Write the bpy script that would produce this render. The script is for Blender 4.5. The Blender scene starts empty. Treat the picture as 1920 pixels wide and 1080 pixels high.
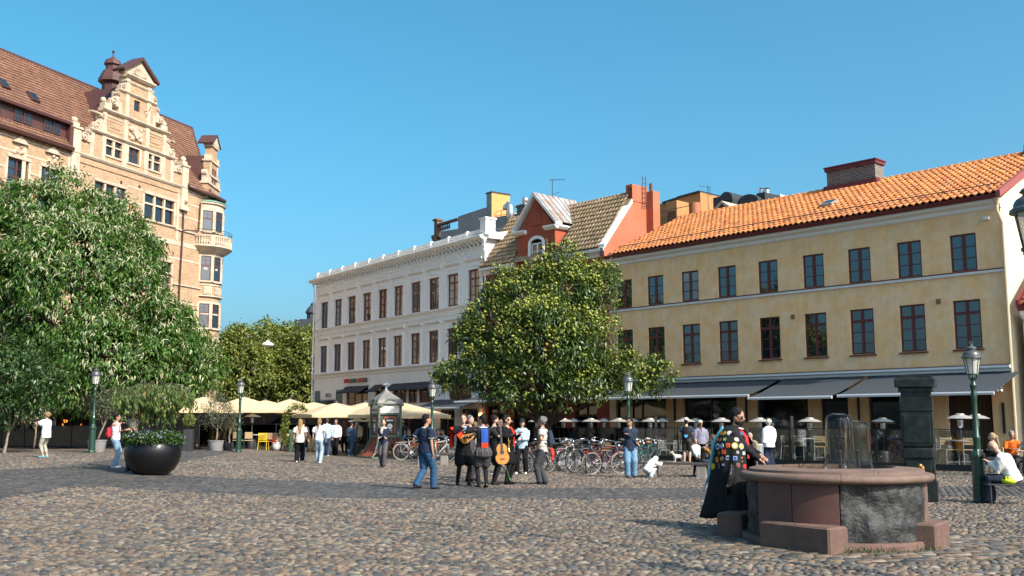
import bpy, bmesh, math, random
import numpy as np
from mathutils import Vector, Matrix, Quaternion, noise as mnoise
random.seed(7); RNG = np.random.default_rng(7)
scene = bpy.context.scene
COL = scene.collection
R = math.radians

# ------------------------------------------------------------------ camera
FPX = 1900.0; CAM_H = 1.65; PITCH = math.atan(250 / FPX)
cam_d = bpy.data.cameras.new('camera'); cam = bpy.data.objects.new('camera', cam_d); COL.objects.link(cam)
cam.location = (0, 0, CAM_H); cam.rotation_euler = (math.pi / 2 + PITCH, 0, 0)
cam_d.sensor_width = 36.0; cam_d.lens = 36.0 * FPX / 1920; cam_d.clip_end = 3000; cam_d.clip_start = 0.05
scene.camera = cam
# ------------------------------------------------------------------ sky + sun
SUN_AZ = (0.70, -0.714)          # horizontal direction towards the sun
SUN_EL = R(40)
world = bpy.data.worlds.new('World'); scene.world = world; world.use_nodes = True
wn = world.node_tree.nodes; wl = world.node_tree.links
bg = wn['Background']
sky = wn.new('ShaderNodeTexSky'); sky.sky_type = 'NISHITA'; sky.sun_disc = False
sky.sun_elevation = SUN_EL; sky.sun_rotation = math.atan2(SUN_AZ[0], SUN_AZ[1])
sky.air_density = 0.85; sky.dust_density = 4.3; sky.ozone_density = 6.0; sky.altitude = 0
grade = wn.new('ShaderNodeHueSaturation'); grade.inputs['Hue'].default_value = .468; grade.inputs['Saturation'].default_value = 1.2
wl.new(sky.outputs[0], grade.inputs['Color']); wl.new(grade.outputs[0], bg.inputs[0]); bg.inputs[1].default_value = 0.134
sun_d = bpy.data.lights.new('sun', 'SUN'); sun = bpy.data.objects.new('sun', sun_d); COL.objects.link(sun)
sun_d.energy = 3.75; sun_d.angle = R(0.55); sun_d.color = (1.0, 0.91, 0.78)
sdir = Vector((SUN_AZ[0] * math.cos(SUN_EL), SUN_AZ[1] * math.cos(SUN_EL), math.sin(SUN_EL))).normalized()
sun.rotation_euler = sdir.to_track_quat('Z', 'Y').to_euler(); sun.location = (20, -20, 40)
vs = scene.view_settings; vs.view_transform = 'Standard'; vs.look = 'None'; vs.gamma = 1.0; vs.exposure = 0.88
vs.use_curve_mapping = False
scene.cycles.max_bounces = 6; scene.cycles.transparent_max_bounces = 8; scene.cycles.caustics_reflective = False
scene.cycles.caustics_refractive = False; scene.cycles.use_denoising = True

# ------------------------------------------------------------------ ground height and pixel helpers
def sstep(a, b, v):
    t = min(1.0, max(0.0, (v - a) / (b - a))); return t * t * (3 - 2 * t)
def gh(x, y):
    return 0.27 * sstep(7, 15, -x)
def ghv(x):
    t = np.clip((-x - 7) / 8, 0, 1); return 0.27 * t * t * (3 - 2 * t)
def gp(px, py):
    """point of the ground seen at a photo pixel"""
    x = (px - 960) / FPX; y = (540 - py) / FPX; c, s = math.cos(PITCH), math.sin(PITCH)
    d = (x, c - y * s, s + y * c); z = 0.0
    for _ in range(6):
        t = (z - CAM_H) / d[2]; z = gh(d[0] * t, d[1] * t)
    return Vector((d[0] * t, d[1] * t, z))
def xat(px, Y):
    return (px - 960) / FPX * Y * 1.0
def zat(py, Y):
    """height seen at image row py at depth Y"""
    y = (540 - py) / FPX; c, s = math.cos(PITCH), math.sin(PITCH)
    return CAM_H + Y * (s + y * c) / (c - y * s)
def pt(px, py, Y):
    x = (px - 960) / FPX; y = (540 - py) / FPX; c, s = math.cos(PITCH), math.sin(PITCH)
    k = Y / (c - y * s)
    return Vector((x * k, Y, CAM_H + (s + y * c) * k))

# ------------------------------------------------------------------ materials
MATS = {}
def _n(nt, t, **kw):
    n = nt.nodes.new(t)
    for k, v in kw.items(): setattr(n, k, v)
    return n
def mat(name, col, rough=0.75, var=0.12, scale=3.0, bump=0.0, bscale=30.0, metal=0.0, spec=0.5, col2=None, mix_scale=None,
        rnd=0.0, attr=None, ior=1.5, trans=0.0, coat=0.0, detail=6):
    """Principled material: colour with noise variation, optional second blotchy colour, optional bump, per-object variation."""
    if name in MATS: return MATS[name]
    m = bpy.data.materials.new(name); m.use_nodes = True; nt = m.node_tree; L = nt.links
    b = nt.nodes['Principled BSDF']; out = nt.nodes['Material Output']
    tc = _n(nt, 'ShaderNodeTexCoord'); co = tc.outputs['Object']
    def mixrgb(bt, f, a, c):
        x = _n(nt, 'ShaderNodeMix', data_type='RGBA', blend_type=bt)
        for s, v in ((0, f), (6, a), (7, c)):
            if hasattr(v, 'links'): L.new(v, x.inputs[s])
            else: x.inputs[s].default_value = v if s == 0 else (*v, 1)
        return x.outputs[2]
    c = col
    if attr:
        a = _n(nt, 'ShaderNodeAttribute', attribute_name=attr); c = a.outputs['Color']
    if col2:
        n2 = _n(nt, 'ShaderNodeTexNoise'); n2.inputs['Scale'].default_value = mix_scale or scale * .5; n2.inputs['Detail'].default_value = 7
        n2.inputs['Roughness'].default_value = .62
        L.new(co, n2.inputs['Vector'])
        rp = _n(nt, 'ShaderNodeMapRange'); rp.inputs[1].default_value = .42; rp.inputs[2].default_value = .62
        L.new(n2.outputs['Fac'], rp.inputs[0]); c = mixrgb('MIX', rp.outputs[0], c, col2)
    if var > 0:
        n1 = _n(nt, 'ShaderNodeTexNoise'); n1.inputs['Scale'].default_value = scale; n1.inputs['Detail'].default_value = detail
        n1.inputs['Roughness'].default_value = .65
        L.new(co, n1.inputs['Vector'])
        mr = _n(nt, 'ShaderNodeMapRange'); mr.inputs[1].default_value = .25; mr.inputs[2].default_value = .75
        mr.inputs[3].default_value = 1 - var; mr.inputs[4].default_value = 1 + var
        L.new(n1.outputs['Fac'], mr.inputs[0])
        g = _n(nt, 'ShaderNodeCombineColor')
        for i in range(3): L.new(mr.outputs[0], g.inputs[i])
        c = mixrgb('MULTIPLY', 1.0, c, g.outputs[0])
    if rnd > 0:
        oi = _n(nt, 'ShaderNodeObjectInfo'); mr = _n(nt, 'ShaderNodeMapRange')
        mr.inputs[3].default_value = 1 - rnd; mr.inputs[4].default_value = 1 + rnd
        L.new(oi.outputs['Random'], mr.inputs[0]); g = _n(nt, 'ShaderNodeCombineColor')
        for i in range(3): L.new(mr.outputs[0], g.inputs[i])
        c = mixrgb('MULTIPLY', 1.0, c, g.outputs[0])
    if hasattr(c, 'links'): L.new(c, b.inputs['Base Color'])
    else: b.inputs['Base Color'].default_value = (*c, 1)
    b.inputs['Roughness'].default_value = rough; b.inputs['Metallic'].default_value = metal
    b.inputs['Specular IOR Level'].default_value = spec; b.inputs['IOR'].default_value = ior
    if coat: b.inputs['Coat Weight'].default_value = coat; b.inputs['Coat Roughness'].default_value = .1
    if trans: b.inputs['Transmission Weight'].default_value = trans
    if bump > 0:
        nb = _n(nt, 'ShaderNodeTexNoise'); nb.inputs['Scale'].default_value = bscale; nb.inputs['Detail'].default_value = 5
        L.new(co, nb.inputs['Vector']); bp = _n(nt, 'ShaderNodeBump'); bp.inputs['Strength'].default_value = bump
        bp.inputs['Distance'].default_value = .02; L.new(nb.outputs['Fac'], bp.inputs['Height']); L.new(bp.outputs[0], b.inputs['Normal'])
    MATS[name] = m
    return m
def brick_mat(name, c1, c2, mortar, bw, bh, ms=.012, bump=.4, rough=.85, offs=.5, axes='xz'):
    m = bpy.data.materials.new(name); m.use_nodes = True; nt = m.node_tree; L = nt.links
    b = nt.nodes['Principled BSDF']; tc = _n(nt, 'ShaderNodeTexCoord'); sp = _n(nt, 'ShaderNodeSeparateXYZ'); cb = _n(nt, 'ShaderNodeCombineXYZ')
    L.new(tc.outputs['Object'], sp.inputs[0])
    if axes == 'xz':
        ad = _n(nt, 'ShaderNodeMath', operation='ADD'); L.new(sp.outputs[0], ad.inputs[0]); L.new(sp.outputs[1], ad.inputs[1])
        L.new(ad.outputs[0], cb.inputs[0]); L.new(sp.outputs[2], cb.inputs[1])
    br = _n(nt, 'ShaderNodeTexBrick'); br.offset = offs
    L.new(cb.outputs[0], br.inputs['Vector']); br.inputs['Color1'].default_value = (*c1, 1); br.inputs['Color2'].default_value = (*c2, 1)
    br.inputs['Mortar'].default_value = (*mortar, 1); br.inputs['Scale'].default_value = 1; br.inputs['Mortar Size'].default_value = ms
    br.inputs['Brick Width'].default_value = bw; br.inputs['Row Height'].default_value = bh; br.inputs['Bias'].default_value = -.35
    nz = _n(nt, 'ShaderNodeTexNoise'); nz.inputs['Scale'].default_value = .9; nz.inputs['Detail'].default_value = 8; nz.inputs['Roughness'].default_value = .7
    L.new(tc.outputs['Object'], nz.inputs['Vector']); mr = _n(nt, 'ShaderNodeMapRange'); mr.inputs[1].default_value = .3; mr.inputs[2].default_value = .7
    mr.inputs[3].default_value = .78; mr.inputs[4].default_value = 1.15; L.new(nz.outputs['Fac'], mr.inputs[0])
    g = _n(nt, 'ShaderNodeCombineColor')
    for i in range(3): L.new(mr.outputs[0], g.inputs[i])
    x = _n(nt, 'ShaderNodeMix', data_type='RGBA', blend_type='MULTIPLY'); x.inputs[0].default_value = 1
    L.new(br.outputs['Color'], x.inputs[6]); L.new(g.outputs[0], x.inputs[7]); L.new(x.outputs[2], b.inputs['Base Color'])
    b.inputs['Roughness'].default_value = rough
    bp = _n(nt, 'ShaderNodeBump'); bp.invert = True; bp.inputs['Strength'].default_value = bump; bp.inputs['Distance'].default_value = .01
    L.new(br.outputs['Fac'], bp.inputs['Height']); L.new(bp.outputs[0], b.inputs['Normal'])
    MATS[name] = m
    return m
def glass_mat(name, col=(.012, .016, .02), rough=.03, ior=1.75, rnd=.6):
    """window pane seen from outside: dark room behind, mirror-like sky in front"""
    m = mat(name, col, rough=rough, var=.0, rnd=rnd, ior=ior, spec=.5)
    nt = m.node_tree; b = nt.nodes['Principled BSDF']; tc = _n(nt, 'ShaderNodeTexCoord')
    nb = _n(nt, 'ShaderNodeTexNoise'); nb.inputs['Scale'].default_value = 1.3; nb.inputs['Detail'].default_value = 1
    nt.links.new(tc.outputs['Object'], nb.inputs['Vector']); bp = _n(nt, 'ShaderNodeBump'); bp.inputs['Strength'].default_value = .08; bp.inputs['Distance'].default_value = .05
    nt.links.new(nb.outputs['Fac'], bp.inputs['Height']); nt.links.new(bp.outputs[0], b.inputs['Normal'])
    return m
def clear_glass(name, tint=(.9, .95, .95), fac=.12):
    m = bpy.data.materials.new(name); m.use_nodes = True; nt = m.node_tree; L = nt.links
    nt.nodes.remove(nt.nodes['Principled BSDF']); out = nt.nodes['Material Output']
    tr = _n(nt, 'ShaderNodeBsdfTransparent'); tr.inputs[0].default_value = (*tint, 1)
    gl = _n(nt, 'ShaderNodeBsdfGlossy'); gl.inputs['Roughness'].default_value = .03
    fr = _n(nt, 'ShaderNodeFresnel'); fr.inputs[0].default_value = 1.5
    ad = _n(nt, 'ShaderNodeMath', operation='ADD'); ad.inputs[1].default_value = fac; ad.use_clamp = True; L.new(fr.outputs[0], ad.inputs[0])
    mx = _n(nt, 'ShaderNodeMixShader'); L.new(ad.outputs[0], mx.inputs[0]); L.new(tr.outputs[0], mx.inputs[1]); L.new(gl.outputs[0], mx.inputs[2])
    L.new(mx.outputs[0], out.inputs[0]); MATS[name] = m
    return m
def emit_mat(name, col, st):
    m = bpy.data.materials.new(name); m.use_nodes = True; b = m.node_tree.nodes['Principled BSDF']
    b.inputs['Base Color'].default_value = (*col, 1); b.inputs['Emission Color'].default_value = (*col, 1); b.inputs['Emission Strength'].default_value = st
    MATS[name] = m
    return m
def leaf_mat(name, cols, rough=.42, trans=.3, spec=.5):
    """cols: list of (pos, rgb) along a ramp driven by the per-leaf attribute rnd"""
    m = bpy.data.materials.new(name); m.use_nodes = True; nt = m.node_tree; L = nt.links
    b = nt.nodes['Principled BSDF']; out = nt.nodes['Material Output']
    a = _n(nt, 'ShaderNodeAttribute', attribute_name='rnd'); cr = _n(nt, 'ShaderNodeValToRGB'); L.new(a.outputs['Fac'], cr.inputs[0])
    el = cr.color_ramp.elements
    while len(el) > 1: el.remove(el[-1])
    el[0].position = cols[0][0]; el[0].color = (*cols[0][1], 1)
    for p, c in cols[1:]:
        e = el.new(p); e.color = (*c, 1)
    L.new(cr.outputs[0], b.inputs['Base Color']); b.inputs['Roughness'].default_value = rough; b.inputs['Specular IOR Level'].default_value = spec
    t = _n(nt, 'ShaderNodeBsdfTranslucent'); mu = _n(nt, 'ShaderNodeMix', data_type='RGBA', blend_type='MULTIPLY'); mu.inputs[0].default_value = 1
    mu.inputs[7].default_value = (1.3, 1.35, .55, 1); L.new(cr.outputs[0], mu.inputs[6]); L.new(mu.outputs[2], t.inputs[0])
    mx = _n(nt, 'ShaderNodeMixShader'); mx.inputs[0].default_value = trans; L.new(b.outputs[0], mx.inputs[1]); L.new(t.outputs[0], mx.inputs[2])
    L.new(mx.outputs[0], out.inputs[0]); MATS[name] = m
    return m

# ------------------------------------------------------------------ mesh builder
class MB:
    def __init__(s): s.v = []; s.f = []; s.mi = []; s.cur = 0
    def face(s, idx): s.f.append(tuple(idx)); s.mi.append(s.cur); return s
    def pts(s, P):
        b = len(s.v); s.v.extend([tuple(p) for p in P]); return list(range(b, b + len(P)))
    def poly(s, P): return s.face(s.pts(P))
    def box(s, x0, x1, y0, y1, z0, z1, M=None):
        P = [(x0, y0, z0), (x1, y0, z0), (x1, y1, z0), (x0, y1, z0), (x0, y0, z1), (x1, y0, z1), (x1, y1, z1), (x0, y1, z1)]
        if M is not None: P = [M @ Vector(p) for p in P]
        i = s.pts(P)
        for q in ((3, 2, 1, 0), (4, 5, 6, 7), (0, 1, 5, 4), (1, 2, 6, 5), (2, 3, 7, 6), (3, 0, 4, 7)): s.face([i[k] for k in q])
        return s
    def bbox(s, x0, x1, y0, y1, z0, z1, c=.01, M=None):
        """box with chamfered vertical and top edges"""
        P = []
        for z, k in ((z0, 0), (z1 - c, 0), (z1, c)):
            a0, a1, b0, b1 = x0 + k, x1 - k, y0 + k, y1 - k
            P += [(a0 + c, b0, z), (a1 - c, b0, z), (a1, b0 + c, z), (a1, b1 - c, z), (a1 - c, b1, z), (a0 + c, b1, z), (a0, b1 - c, z), (a0, b0 + c, z)]
        if M is not None: P = [M @ Vector(p) for p in P]
        i = s.pts(P); s.face([i[k] for k in range(7, -1, -1)]); s.face([i[16 + k] for k in range(8)])
        for l in (0, 8):
            for k in range(8): s.face((i[l + k], i[l + (k + 1) % 8], i[l + 8 + (k + 1) % 8], i[l + 8 + k]))
        return s
    def prism(s, prof, a0, a1, axis='x', M=None):
        """closed profile (p,q) extruded along an axis: x -> (a,p,q); y -> (p,a,q); z -> (p,q,a)"""
        mk = {'x': lambda a, p, q: (a, p, q), 'y': lambda a, p, q: (p, a, q), 'z': lambda a, p, q: (p, q, a)}[axis]
        A = [mk(a0, p, q) for p, q in prof]; B = [mk(a1, p, q) for p, q in prof]
        if M is not None: A = [M @ Vector(p) for p in A]; B = [M @ Vector(p) for p in B]
        i = s.pts(A); j = s.pts(B); n = len(prof)
        s.face(i[::-1]); s.face(j)
        for k in range(n): s.face((i[k], i[(k + 1) % n], j[(k + 1) % n], j[k]))
        return s
    def lathe(s, prof, n=16, c=(0, 0, 0), M=None, cap=True, a0=0.0, a1=2 * math.pi, sq=None):
        """profile of (radius, z), turned about z"""
        full = abs(a1 - a0 - 2 * math.pi) < 1e-6; cols = n if full else n + 1; rings = []
        for r, z in prof:
            P = []
            for k in range(cols):
                a = a0 + (a1 - a0) * k / n
                p = Vector((c[0] + r * math.cos(a), c[1] + r * math.sin(a), c[2] + z))
                P.append(M @ p if M is not None else p)
            rings.append(s.pts(P))
        for a, b in zip(rings, rings[1:]):
            for k in range(n): s.face((a[k], a[(k + 1) % cols], b[(k + 1) % cols], b[k]))
        if cap and full:
            if prof[0][0] > 1e-4: s.face(rings[0][::-1])
            if prof[-1][0] > 1e-4: s.face(rings[-1])
        return s
    def tube(s, path, rad, n=8, cap=True, flat=1.0, up=None):
        """round tube along a path; rad one value or per point (or (a,b) pairs)"""
        P = [Vector(p) for p in path]; m = len(P)
        if not isinstance(rad, (list, tuple)): rad = [rad] * m
        rings = []; ref = None
        for i in range(m):
            d = (P[min(i + 1, m - 1)] - P[max(i - 1, 0)])
            d = d.normalized() if d.length > 1e-9 else Vector((0, 0, 1))
            if ref is None:
                ref = Vector(up) if up is not None else (Vector((0, 0, 1)) if abs(d.z) < .9 else Vector((1, 0, 0)))
            a = ref - d * ref.dot(d)
            if a.length < 1e-5: a = Vector((1, 0, 0)) - d * d.x
            a.normalize(); b = d.cross(a); ref = a
            r = rad[i]; ra, rb = r if isinstance(r, tuple) else (r, r * flat)
            rings.append(s.pts([P[i] + a * (ra * math.cos(2 * math.pi * k / n)) + b * (rb * math.sin(2 * math.pi * k / n)) for k in range(n)]))
        for a, b in zip(rings, rings[1:]):
            for k in range(n): s.face((a[k], a[(k + 1) % n], b[(k + 1) % n], b[k]))
        if cap: s.face(rings[0][::-1]); s.face(rings[-1])
        return s
    def bar(s, a, b, w, h=None, up=(0, 0, 1)):
        a = Vector(a); b = Vector(b); d = (b - a).normalized(); u = Vector(up)
        if abs(u.dot(d)) > .98: u = Vector((1, 0, 0))
        x = d.cross(u).normalized() * w / 2; y = x.cross(d).normalized() * (h or w) / 2
        i = s.pts([a - x - y, a + x - y, a + x + y, a - x + y, b - x - y, b + x - y, b + x + y, b - x + y])
        for q in ((3, 2, 1, 0), (4, 5, 6, 7), (0, 1, 5, 4), (1, 2, 6, 5), (2, 3, 7, 6), (3, 0, 4, 7)): s.face([i[k] for k in q])
        return s
    def ball(s, c, r, n=10, m=7, sc=(1, 1, 1), M=None):
        prof = [(math.sin(math.pi * k / m), -math.cos(math.pi * k / m)) for k in range(m + 1)]
        b = len(s.v); top = None
        rings = []
        for k, (q, z) in enumerate(prof):
            if k in (0, m): P = [Vector((0, 0, z))]
            else: P = [Vector((q * math.cos(2 * math.pi * a / n), q * math.sin(2 * math.pi * a / n), z)) for a in range(n)]
            P = [Vector((p.x * r * sc[0], p.y * r * sc[1], p.z * r * sc[2])) for p in P]
            if M is not None: P = [M @ p for p in P]
            rings.append(s.pts([Vector(c) + p for p in P]))
        for k in range(m):
            a, d = rings[k], rings[k + 1]
            for q in range(n):
                if k == 0: s.face((a[0], d[(q + 1) % n], d[q]))
                elif k == m - 1: s.face((a[q], a[(q + 1) % n], d[0]))
                else: s.face((a[q], a[(q + 1) % n], d[(q + 1) % n], d[q]))
        return s
    def mesh(s, name, mats, smooth=False):
        me = bpy.data.meshes.new(name); me.from_pydata(s.v, [], s.f)
        for m in (mats if isinstance(mats, (list, tuple)) else [mats]): me.materials.append(m)
        if any(s.mi): me.polygons.foreach_set('material_index', s.mi)
        if smooth == 'auto':
            me.shade_smooth() if hasattr(me, 'shade_smooth') else None
            me.set_sharp_from_angle(angle=R(38))
        elif smooth: me.shade_smooth()
        me.update()
        return me
    def build(s, name, mats, parent=None, smooth=False, loc=None, rz=None):
        return link(name, s.mesh(name, mats, smooth), parent, loc, rz)
def link(name, me, parent=None, loc=None, rz=None):
    o = bpy.data.objects.new(name, me); COL.objects.link(o)
    if parent is not None: o.parent = parent
    if loc is not None: o.location = loc
    if rz is not None: o.rotation_euler = (0, 0, rz)
    return o
def tag(o, label=None, cat=None, group=None, kind=None):
    if label: o['label'] = label
    if cat: o['category'] = cat
    if group: o['group'] = group
    if kind: o['kind'] = kind
    return o
def thing(name, loc=(0, 0, 0), rz=0.0, label=None, cat=None, group=None):
    o = bpy.data.objects.new(name, None); COL.objects.link(o); o.location = loc; o.rotation_euler = (0, 0, rz); o.empty_display_size = .2
    return tag(o, label, cat, group)
def kids(o): return KID.get(o.name, [])
def copy_tree(root, loc=None, rz=None, label=None, group=None, swap=None):
    """copy of a thing with its parts and sub-parts, sharing mesh data; swap = {material: material} set per object"""
    def cp(o, parent):
        c = o.copy(); COL.objects.link(c); c.parent = parent
        if swap and o.data is not None:
            for i, sl in enumerate(c.material_slots):
                if sl.material in swap:
                    nm = swap[sl.material]; sl.link = 'OBJECT'; sl.material = nm
        for ch in list(o.children): cp(ch, c)
        return c
    r = cp(root, None)
    if loc is not None: r.location = loc
    if rz is not None: r.rotation_euler = (0, 0, rz)
    if label: r['label'] = label
    if group: r['group'] = group
    return r
def np_mesh(name, V, Fq, mats, attr=None, smooth=True, midx=None):
    """fast mesh from numpy verts and an (n,k) face array; attr = {name: per-face float or rgb}"""
    me = bpy.data.meshes.new(name); V = np.asarray(V, np.float32); Fq = np.asarray(Fq, np.int32)
    n, k = Fq.shape
    me.vertices.add(len(V)); me.vertices.foreach_set('co', V.ravel())
    me.loops.add(n * k); me.loops.foreach_set('vertex_index', Fq.ravel())
    me.polygons.add(n); me.polygons.foreach_set('loop_start', np.arange(0, n * k, k, dtype=np.int32))
    try: me.polygons.foreach_set('loop_total', np.full(n, k, np.int32))
    except Exception: pass
    for m in (mats if isinstance(mats, (list, tuple)) else [mats]): me.materials.append(m)
    if midx is not None: me.polygons.foreach_set('material_index', np.asarray(midx, np.int32))
    if attr:
        for an, d in attr.items():
            d = np.asarray(d, np.float32)
            if d.ndim == 1:
                a = me.attributes.new(an, 'FLOAT', 'FACE'); a.data.foreach_set('value', d)
            else:
                a = me.attributes.new(an, 'FLOAT_COLOR', 'FACE'); a.data.foreach_set('color', np.concatenate([d, np.ones((len(d), 1), np.float32)], 1).ravel())
    me.update(calc_edges=True)
    if smooth: me.shade_smooth()
    return me
# ================================================================== facade helpers
class Fac:
    """vertical facade frame: local x along the facade, local y outward, z up"""
    def __init__(s, P, ang):
        a = R(ang); s.P = P; s.u = (math.sin(a), math.cos(a)); s.n = (-s.u[1], s.u[0]); s.rz = math.atan2(s.u[1], s.u[0])
    def pick(s, px, py, t=0.0):
        x = (px - 960) / FPX; y = (540 - py) / FPX; c, q = math.cos(PITCH), math.sin(PITCH); d = (x, c - y * q, q + y * c)
        ux, uy = s.u; Px, Py = s.P[0] + s.n[0] * t, s.P[1] + s.n[1] * t
        det = -ux * d[1] + uy * d[0]; S = (Px * d[1] - Py * d[0]) / det; k = (-ux * Py + uy * Px) / det
        return S, CAM_H + k * d[2]
    def world(s, a, t, z=0): return Vector((s.P[0] + s.u[0] * a + s.n[0] * t, s.P[1] + s.u[1] * a + s.n[1] * t, z))
    def root(s, name, label, cat): return thing(name, (s.P[0], s.P[1], 0), s.rz, label, cat)
YF = Fac((18.66, 38.0), -42.3); WF = Fac((-1.58, 60.3), -35.4); BF = Fac((-23.8, 82.0), 201.0)

def wall(mb, s0, s1, z0, z1, holes=(), t=0.0, depth=.14, rev=True):
    """facade sheet at y=t with rectangular openings (a0,a1,b0,b1) and their reveals"""
    xs = sorted({s0, s1, *[h[0] for h in holes], *[h[1] for h in holes]}); xs = [x for x in xs if s0 <= x <= s1]
    zs = sorted({z0, z1, *[h[2] for h in holes], *[h[3] for h in holes]}); zs = [z for z in zs if z0 <= z <= z1]
    for i in range(len(xs) - 1):
        for j in range(len(zs) - 1):
            cx, cz = (xs[i] + xs[i + 1]) / 2, (zs[j] + zs[j + 1]) / 2
            if any(h[0] < cx < h[1] and h[2] < cz < h[3] for h in holes): continue
            mb.poly([(xs[i + 1], t, zs[j]), (xs[i], t, zs[j]), (xs[i], t, zs[j + 1]), (xs[i + 1], t, zs[j + 1])])
    if rev:
        for a0, a1, b0, b1 in holes:
            d = t - depth
            mb.poly([(a0, t, b0), (a0, d, b0), (a0, d, b1), (a0, t, b1)]); mb.poly([(a1, t, b1), (a1, d, b1), (a1, d, b0), (a1, t, b0)])
            mb.poly([(a0, t, b1), (a0, d, b1), (a1, d, b1), (a1, t, b1)]); mb.poly([(a0, t, b0), (a1, t, b0), (a1, d, b0), (a0, d, b0)])
    return mb
_WC = {}
def window(parent, s0, s1, z0, z1, fm, gm, cols=2, rows=(.33, .66), transom=None, fw=.07, bar=.035, mid=.09, y=-.08, panes=True, sill=None, silm=None, name='window', midb=True):
    """casement window: frame with mullion, glazing bars; panes as sub-parts (or one glass sheet)"""
    w, h = round(s1 - s0, 3), round(z1 - z0, 3); key = (w, h, cols, tuple(rows), transom, fw, bar, mid, panes, fm.name, gm.name)
    if key not in _WC:
        mb = MB(); W2 = w / 2
        mb.box(-W2, -W2 + fw, -.03, .03, 0, h); mb.box(W2 - fw, W2, -.03, .03, 0, h)
        mb.box(-W2 + fw, W2 - fw, -.03, .03, 0, fw); mb.box(-W2 + fw, W2 - fw, -.03, .03, h - fw, h)
        xs = [-W2 + fw + (w - 2 * fw) * k / cols for k in range(cols + 1)]
        for x in xs[1:-1]: mb.box(x - mid / 2, x + mid / 2, -.026, .036, fw, h - fw)
        hz = sorted([(r * h, bar) for r in rows] + ([(transom * h, mid)] if transom else []))
        for c in range(cols):
            a, b = xs[c] + (mid / 2 if c else 0), xs[c + 1] - (mid / 2 if c < cols - 1 else 0)
            for z, k in hz: mb.box(a, b, -.022, .03 if k == mid else .02, z - k / 2, z + k / 2)
        zz = [fw] + [q for z, k in hz for q in (z - k / 2, z + k / 2)] + [h - fw]; cells = []
        for c in range(cols):
            a, b = xs[c] + (mid / 2 if c else 0), xs[c + 1] - (mid / 2 if c < cols - 1 else 0)
            for k in range(0, len(zz), 2): cells.append((a, b, zz[k], zz[k + 1]))
        fme = mb.mesh(name, fm); pm = []
        if panes:
            sz = {}
            for a, b, c, d in cells:
                kk = (round(b - a, 3), round(d - c, 3))
                if kk not in sz: sz[kk] = MB().box(-kk[0] / 2, kk[0] / 2, -.004, .004, -kk[1] / 2, kk[1] / 2).mesh('pane', gm)
                pm.append((sz[kk], ((a + b) / 2, -.002, (c + d) / 2)))
        else:
            pm.append((MB().box(-W2 + fw * .6, W2 - fw * .6, -.006, .002, fw * .6, h - fw * .6).mesh('glass', gm), (0, 0, 0)))
        _WC[key] = (fme, pm)
    fme, pm = _WC[key]
    o = link(name, fme, parent, ((s0 + s1) / 2, y, z0))
    for me, l in pm:
        p = link('pane' if panes else 'glass', me, o, l)
        if panes: p.rotation_euler = (random.gauss(0, .006), 0, random.gauss(0, .008))
        else: p.rotation_euler = (random.gauss(0, .004), 0, random.gauss(0, .012))
    if sill:
        sb = MB(); W2 = w / 2 + .07; sb.prism([(-.03, -.05), (.16, -.07), (.16, -.02), (-.03, .0)], -W2, W2, 'x'); sb.build('sill', silm, o)
    return o
def tile_template(tw, th, lift=.065, hump=.05):
    """one pantile: wave across, lower edge lifted, thick lip. x across, y up the slope, z out"""
    n = 7; V = []
    for row in range(3):
        for k in range(n):
            a = k / (n - 1); w = hump * (math.sin(2 * math.pi * (a - .08)) * .5 + .5) if a < .6 else hump * (math.sin(2 * math.pi * (a - .08)) * .35 + .5) * .9
            x = (a - .5) * tw * 1.04
            if row == 0: V.append((x, 0, w + lift - .04))
            elif row == 1: V.append((x, 0, w + lift))
            else: V.append((x, th * 1.08, w))
    F = [(r * n + k, r * n + k + 1, (r + 1) * n + k + 1, (r + 1) * n + k) for r in range(2) for k in range(n - 1)]
    return np.array(V), np.array(F)
def tile_roof(parent, o, u, v, L, H, tw, th, m, near=None, name='tiles', cols=None, skip=None, stagger=0.0, hump=.05, sink=.02):
    """tiled slope with corner o, along u (length L) and up v (length H). near=(n, local camera): those n tiles are objects, the rest one part"""
    u = np.array(Vector(u).normalized()); v = np.array(Vector(v).normalized()); nrm = np.cross(u, v)
    if nrm[2] < 0: nrm = -nrm
    nc = max(1, int(round(L / tw))); nr = max(1, int(round(H / th))); tw, th = L / nc, H / nr
    V, F = tile_template(tw, th, hump=hump); B = np.stack([u, v, nrm]); VB = V @ B; o = np.array(o)
    I, J = np.meshgrid(np.arange(nc), np.arange(nr), indexing='ij'); I = I.ravel(); J = J.ravel()
    pos = o + np.outer((I + .5) * tw, u) + np.outer(J * th, v) + RNG.normal(0, .004, (len(I), 3)) - nrm * sink
    if skip is not None:
        keep = np.array([not skip(i * tw + tw / 2, j * th + th / 2) for i, j in zip(I, J)]); pos = pos[keep]
    obj = []
    if near:
        d = np.linalg.norm(pos - np.array(near[1]), axis=1); order = np.argsort(d); sel = order[:near[0]]; rest = order[near[0]:]
        vs_ = []
        for q in range(4):
            jit = VB + np.outer(RNG.normal(0, .004, len(VB)), nrm)
            me = np_mesh('roof_tile', jit, F, m, {'rnd': np.full(len(F), (q + .5) / 4)}, True); vs_.append(me)
        for i in sel: obj.append(link('roof_tile', random.choice(vs_), parent, tuple(pos[i])))
        pos = pos[rest]
    n = len(pos)
    if n:
        VV = (VB[None] + pos[:, None]).reshape(-1, 3); FF = (F[None] + (np.arange(n) * len(VB))[:, None, None]).reshape(-1, 4)
        me = np_mesh(name, VV, FF, m, {'rnd': np.repeat(RNG.random(n), len(F))}, True); t = link(name, me, parent); t['kind'] = 'stuff'
    bk = MB(); c = [o, o + u * L, o + u * L + v * H, o + v * H]; c = [tuple(p - nrm * (sink + .015)) for p in c]
    return obj
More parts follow.
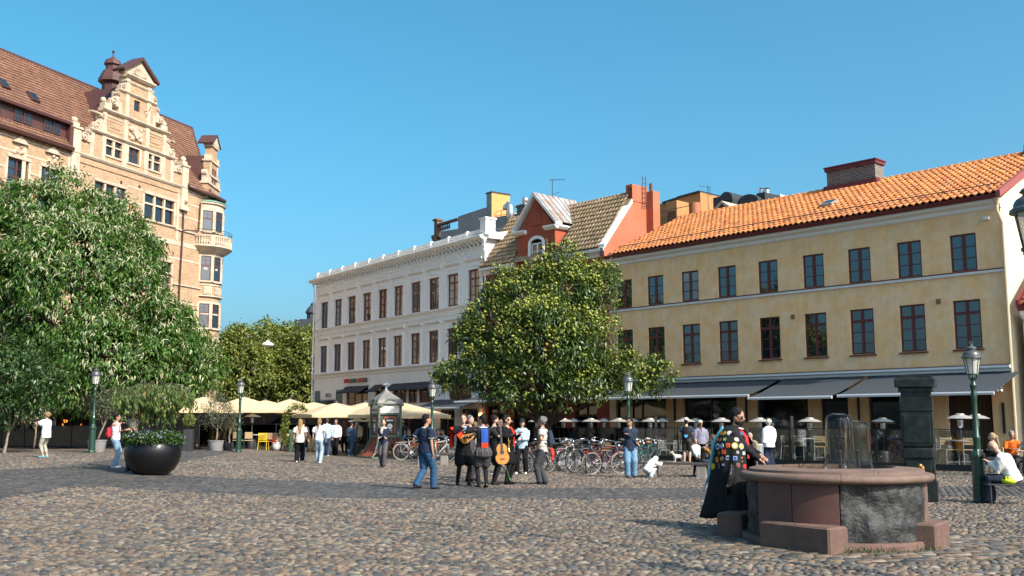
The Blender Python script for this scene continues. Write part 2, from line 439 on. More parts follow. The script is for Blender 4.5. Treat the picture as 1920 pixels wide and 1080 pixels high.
def tile_mat(name, cols, rough=.8):
    m = bpy.data.materials.new(name); m.use_nodes = True; nt = m.node_tree; L = nt.links; b = nt.nodes['Principled BSDF']
    a = _n(nt, 'ShaderNodeAttribute', attribute_name='rnd'); oi = _n(nt, 'ShaderNodeObjectInfo'); ad = _n(nt, 'ShaderNodeMath', operation='ADD')
    L.new(a.outputs['Fac'], ad.inputs[0]); L.new(oi.outputs['Random'], ad.inputs[1]); fr = _n(nt, 'ShaderNodeMath', operation='FRACT'); L.new(ad.outputs[0], fr.inputs[0])
    cr = _n(nt, 'ShaderNodeValToRGB'); L.new(fr.outputs[0], cr.inputs[0]); el = cr.color_ramp.elements
    for i, c in enumerate(cols):
        p = i / (len(cols) - 1)
        if i == 0: el[0].color = (*c, 1)
        elif i == len(cols) - 1: el[-1].color = (*c, 1)
        else: el.new(p).color = (*c, 1)
    tc = _n(nt, 'ShaderNodeTexCoord'); nz = _n(nt, 'ShaderNodeTexNoise'); nz.inputs['Scale'].default_value = .9; nz.inputs['Detail'].default_value = 7
    L.new(tc.outputs['Object'], nz.inputs['Vector']); mr = _n(nt, 'ShaderNodeMapRange'); mr.inputs[1].default_value = .3; mr.inputs[2].default_value = .7
    mr.inputs[3].default_value = .8; mr.inputs[4].default_value = 1.15; L.new(nz.outputs['Fac'], mr.inputs[0]); g = _n(nt, 'ShaderNodeCombineColor')
    for i in range(3): L.new(mr.outputs[0], g.inputs[i])
    x = _n(nt, 'ShaderNodeMix', data_type='RGBA', blend_type='MULTIPLY'); x.inputs[0].default_value = 1
    L.new(cr.outputs[0], x.inputs[6]); L.new(g.outputs[0], x.inputs[7]); L.new(x.outputs[2], b.inputs['Base Color']); b.inputs['Roughness'].default_value = rough
    MATS[name] = m
    return m
def text_mesh(s, size, m, depth=.02, name='lettering', bold=0.0):
    cu = bpy.data.curves.new('txt', 'FONT'); cu.body = s; cu.size = size; cu.extrude = depth; cu.align_x = 'CENTER'; cu.offset = bold; cu.resolution_u = 2
    o = bpy.data.objects.new('txt', cu); COL.objects.link(o); dg = bpy.context.evaluated_depsgraph_get(); me = bpy.data.meshes.new_from_object(o.evaluated_get(dg))
    bpy.data.objects.remove(o); me.name = name; me.materials.clear(); me.materials.append(m)
    return me
def awning(parent, name, s0, s1, zt, tf, zf, fm, bm, label=None, y0=.02, ret=.0, arms=True, seams=True, valance=.0):
    """folding-arm awning: sloped cloth with seams, front bar, roller box, arms"""
    root = parent; mb = MB(); n = max(2, int((s1 - s0) / .55)); k = 8
    idx = [[None] * (k + 1) for _ in range(n + 1)]; P = []
    for i in range(n + 1):
        for j in range(k + 1):
            a = j / k; z = zt + (zf - zt) * a - .05 * math.sin(math.pi * a) + random.gauss(0, .006)
            P.append((s0 + (s1 - s0) * i / n, y0 + (tf - y0) * a, z))
    ids = mb.pts(P); g = lambda i, j: ids[i * (k + 1) + j]
    for i in range(n):
        for j in range(k): mb.face((g(i, j), g(i, j + 1), g(i + 1, j + 1), g(i + 1, j)))
    cl = mb.build(name, fm, root, smooth=True)
    b = MB(); b.prism([(tf - .03, zf - .09), (tf + .05, zf - .09), (tf + .06, zf - .02), (tf + .03, zf + .03), (tf - .03, zf + .01)], s0 - .03, s1 + .03, 'x'); b.build('front_bar', bm, cl)
    if arms:
        for q in (.12, .5, .88):
            x = s0 + (s1 - s0) * q; a = MB(); a.tube([(x, y0 + .05, zt - .3), (x + .35, (y0 + tf) / 2, (zt + zf) / 2 - .22), (x, tf - .02, zf - .05)], .025, 6); a.build('arm', bm, cl)
    return cl

# ================================================================== shared materials
GL_Y = glass_mat('pane glass bluish', (.010, .017, .022), .02, 2.1)
GL_W = glass_mat('pane glass dark', (.016, .018, .018), .03, 1.9)
GL_S = glass_mat('shop glass', (.008, .010, .010), .04, 1.55)
M_YEL = mat('ochre lime plaster', (.90, .545, .25), .9, .12, 2.2, .4, 55, col2=(.90, .62, .365), mix_scale=1.3)
M_CREAM = mat('cream painted plaster', (.74, .60, .39), .9, .06, 2.0, .15, 50)
M_WHITEP = mat('white painted trim', (.80, .795, .765), .7, .06, 3, .05, 40)
M_WHT = mat('white grey plaster', (.86, .845, .81), .85, .07, 1.4, .15, 40, col2=(.82, .805, .77), mix_scale=.7)
M_WHT2 = mat('white stucco trim', (.87, .86, .83), .8, .06, 2.5, .1, 40)
M_REDW = mat('dark red window paint', (.105, .022, .016), .55, .1, 6)
M_BRNW = mat('brown window paint', (.13, .035, .020), .5, .1, 6)
M_MAROON = mat('maroon sheet metal', (.13, .018, .018), .5, .1, 3)
M_REDP = mat('red plaster wall', (.36, .075, .035), .9, .14, 1.2, .3, 40, col2=(.30, .065, .035), mix_scale=.9)
M_REDL = mat('red end wall plaster', (.44, .125, .06), .9, .12, 1.2, .25, 40, col2=(.40, .14, .08), mix_scale=.8)
M_ORT = tile_mat('orange clay tile', [(.54, .18, .045), (.60, .225, .06), (.64, .26, .085), (.50, .165, .05), (.57, .24, .09), (.44, .15, .06)])
M_BGT = tile_mat('weathered beige tile', [(.30, .20, .11), (.36, .26, .15), (.22, .15, .09), (.40, .29, .17), (.27, .19, .12)])
M_BRT = tile_mat('brown red tile', [(.165, .08, .048), (.20, .10, .06), (.15, .072, .043), (.185, .09, .054)])
M_ZINC = mat('weathered zinc sheet', (.42, .42, .41), .5, .2, 2, .05, 20, metal=.3, col2=(.33, .25, .20), mix_scale=1.3)
M_DKMET = mat('dark painted metal', (.03, .032, .035), .5, .15, 4)
M_BLACK = mat('black paint', (.012, .012, .013), .5, .1, 5)
M_STONE = mat('cream limestone', (.54, .445, .325), .85, .16, 1.8, .25, 30, col2=(.42, .345, .25), mix_scale=1.2)
M_STONEG = mat('weathered carved stone', (.46, .37, .27), .9, .3, 5, .6, 24)
M_TBRK = brick_mat('tan facing brick', (.47, .295, .165), (.25, .135, .07), (.40, .30, .20), .25, .085)
M_BROWNM = mat('brown sheet metal', (.085, .035, .028), .45, .15, 2)
M_DARKBRK = brick_mat('dark chimney brick', (.085, .075, .07), (.20, .15, .10), (.27, .25, .22), .26, .10, .016)
M_AWN = mat('slate grey awning cloth', (.036, .046, .056), .9, .07, 3, .08, 60)
M_AWND = mat('black awning cloth', (.022, .024, .028), .85, .1, 3)
M_ALU = mat('light grey aluminium', (.60, .61, .62), .4, .05, 3, metal=.3)
M_ORPL = mat('orange render', (.42, .205, .075), .9, .12, 1, .1, 30)
M_GREYPL = mat('grey render', (.30, .30, .29), .9, .14, .7, .15, 30, col2=(.25, .25, .245), mix_scale=.5)
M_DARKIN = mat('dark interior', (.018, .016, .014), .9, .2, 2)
M_STEEL = mat('galvanised steel', (.62, .64, .66), .3, .08, 3, metal=.9)
M_GOLD = emit_mat('warm wall lamp', (1.0, .55, .18), 6.0)

def stain(m, amt=.075, sx=2.2, sz=.18):
    """vertical rain streaks and grime"""
    nt = m.node_tree; b = nt.nodes['Principled BSDF']; src = b.inputs['Base Color'].links[0].from_socket; tc = _n(nt, 'ShaderNodeTexCoord'); mp = _n(nt, 'ShaderNodeMapping'); mp.inputs['Scale'].default_value = (sx, sx, sz); nt.links.new(tc.outputs['Object'], mp.inputs[0])
    nz = _n(nt, 'ShaderNodeTexNoise'); nz.inputs['Scale'].default_value = 2.0; nz.inputs['Detail'].default_value = 6; nt.links.new(mp.outputs[0], nz.inputs['Vector']); mr = _n(nt, 'ShaderNodeMapRange'); mr.inputs[1].default_value = .45; mr.inputs[2].default_value = .72; mr.inputs[3].default_value = 1; mr.inputs[4].default_value = 1 - amt; nt.links.new(nz.outputs['Fac'], mr.inputs[0])
    g = _n(nt, 'ShaderNodeCombineColor'); [nt.links.new(mr.outputs[0], g.inputs[i]) for i in range(3)]; x = _n(nt, 'ShaderNodeMix', data_type='RGBA', blend_type='MULTIPLY'); x.inputs[0].default_value = 1; nt.links.new(src, x.inputs[6]); nt.links.new(g.outputs[0], x.inputs[7]); nt.links.new(x.outputs[2], b.inputs['Base Color'])
for m_ in (M_YEL, M_WHT, M_REDP, M_REDL, M_CREAM, M_GREYPL, M_WHT2): stain(m_)
GL_C = glass_mat('curtained pane glass', (.16, .155, .14), .05, 1.8)
def gpick(g, p=.22): return GL_C if random.random() < p else g
# ================================================================== yellow building
yb = YF.root('yellow_building', 'long yellow plastered building with orange tile roof and two rows of red windows', 'building')
YS = [1.5, 3.7, 5.9, 8.08, 10.4, 12.66, 14.83, 17.0, 19.07]
YL = 20.2
top_h = [(c - .51, c + .51, 7.46, 8.93) for c in YS]; low_h = [(c - .53, c + .53, 4.43, 6.33) for c in YS]
mb = MB(); wall(mb, 0, YL, 3.75, 10.05, top_h + low_h, 0, .12)
mb.poly([(YL, 0, 3.75), (YL, -11, 3.75), (YL, -11, 10), (YL, 0, 10)])
mb.build('front_wall', M_YEL, yb)
mb = MB(); EV = 10.25; RG = 13.06; RD = -5.6
mb.poly([(0, 0, 0), (0, -11.2, 0), (0, -11.2, 10.1), (0, RD, RG - .12), (0, 0, 10.1)]); mb.build('end_wall', M_CREAM, yb)
for h in top_h: window(yb, *h, M_REDW, gpick(GL_Y, .12), 2, (.345, .655), None, .065, .035, .13)
for h in low_h: window(yb, *h, M_REDW, GL_Y, 2, (.245, .49), .735, .065, .03, .12, sill=True, silm=M_REDW)
# window head and jamb relief, string course, cornice, gutter
mb = MB(); mb.prism([(.003, 7.27), (.07, 7.30), (.09, 7.39), (.003, 7.40)], -.02, YL, 'x'); mb.build('string_course', M_WHITEP, yb)
mb = MB(); mb.prism([(.003, 7.402), (.10, 7.402), (.10, 7.425), (.003, 7.455)], -.03, YL, 'x'); mb.build('string_flashing', M_MAROON, yb)
mb = MB(); mb.prism([(.003, 9.72), (.05, 9.74), (.10, 9.80), (.11, 9.88), (.20, 9.93), (.30, 9.97), (.34, 10.08), (.003, 10.08)], -.05, YL, 'x'); mb.build('cornice', M_WHITEP, yb)
mb = MB(); mb.prism([(.30, 10.085), (.44, 10.085), (.50, 10.22), (.48, 10.24), (.30, 10.13)], -.1, YL, 'x'); mb.build('gutter', M_MAROON, yb)
mb = MB(); mb.prism([(.003, 3.50), (.10, 3.52), (.13, 3.60), (.22, 3.66), (.22, 3.75), (.003, 3.76)], -.06, YL, 'x'); mb.build('shop_cornice', M_WHITEP, yb)
mb = MB(); mb.prism([(.003, 3.762), (.24, 3.762), (.003, 3.80)], -.07, YL, 'x'); mb.build('cornice_flashing', M_MAROON, yb)
# roof: deck, tiles, ridge caps
sl = Vector((0, RD - .42, RG - EV)); SLN = sl.length
mb = MB(); mb.poly([(YL, .40, EV - .05), (-.1, .40, EV - .05), (-.1, RD, RG - .05), (YL, RD, RG - .05)]); mb.poly([(-.1, RD, RG - .05), (-.1, -11.6, EV), (YL, -11.6, EV), (YL, RD, RG - .05)]); mb.build('roof_deck', M_BRT, yb)
camY = ((0 - YF.P[0]) * YF.u[0] + (0 - YF.P[1]) * YF.u[1], (0 - YF.P[0]) * YF.n[0] + (0 - YF.P[1]) * YF.n[1], 1.65)
tile_roof(yb, (-.08, .46, EV - .01), (1, 0, 0), sl, YL - .35, SLN, .275, .45, M_ORT, near=(300, camY), hump=.11)
mb = MB(); n = 56
for k in range(n):
    x0 = -.1 + (YL - .2) * k / n; mb.tube([(x0, RD, RG + .03), (x0 + (YL - .2) / n * 1.12, RD, RG + .012)], [.13, .11], 8)
o = mb.build('ridge_tiles', M_ORT, yb); o['kind'] = 'stuff'
# verge flashing on the right end
mb = MB(); mb.prism([(.50, EV - .18), (.50, EV + .09), (RD, RG + .14), (RD, RG - .14)], -.22, -.06, 'x'); mb.build('verge_board', mat('verge red sheet', (.28, .07, .06), .5, .1, 3), yb)
mb = MB(); mb.prism([(RD - .5, RG - .1), (RD + .55, RG - .1), (RD + .45, RG + .32), (RD - .4, RG + .32)], -.45, .9, 'x'); mb.build('ridge_end_cap', M_MAROON, yb)
# snow guard
for k in range(22):
    x = .5 + k * .9; p = Vector((x, .42, EV)) + sl.normalized() * .75
    mb = MB(); mb.bar(p, p + Vector((0, .08, .22)), .05, .02); mb.bar(p + Vector((0, .08, .22)), p + Vector((0, .05, .05)) + sl.normalized() * .3, .04, .02); mb.build('snow_guard_bracket', M_STEEL, yb)
mb = MB(); p = Vector((0, .42, EV)) + sl.normalized() * .75 + Vector((0, .07, .20)); mb.tube([p + Vector((.1, 0, 0)), p + Vector((19.6, 0, 0))], .022, 6); mb.build('snow_guard_rail', M_DKMET, yb)
# skylight
s_, z_ = YF.pick(1527, 394, -1.6); v = sl.normalized(); nn = Vector((0, -v.z, v.y)) * -1; nn = nn if nn.z > 0 else -nn
def on_roof(x, d, h=0): return Vector((x, .42, EV)) + v * d + nn * h
sk = MB(); M4 = Matrix.Translation(on_roof(8.35, 2.75, .02)) @ Matrix(((1, 0, 0), (0, v.y, nn.y), (0, v.z, nn.z))).to_4x4() if False else None
sx = 8.35; a = on_roof(sx - .32, 2.4, .24); b_ = on_roof(sx + .32, 2.4, .24); c_ = on_roof(sx + .32, 3.1, .24); d_ = on_roof(sx - .32, 3.1, .24)
sk.poly([a, b_, c_, d_])
for q, w in ((a, b_), (b_, c_), (c_, d_), (d_, a)): sk.poly([q, w, w - nn * .28, q - nn * .28])
so = sk.build('skylight', M_ZINC, yb); gk = MB(); gk.poly([on_roof(sx - .25, 2.47, .246), on_roof(sx + .25, 2.47, .246), on_roof(sx + .25, 3.03, .246), on_roof(sx - .25, 3.03, .246)]); gk.build('pane', GL_Y, so)
# chimney
c0 = YF.pick(1557, 330, RD)[0]; c1 = YF.pick(1648, 330, RD)[0]; cz = YF.pick(1600, 318, RD)[1]
ch = MB(); ch.box(c1, c0, RD - .45, RD + .35, RG - .6, cz + .03); cho = ch.build('chimney', M_DARKBRK, yb)
ch = MB(); ch.box(c1 - .08, c0 + .08, RD - .53, RD + .43, cz + .03, cz + .19); ch.box(c1 - .12, c0 + .12, RD - .57, RD + .47, cz + .192, cz + .25); ch.build('chimney_cap', M_MAROON, cho)
ch = MB(); ch.box(c1 - .12, c0 + .12, RD - .5, RD + .5, RG - .2, RG + .10); ch.build('chimney_flashing', M_MAROON, cho)
# downpipe at the right corner
mb = MB(); mb.lathe([(.05, 0), (.14, .28), (.15, .3)], 10, (.0, .30, 9.78)); mb.tube([(0, .30, 9.8), (0, .3, 9.6), (-.08, .1, 9.15), (-.08, .08, 3.6), (-.08, .08, .1)], .06, 8)
mb.build('downpipe', mat('beige painted pipe', (.62, .50, .33), .5, .08, 3), yb, smooth='auto')
# vents and floodlight
for px, py in ((1487, 594), (1760, 565)):
    s_, z_ = YF.pick(px, py); mb = MB(); mb.box(s_ - .09, s_ + .09, .002, .035, z_ - .1, z_ + .1)
    for k in range(4): mb.box(s_ - .07, s_ + .07, .036, .05, z_ - .08 + k * .045, z_ - .06 + k * .045)
    mb.build('wall_vent', mat('ochre vent', (.28, .17, .06), .7), yb)
mb = MB(); mb.box(.42, .62, .0, .12, 9.35, 9.47); mb.build('wall_sensor', M_WHITEP, yb)
# ground floor: piers, shopfronts, dark rooms
PIERS = [(20.7, 19.75), (16.45, 15.4), (12.3, 11.25), (8.6, 8.0), (6.7, 5.8), (3.2, 2.55), (.75, 0)]
for a, b in PIERS: MB().box(min(a, b), min(max(a, b), YL), -.25, 0, -.3, 3.75).build('pier', M_YEL, yb)
for a, b in zip(PIERS, PIERS[1:]):
    s1, s0 = a[1], b[0]
    if s1 - s0 < .5: continue
    timber = s0 < 1
    if timber:
        w = MB(); nb = int((s1 - s0) / .16)
        for k in range(nb):
            x = s0 + (s1 - s0) * k / nb; pm = MB().box(0, (s1 - s0) / nb - .02, -.32, -.26, 0, 3.7)
            pm.build('plank', mat('dark brown planks', (.055, .028, .014), .8, .25, 6, rnd=.25), yb, loc=(x, 0, 0))
        continue
    n = max(1, int((s1 - s0) / 1.5)); o = window(yb, s0, s1, .75, 3.5, M_DKMET, GL_S, n, (), .74, .09, .04, .09, y=-.17, panes=True, name='shop_window')
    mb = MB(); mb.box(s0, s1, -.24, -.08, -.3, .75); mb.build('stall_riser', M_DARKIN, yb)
for x in (18.9, 15.9, 11.75, 6.2):
    mb = MB(); mb.box(x - .035, x + .035, .01, .09, 1.6, 2.9); mb.build('wall_light_bar', M_BLACK, yb)
# awnings
A1 = awning(yb, 'awning', 10.0, 20.1, 3.5, 2.4, 2.78, M_AWN, M_ALU)
A2 = awning(yb, 'awning', 5.85, 9.75, 3.5, 2.75, 2.64, M_AWN, M_ALU)
A3 = awning(yb, 'awning', -.35, 5.7, 3.5, 2.5, 2.68, M_AWN, M_ALU)
mb = MB(); mb.tube([(.35, .02, 2.9), (.35, .5, 2.9)], .03, 6); mb.ball((.35, .5, 2.82), .09, 8, 6); mb.ball((.2, .45, 2.78), .06, 8, 6); mb.box(.28, .4, .42, .6, 2.92, 3.02); mb.build('security_camera', M_WHITEP, yb)
mb = MB(); mb.box(.3, .38, .02, .08, 1.2, 2.35); mb.build('wall_light_bar', M_BLACK, yb)

# ================================================================== red building
rb = thing('red_building', YF.world(YL, 0), YF.rz, 'red plastered building with gabled dormer and weathered beige tile roof behind the tree', 'building')
RLn = 10.15; RE = 10.75
def rpick(px, py, t=0): s_, z_ = YF.pick(px, py, t); return s_ - YL, z_
wins = [(c - .5, c + .5, z, z + h) for c in (1.5, 3.6, 5.45, 7.3, 9.0) for z, h in ((4.5, 1.8), (7.6, 1.7))]
mb = MB(); wall(mb, 0, RLn, 3.3, RE - .1, wins, 0, .12)
doors = [(.9, 2.5, 0, 2.6), (3.2, 4.9, .6, 2.6), (5.6, 7.4, 0, 2.5), (8.1, 9.6, .5, 2.6)]
wall(mb, 0, RLn, -.3, 3.3, [(a, b, max(c, -.29), d) for a, b, c, d in doors], 0, .2); mb.poly([(RLn, 0, -.3), (RLn, -11, -.3), (RLn, -11, RE), (RLn, 0, RE)])
mb.build('front_wall', M_REDP, rb)
for h in wins: window(rb, *h, M_WHITEP, GL_W, 2, (.33,), .66, .07, .03, .1, panes=False)
for a, b, c, d in doors: window(rb, a, b, max(c, -.2), d, M_BLACK, GL_S, 2, (), .75, .1, .04, .1, y=-.16, panes=False, name='shop_window')
for s0, s1 in ((0, 3.75), (7.15, RLn)): MB().prism([(.003, RE - .42), (.06, RE - .40), (.10, RE - .30), (.22, RE - .2), (.34, RE - .16), (.36, RE), (.003, RE)], s0, s1, 'x').build('cornice', M_WHITEP, rb)
# gabled dormer on the facade plane
DG0, DG1, DPK, DSH = 3.92, 7.0, 14.55, 12.45; DC = (DG0 + DG1) / 2
mb = MB(); wall(mb, DG0, DG1, RE - .1, DSH, [(4.85, 5.95, RE + .0, 12.0)], .02, .12)
mb.poly([(DG1, .02, DSH), (DG0, .02, DSH), (DC, .02, DPK - .15)]); mb.poly([(DG0, .02, RE - .1), (DG0, -2.0, RE - .1), (DG0, -2.0, DSH), (DG0, .02, DSH)]); mb.poly([(DG1, .02, RE - .1), (DG1, .02, DSH), (DG1, -2.0, DSH), (DG1, -2.0, RE - .1)])
dm = mb.build('dormer', M_REDP, rb)
o = window(dm, 4.9, 5.9, RE + .02, 11.75, M_WHITEP, GL_W, 2, (.5,), None, .08, .04, .1, y=-.06, panes=False)
mb = MB(); pr = [(5.4 + .66 * math.cos(a), 11.72 + .42 * math.sin(a)) for a in [math.pi * k / 10 for k in range(11)]]; pi_ = [(5.4 + .5 * math.cos(a), 11.70 + .26 * math.sin(a)) for a in [math.pi * k / 10 for k in range(10, -1, -1)]]
mb.prism(pr + pi_, .022, .1, 'y'); mb.box(4.74, 4.89, .022, .10, RE, 11.72); mb.box(5.91, 6.06, .022, .10, RE, 11.72); mb.box(4.66, 6.14, .022, .16, RE - .1, RE - .003)
mb.build('window_surround', M_WHITEP, dm)
mb = MB(); mb.prism([(5.42 + .45 * math.cos(a), 13.0 + .6 * max(0, math.sin(a)) if k not in (0, 8) else 12.75) for k, a in enumerate([math.pi * k / 8 for k in range(9)])], .0205, .05, 'y'); mb.build('blind_arch', M_REDP, dm)
for s0, s1 in ((DG0 - .25, DG0 + .75), (DG1 - .75, DG1 + .25)): MB().prism([(.022, DSH - .12), (.16, DSH - .08), (.28, DSH + .04), (.28, DSH + .12), (.022, DSH + .14)], s0, s1, 'x').build('dormer_cornice', M_WHITEP, dm)
mb = MB(); mb.prism([(DG0 - .003, DSH - .12), (DG0 - .15, DSH - .08), (DG0 - .27, DSH + .04), (DG0 - .27, DSH + .12), (DG0 - .003, DSH + .14)], -1.5, .022, 'y')
mb.build('dormer_cornice', M_WHITEP, dm)
mb = MB()
for sgn, e in ((-1, DG0 - .3), (1, DG1 + .3)):
    mb.prism([(e, DSH + .10), (e, DSH + .26), (DC, DPK + .1), (DC, DPK - .08)], -.25, .26, 'y')
mb.build('raking_trim', M_WHITEP, dm)
mb = MB()
for sgn, e in ((-1, DG0 - .32), (1, DG1 + .32)):
    back = -3.3; P0 = Vector((e, .27, DSH + .27)); P1 = Vector((DC, .27, DPK + .12))
    mb.poly([(e, .27, DSH + .27), (DC, .27, DPK + .12), (DC, back, DPK + .12), (e, -1.55, DSH + .27)])
    for k in range(8):
        y = .1 - k * .46; mb.bar((e, max(y, -1.55), DSH + .28), (DC, y, DPK + .13), .03, .07)
mb.build('dormer_roof', M_ZINC, dm)
mb = MB(); mb.prism([(.1, RE - .02), (.06, RE + .16), (-1.2, DSH + .1), (-1.2, DSH - .2)], DG0 - .16, DG0 - .005, 'x'); mb.build('dormer_flashing', M_WHITEP, dm)
# main roof
RRG, RRD = 14.05, -2.2; vs2 = Vector((0, RRD - .3, RRG - RE)); mb = MB()
mb.poly([(RLn, .3, RE), (0, .3, RE), (0, RRD, RRG - .04), (RLn, RRD, RRG - .04)]); mb.poly([(0, RRD, RRG - .04), (0, -4.9, RE), (RLn, -4.9, RE), (RLn, RRD, RRG - .04)]); mb.build('roof_deck', M_BGT, rb)
tile_roof(rb, (.25, .36, RE + .02), (1, 0, 0), vs2, RLn - .25, vs2.length, .24, .36, M_BGT, skip=lambda a, b: (DG0 - .3 < a + .25 < DG1 + .2) and b < 2.25, hump=.085, name='tiles')
mb = MB()
for k in range(34): mb.tube([(.2 + k * .295, RRD, RRG + .05), (.53 + k * .295, RRD, RRG + .03)], [.12, .1], 7)
o = mb.build('ridge_tiles', M_BGT, rb); o['kind'] = 'stuff'
# fire wall with parapet and chimneys at the right end
mb = MB(); mb.prism([(.30, 3.4), (.30, RE - .1), (.22, RE + .12), (-2.0, 13.5), (-2.0, 14.4), (-3.3, 14.4), (-3.3, 13.2), (-4.9, 10.75), (-4.9, 3.4)], -.02, .30, 'x'); mb.build('fire_wall', M_REDL, rb)
mb = MB(); mb.prism([(.32, RE - .05), (.32, RE + .20), (-1.99, 13.70), (-1.99, 13.45)], -.05, .42, 'x'); mb.build('parapet_coping', M_WHITEP, rb)
mb = MB(); mb.box(-.05, .42, -3.32, -2.0, 13.6, 14.54); mb.build('chimney_stack', M_REDL, rb)
mb = MB(); mb.box(-.50, -.022, -3.78, -3.2, RE - 1, 14.27); cst = mb.build('chimney', M_REDL, rb)
mb = MB(); mb.tube([(-.2, -3.4, 14.2), (-.2, -3.4, 14.75)], .09, 8); mb.build('flue_pipe', mat('rusty pipe', (.12, .045, .03), .8, .2, 6), cst)
lad = MB()
for y in (-2.78, -3.06): lad.tube([(-.12, y, 13.3), (-.12, y, 15.1)], .02, 6)
for k in range(7): lad.tube([(-.12, -2.78, 13.4 + k * .26), (-.12, -3.06, 13.4 + k * .26)], .014, 5)
lad.build('roof_ladder', mat('rusty iron', (.06, .03, .022), .8), rb)
mb = MB(); mb.tube([(.1, .4, RE - .02), (.1, .3, RE - .35), (.1, .08, RE - .75), (.1, .08, 3.5)], .05, 7); mb.build('downpipe', M_DKMET, rb)
an = thing('roof_antenna', rb.matrix_world @ Vector((0, 0, 0)), 0, 'thin rooftop television aerial above the red dormer', 'antenna')
ap = YF.world(YL + DC + .1, -1.4, DPK + .0); an.location = ap; mb = MB(); mb.tube([(0, 0, -.3), (0, 0, 1.15)], .02, 6); mb.tube([(-.18, 0, 1.1), (.75, .1, 1.16)], .012, 5)
mb.tube([(0, 0, .25), (.45, .1, .42)], .015, 5); mast = mb.build('mast', M_DKMET, an)
for k in range(7): mb = MB(); x = -.1 + k * .13; mb.tube([(x, -.22, 1.11 + x * .05), (x, .3, 1.12 + x * .05)], .008, 4); mb.build('rod', M_DKMET, an)
# ground-floor awning of the red house
awning(rb, 'awning', .5, 9.9, 3.25, 2.3, 2.78, M_AWN, M_ALU)
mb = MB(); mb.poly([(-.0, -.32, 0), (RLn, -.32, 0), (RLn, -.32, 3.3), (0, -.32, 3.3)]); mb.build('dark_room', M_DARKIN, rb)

# ================================================================== white building
wb = WF.root('white_building', 'white stucco building with three storeys of dark red windows and ornate cornice', 'building')
WS = [1.27, 3.69, 6.0, 8.33, 10.7, 12.97, 15.35, 17.78, 20.07, 22.5]; WL = 24.2
wt = [(c - .66, c + .66, 8.83, 10.88) for c in WS]; wlw = [(c - .64, c + .64, 5.40, 7.45) for c in WS]
gf = [(14.95, 18.4, 2.85, 4.1), (12.45, 13.85, 2.85, 4.1), (9.45, 11.3, 2.85, 4.1), (8.05, 9.25, 2.85, 4.1), (5.9, 7.85, 2.85, 4.1), (1.5, 4.1, 2.85, 4.1)]
gl_ = [(12.0, 17.5, .1, 2.3), (6.5, 11.2, .1, 2.3), (3.4, 5.2, .1, 2.4), (.8, 2.6, .1, 2.4), (19.6, 23.2, .1, 2.4)]
mb = MB(); wall(mb, 0, WL, -.3, 12.3, wt + wlw + gf + gl_, 0, .2); mb.poly([(WL, 0, -.3), (WL, -14, -.3), (WL, -14, 13), (WL, 0, 13)]); mb.poly([(0, 0, 8), (0, 0, 13), (0, -14, 13), (0, -14, 8)]); mb.build('front_wall', M_WHT, wb)
for h in wt + wlw: window(wb, *h, M_BRNW, gpick(GL_W, .3), 2, (.25, .5), .73, .10, .045, .12, y=-.12, panes=False)
for h in gf: window(wb, *h, M_BRNW, GL_S, max(2, int((h[1] - h[0]) / 1.0)), (), None, .12, .05, .13, y=-.12, panes=False, name='shop_window')
for h in gl_: window(wb, *h, M_DKMET, GL_S, max(2, int((h[1] - h[0]) / 1.1)), (), .75, .1, .05, .1, y=-.12, panes=False, name='shop_window')
for k, h in enumerate(wt + wlw):
    top = k < 10; c = (h[0] + h[1]) / 2; a0, a1, zb, zt_ = h; mb = MB()
    mb.box(a0 - .18, a0 - .002, .003, .05, zb, zt_ + .18); mb.box(a1 + .002, a1 + .18, .003, .05, zb, zt_ + .18); mb.box(a0 - .001, a1 + .001, .003, .05, zt_ + .002, zt_ + .18)
    hz = zt_ + (.52 if top else .45)
    mb.prism([(.003, hz), (.05, hz), (.15, hz + .07), (.17, hz + .13), (.003, hz + .17)], a0 - .3, a1 + .3, 'x')
    if top:
        pr = [(c + .55 * math.cos(a), zt_ + .2 + .26 * math.sin(a)) for a in [math.pi * q / 10 for q in range(11)]]; mb.prism(pr, .003, .06, 'y')
    mb.build('window_surround', M_WHT2, wb)
mb = MB()
for k in range(11):
    c = ([0.12] + [(a + b) / 2 for a, b in zip(WS, WS[1:])] + [WL - .35])[k]; mb = MB(); mb.box(c - .3 if k else 0, c + .3, .003, .035, 8.80, 11.75); mb.build('pilaster', M_WHT2, wb)
for nm, zz in (('string_course', 8.42), ('string_course', 4.98)):
    mb = MB(); mb.prism([(.003, zz), (.06, zz + .02), (.08, zz + .14), (.18, zz + .24), (.22, zz + .32), (.003, zz + .36)], -.05, WL + .1, 'x'); o = mb.build(nm, M_WHT2, wb)
    if zz > 6:
        dn = MB()
        for k in range(120): x = k * .202; dn.box(x, x + .1, .04, .11, zz - .12, zz - .005)
        q = dn.build('dentils', M_WHT2, o); q['kind'] = 'stuff'
mb = MB(); mb.box(-.0, WL, .003, .05, 11.75, 11.81); mb.box(0, WL, .003, .05, 12.17, 12.22); fr = mb.build('frieze', M_WHT2, wb)
for k in range(11):
    c = ([0.3] + [(a + b) / 2 for a, b in zip(WS, WS[1:])] + [WL - .3])[k]; mb = MB(); Mx = Matrix.Translation((c, .003, 11.99)) @ Matrix.Rotation(R(-90), 4, 'X')
    mb.lathe([(.17, 0), (.17, .05), (.12, .07), (.10, .05), (.0, .09)], 12, M=Mx); mb.build('medallion', M_WHT2, wb, smooth='auto')
rl = MB()
for k in range(150):
    x = .5 + k * .155 + random.uniform(-.03, .03)
    if min(abs(x - c) for c in [(a + b) / 2 for a, b in zip(WS, WS[1:])]) < .28: continue
    rl.ball((x, .01, 11.99 + random.uniform(-.06, .06)), .06, 6, 4, (1, .7, 1.2))
q = rl.build('carved_relief', M_WHT2, fr, smooth=True); q['kind'] = 'stuff'
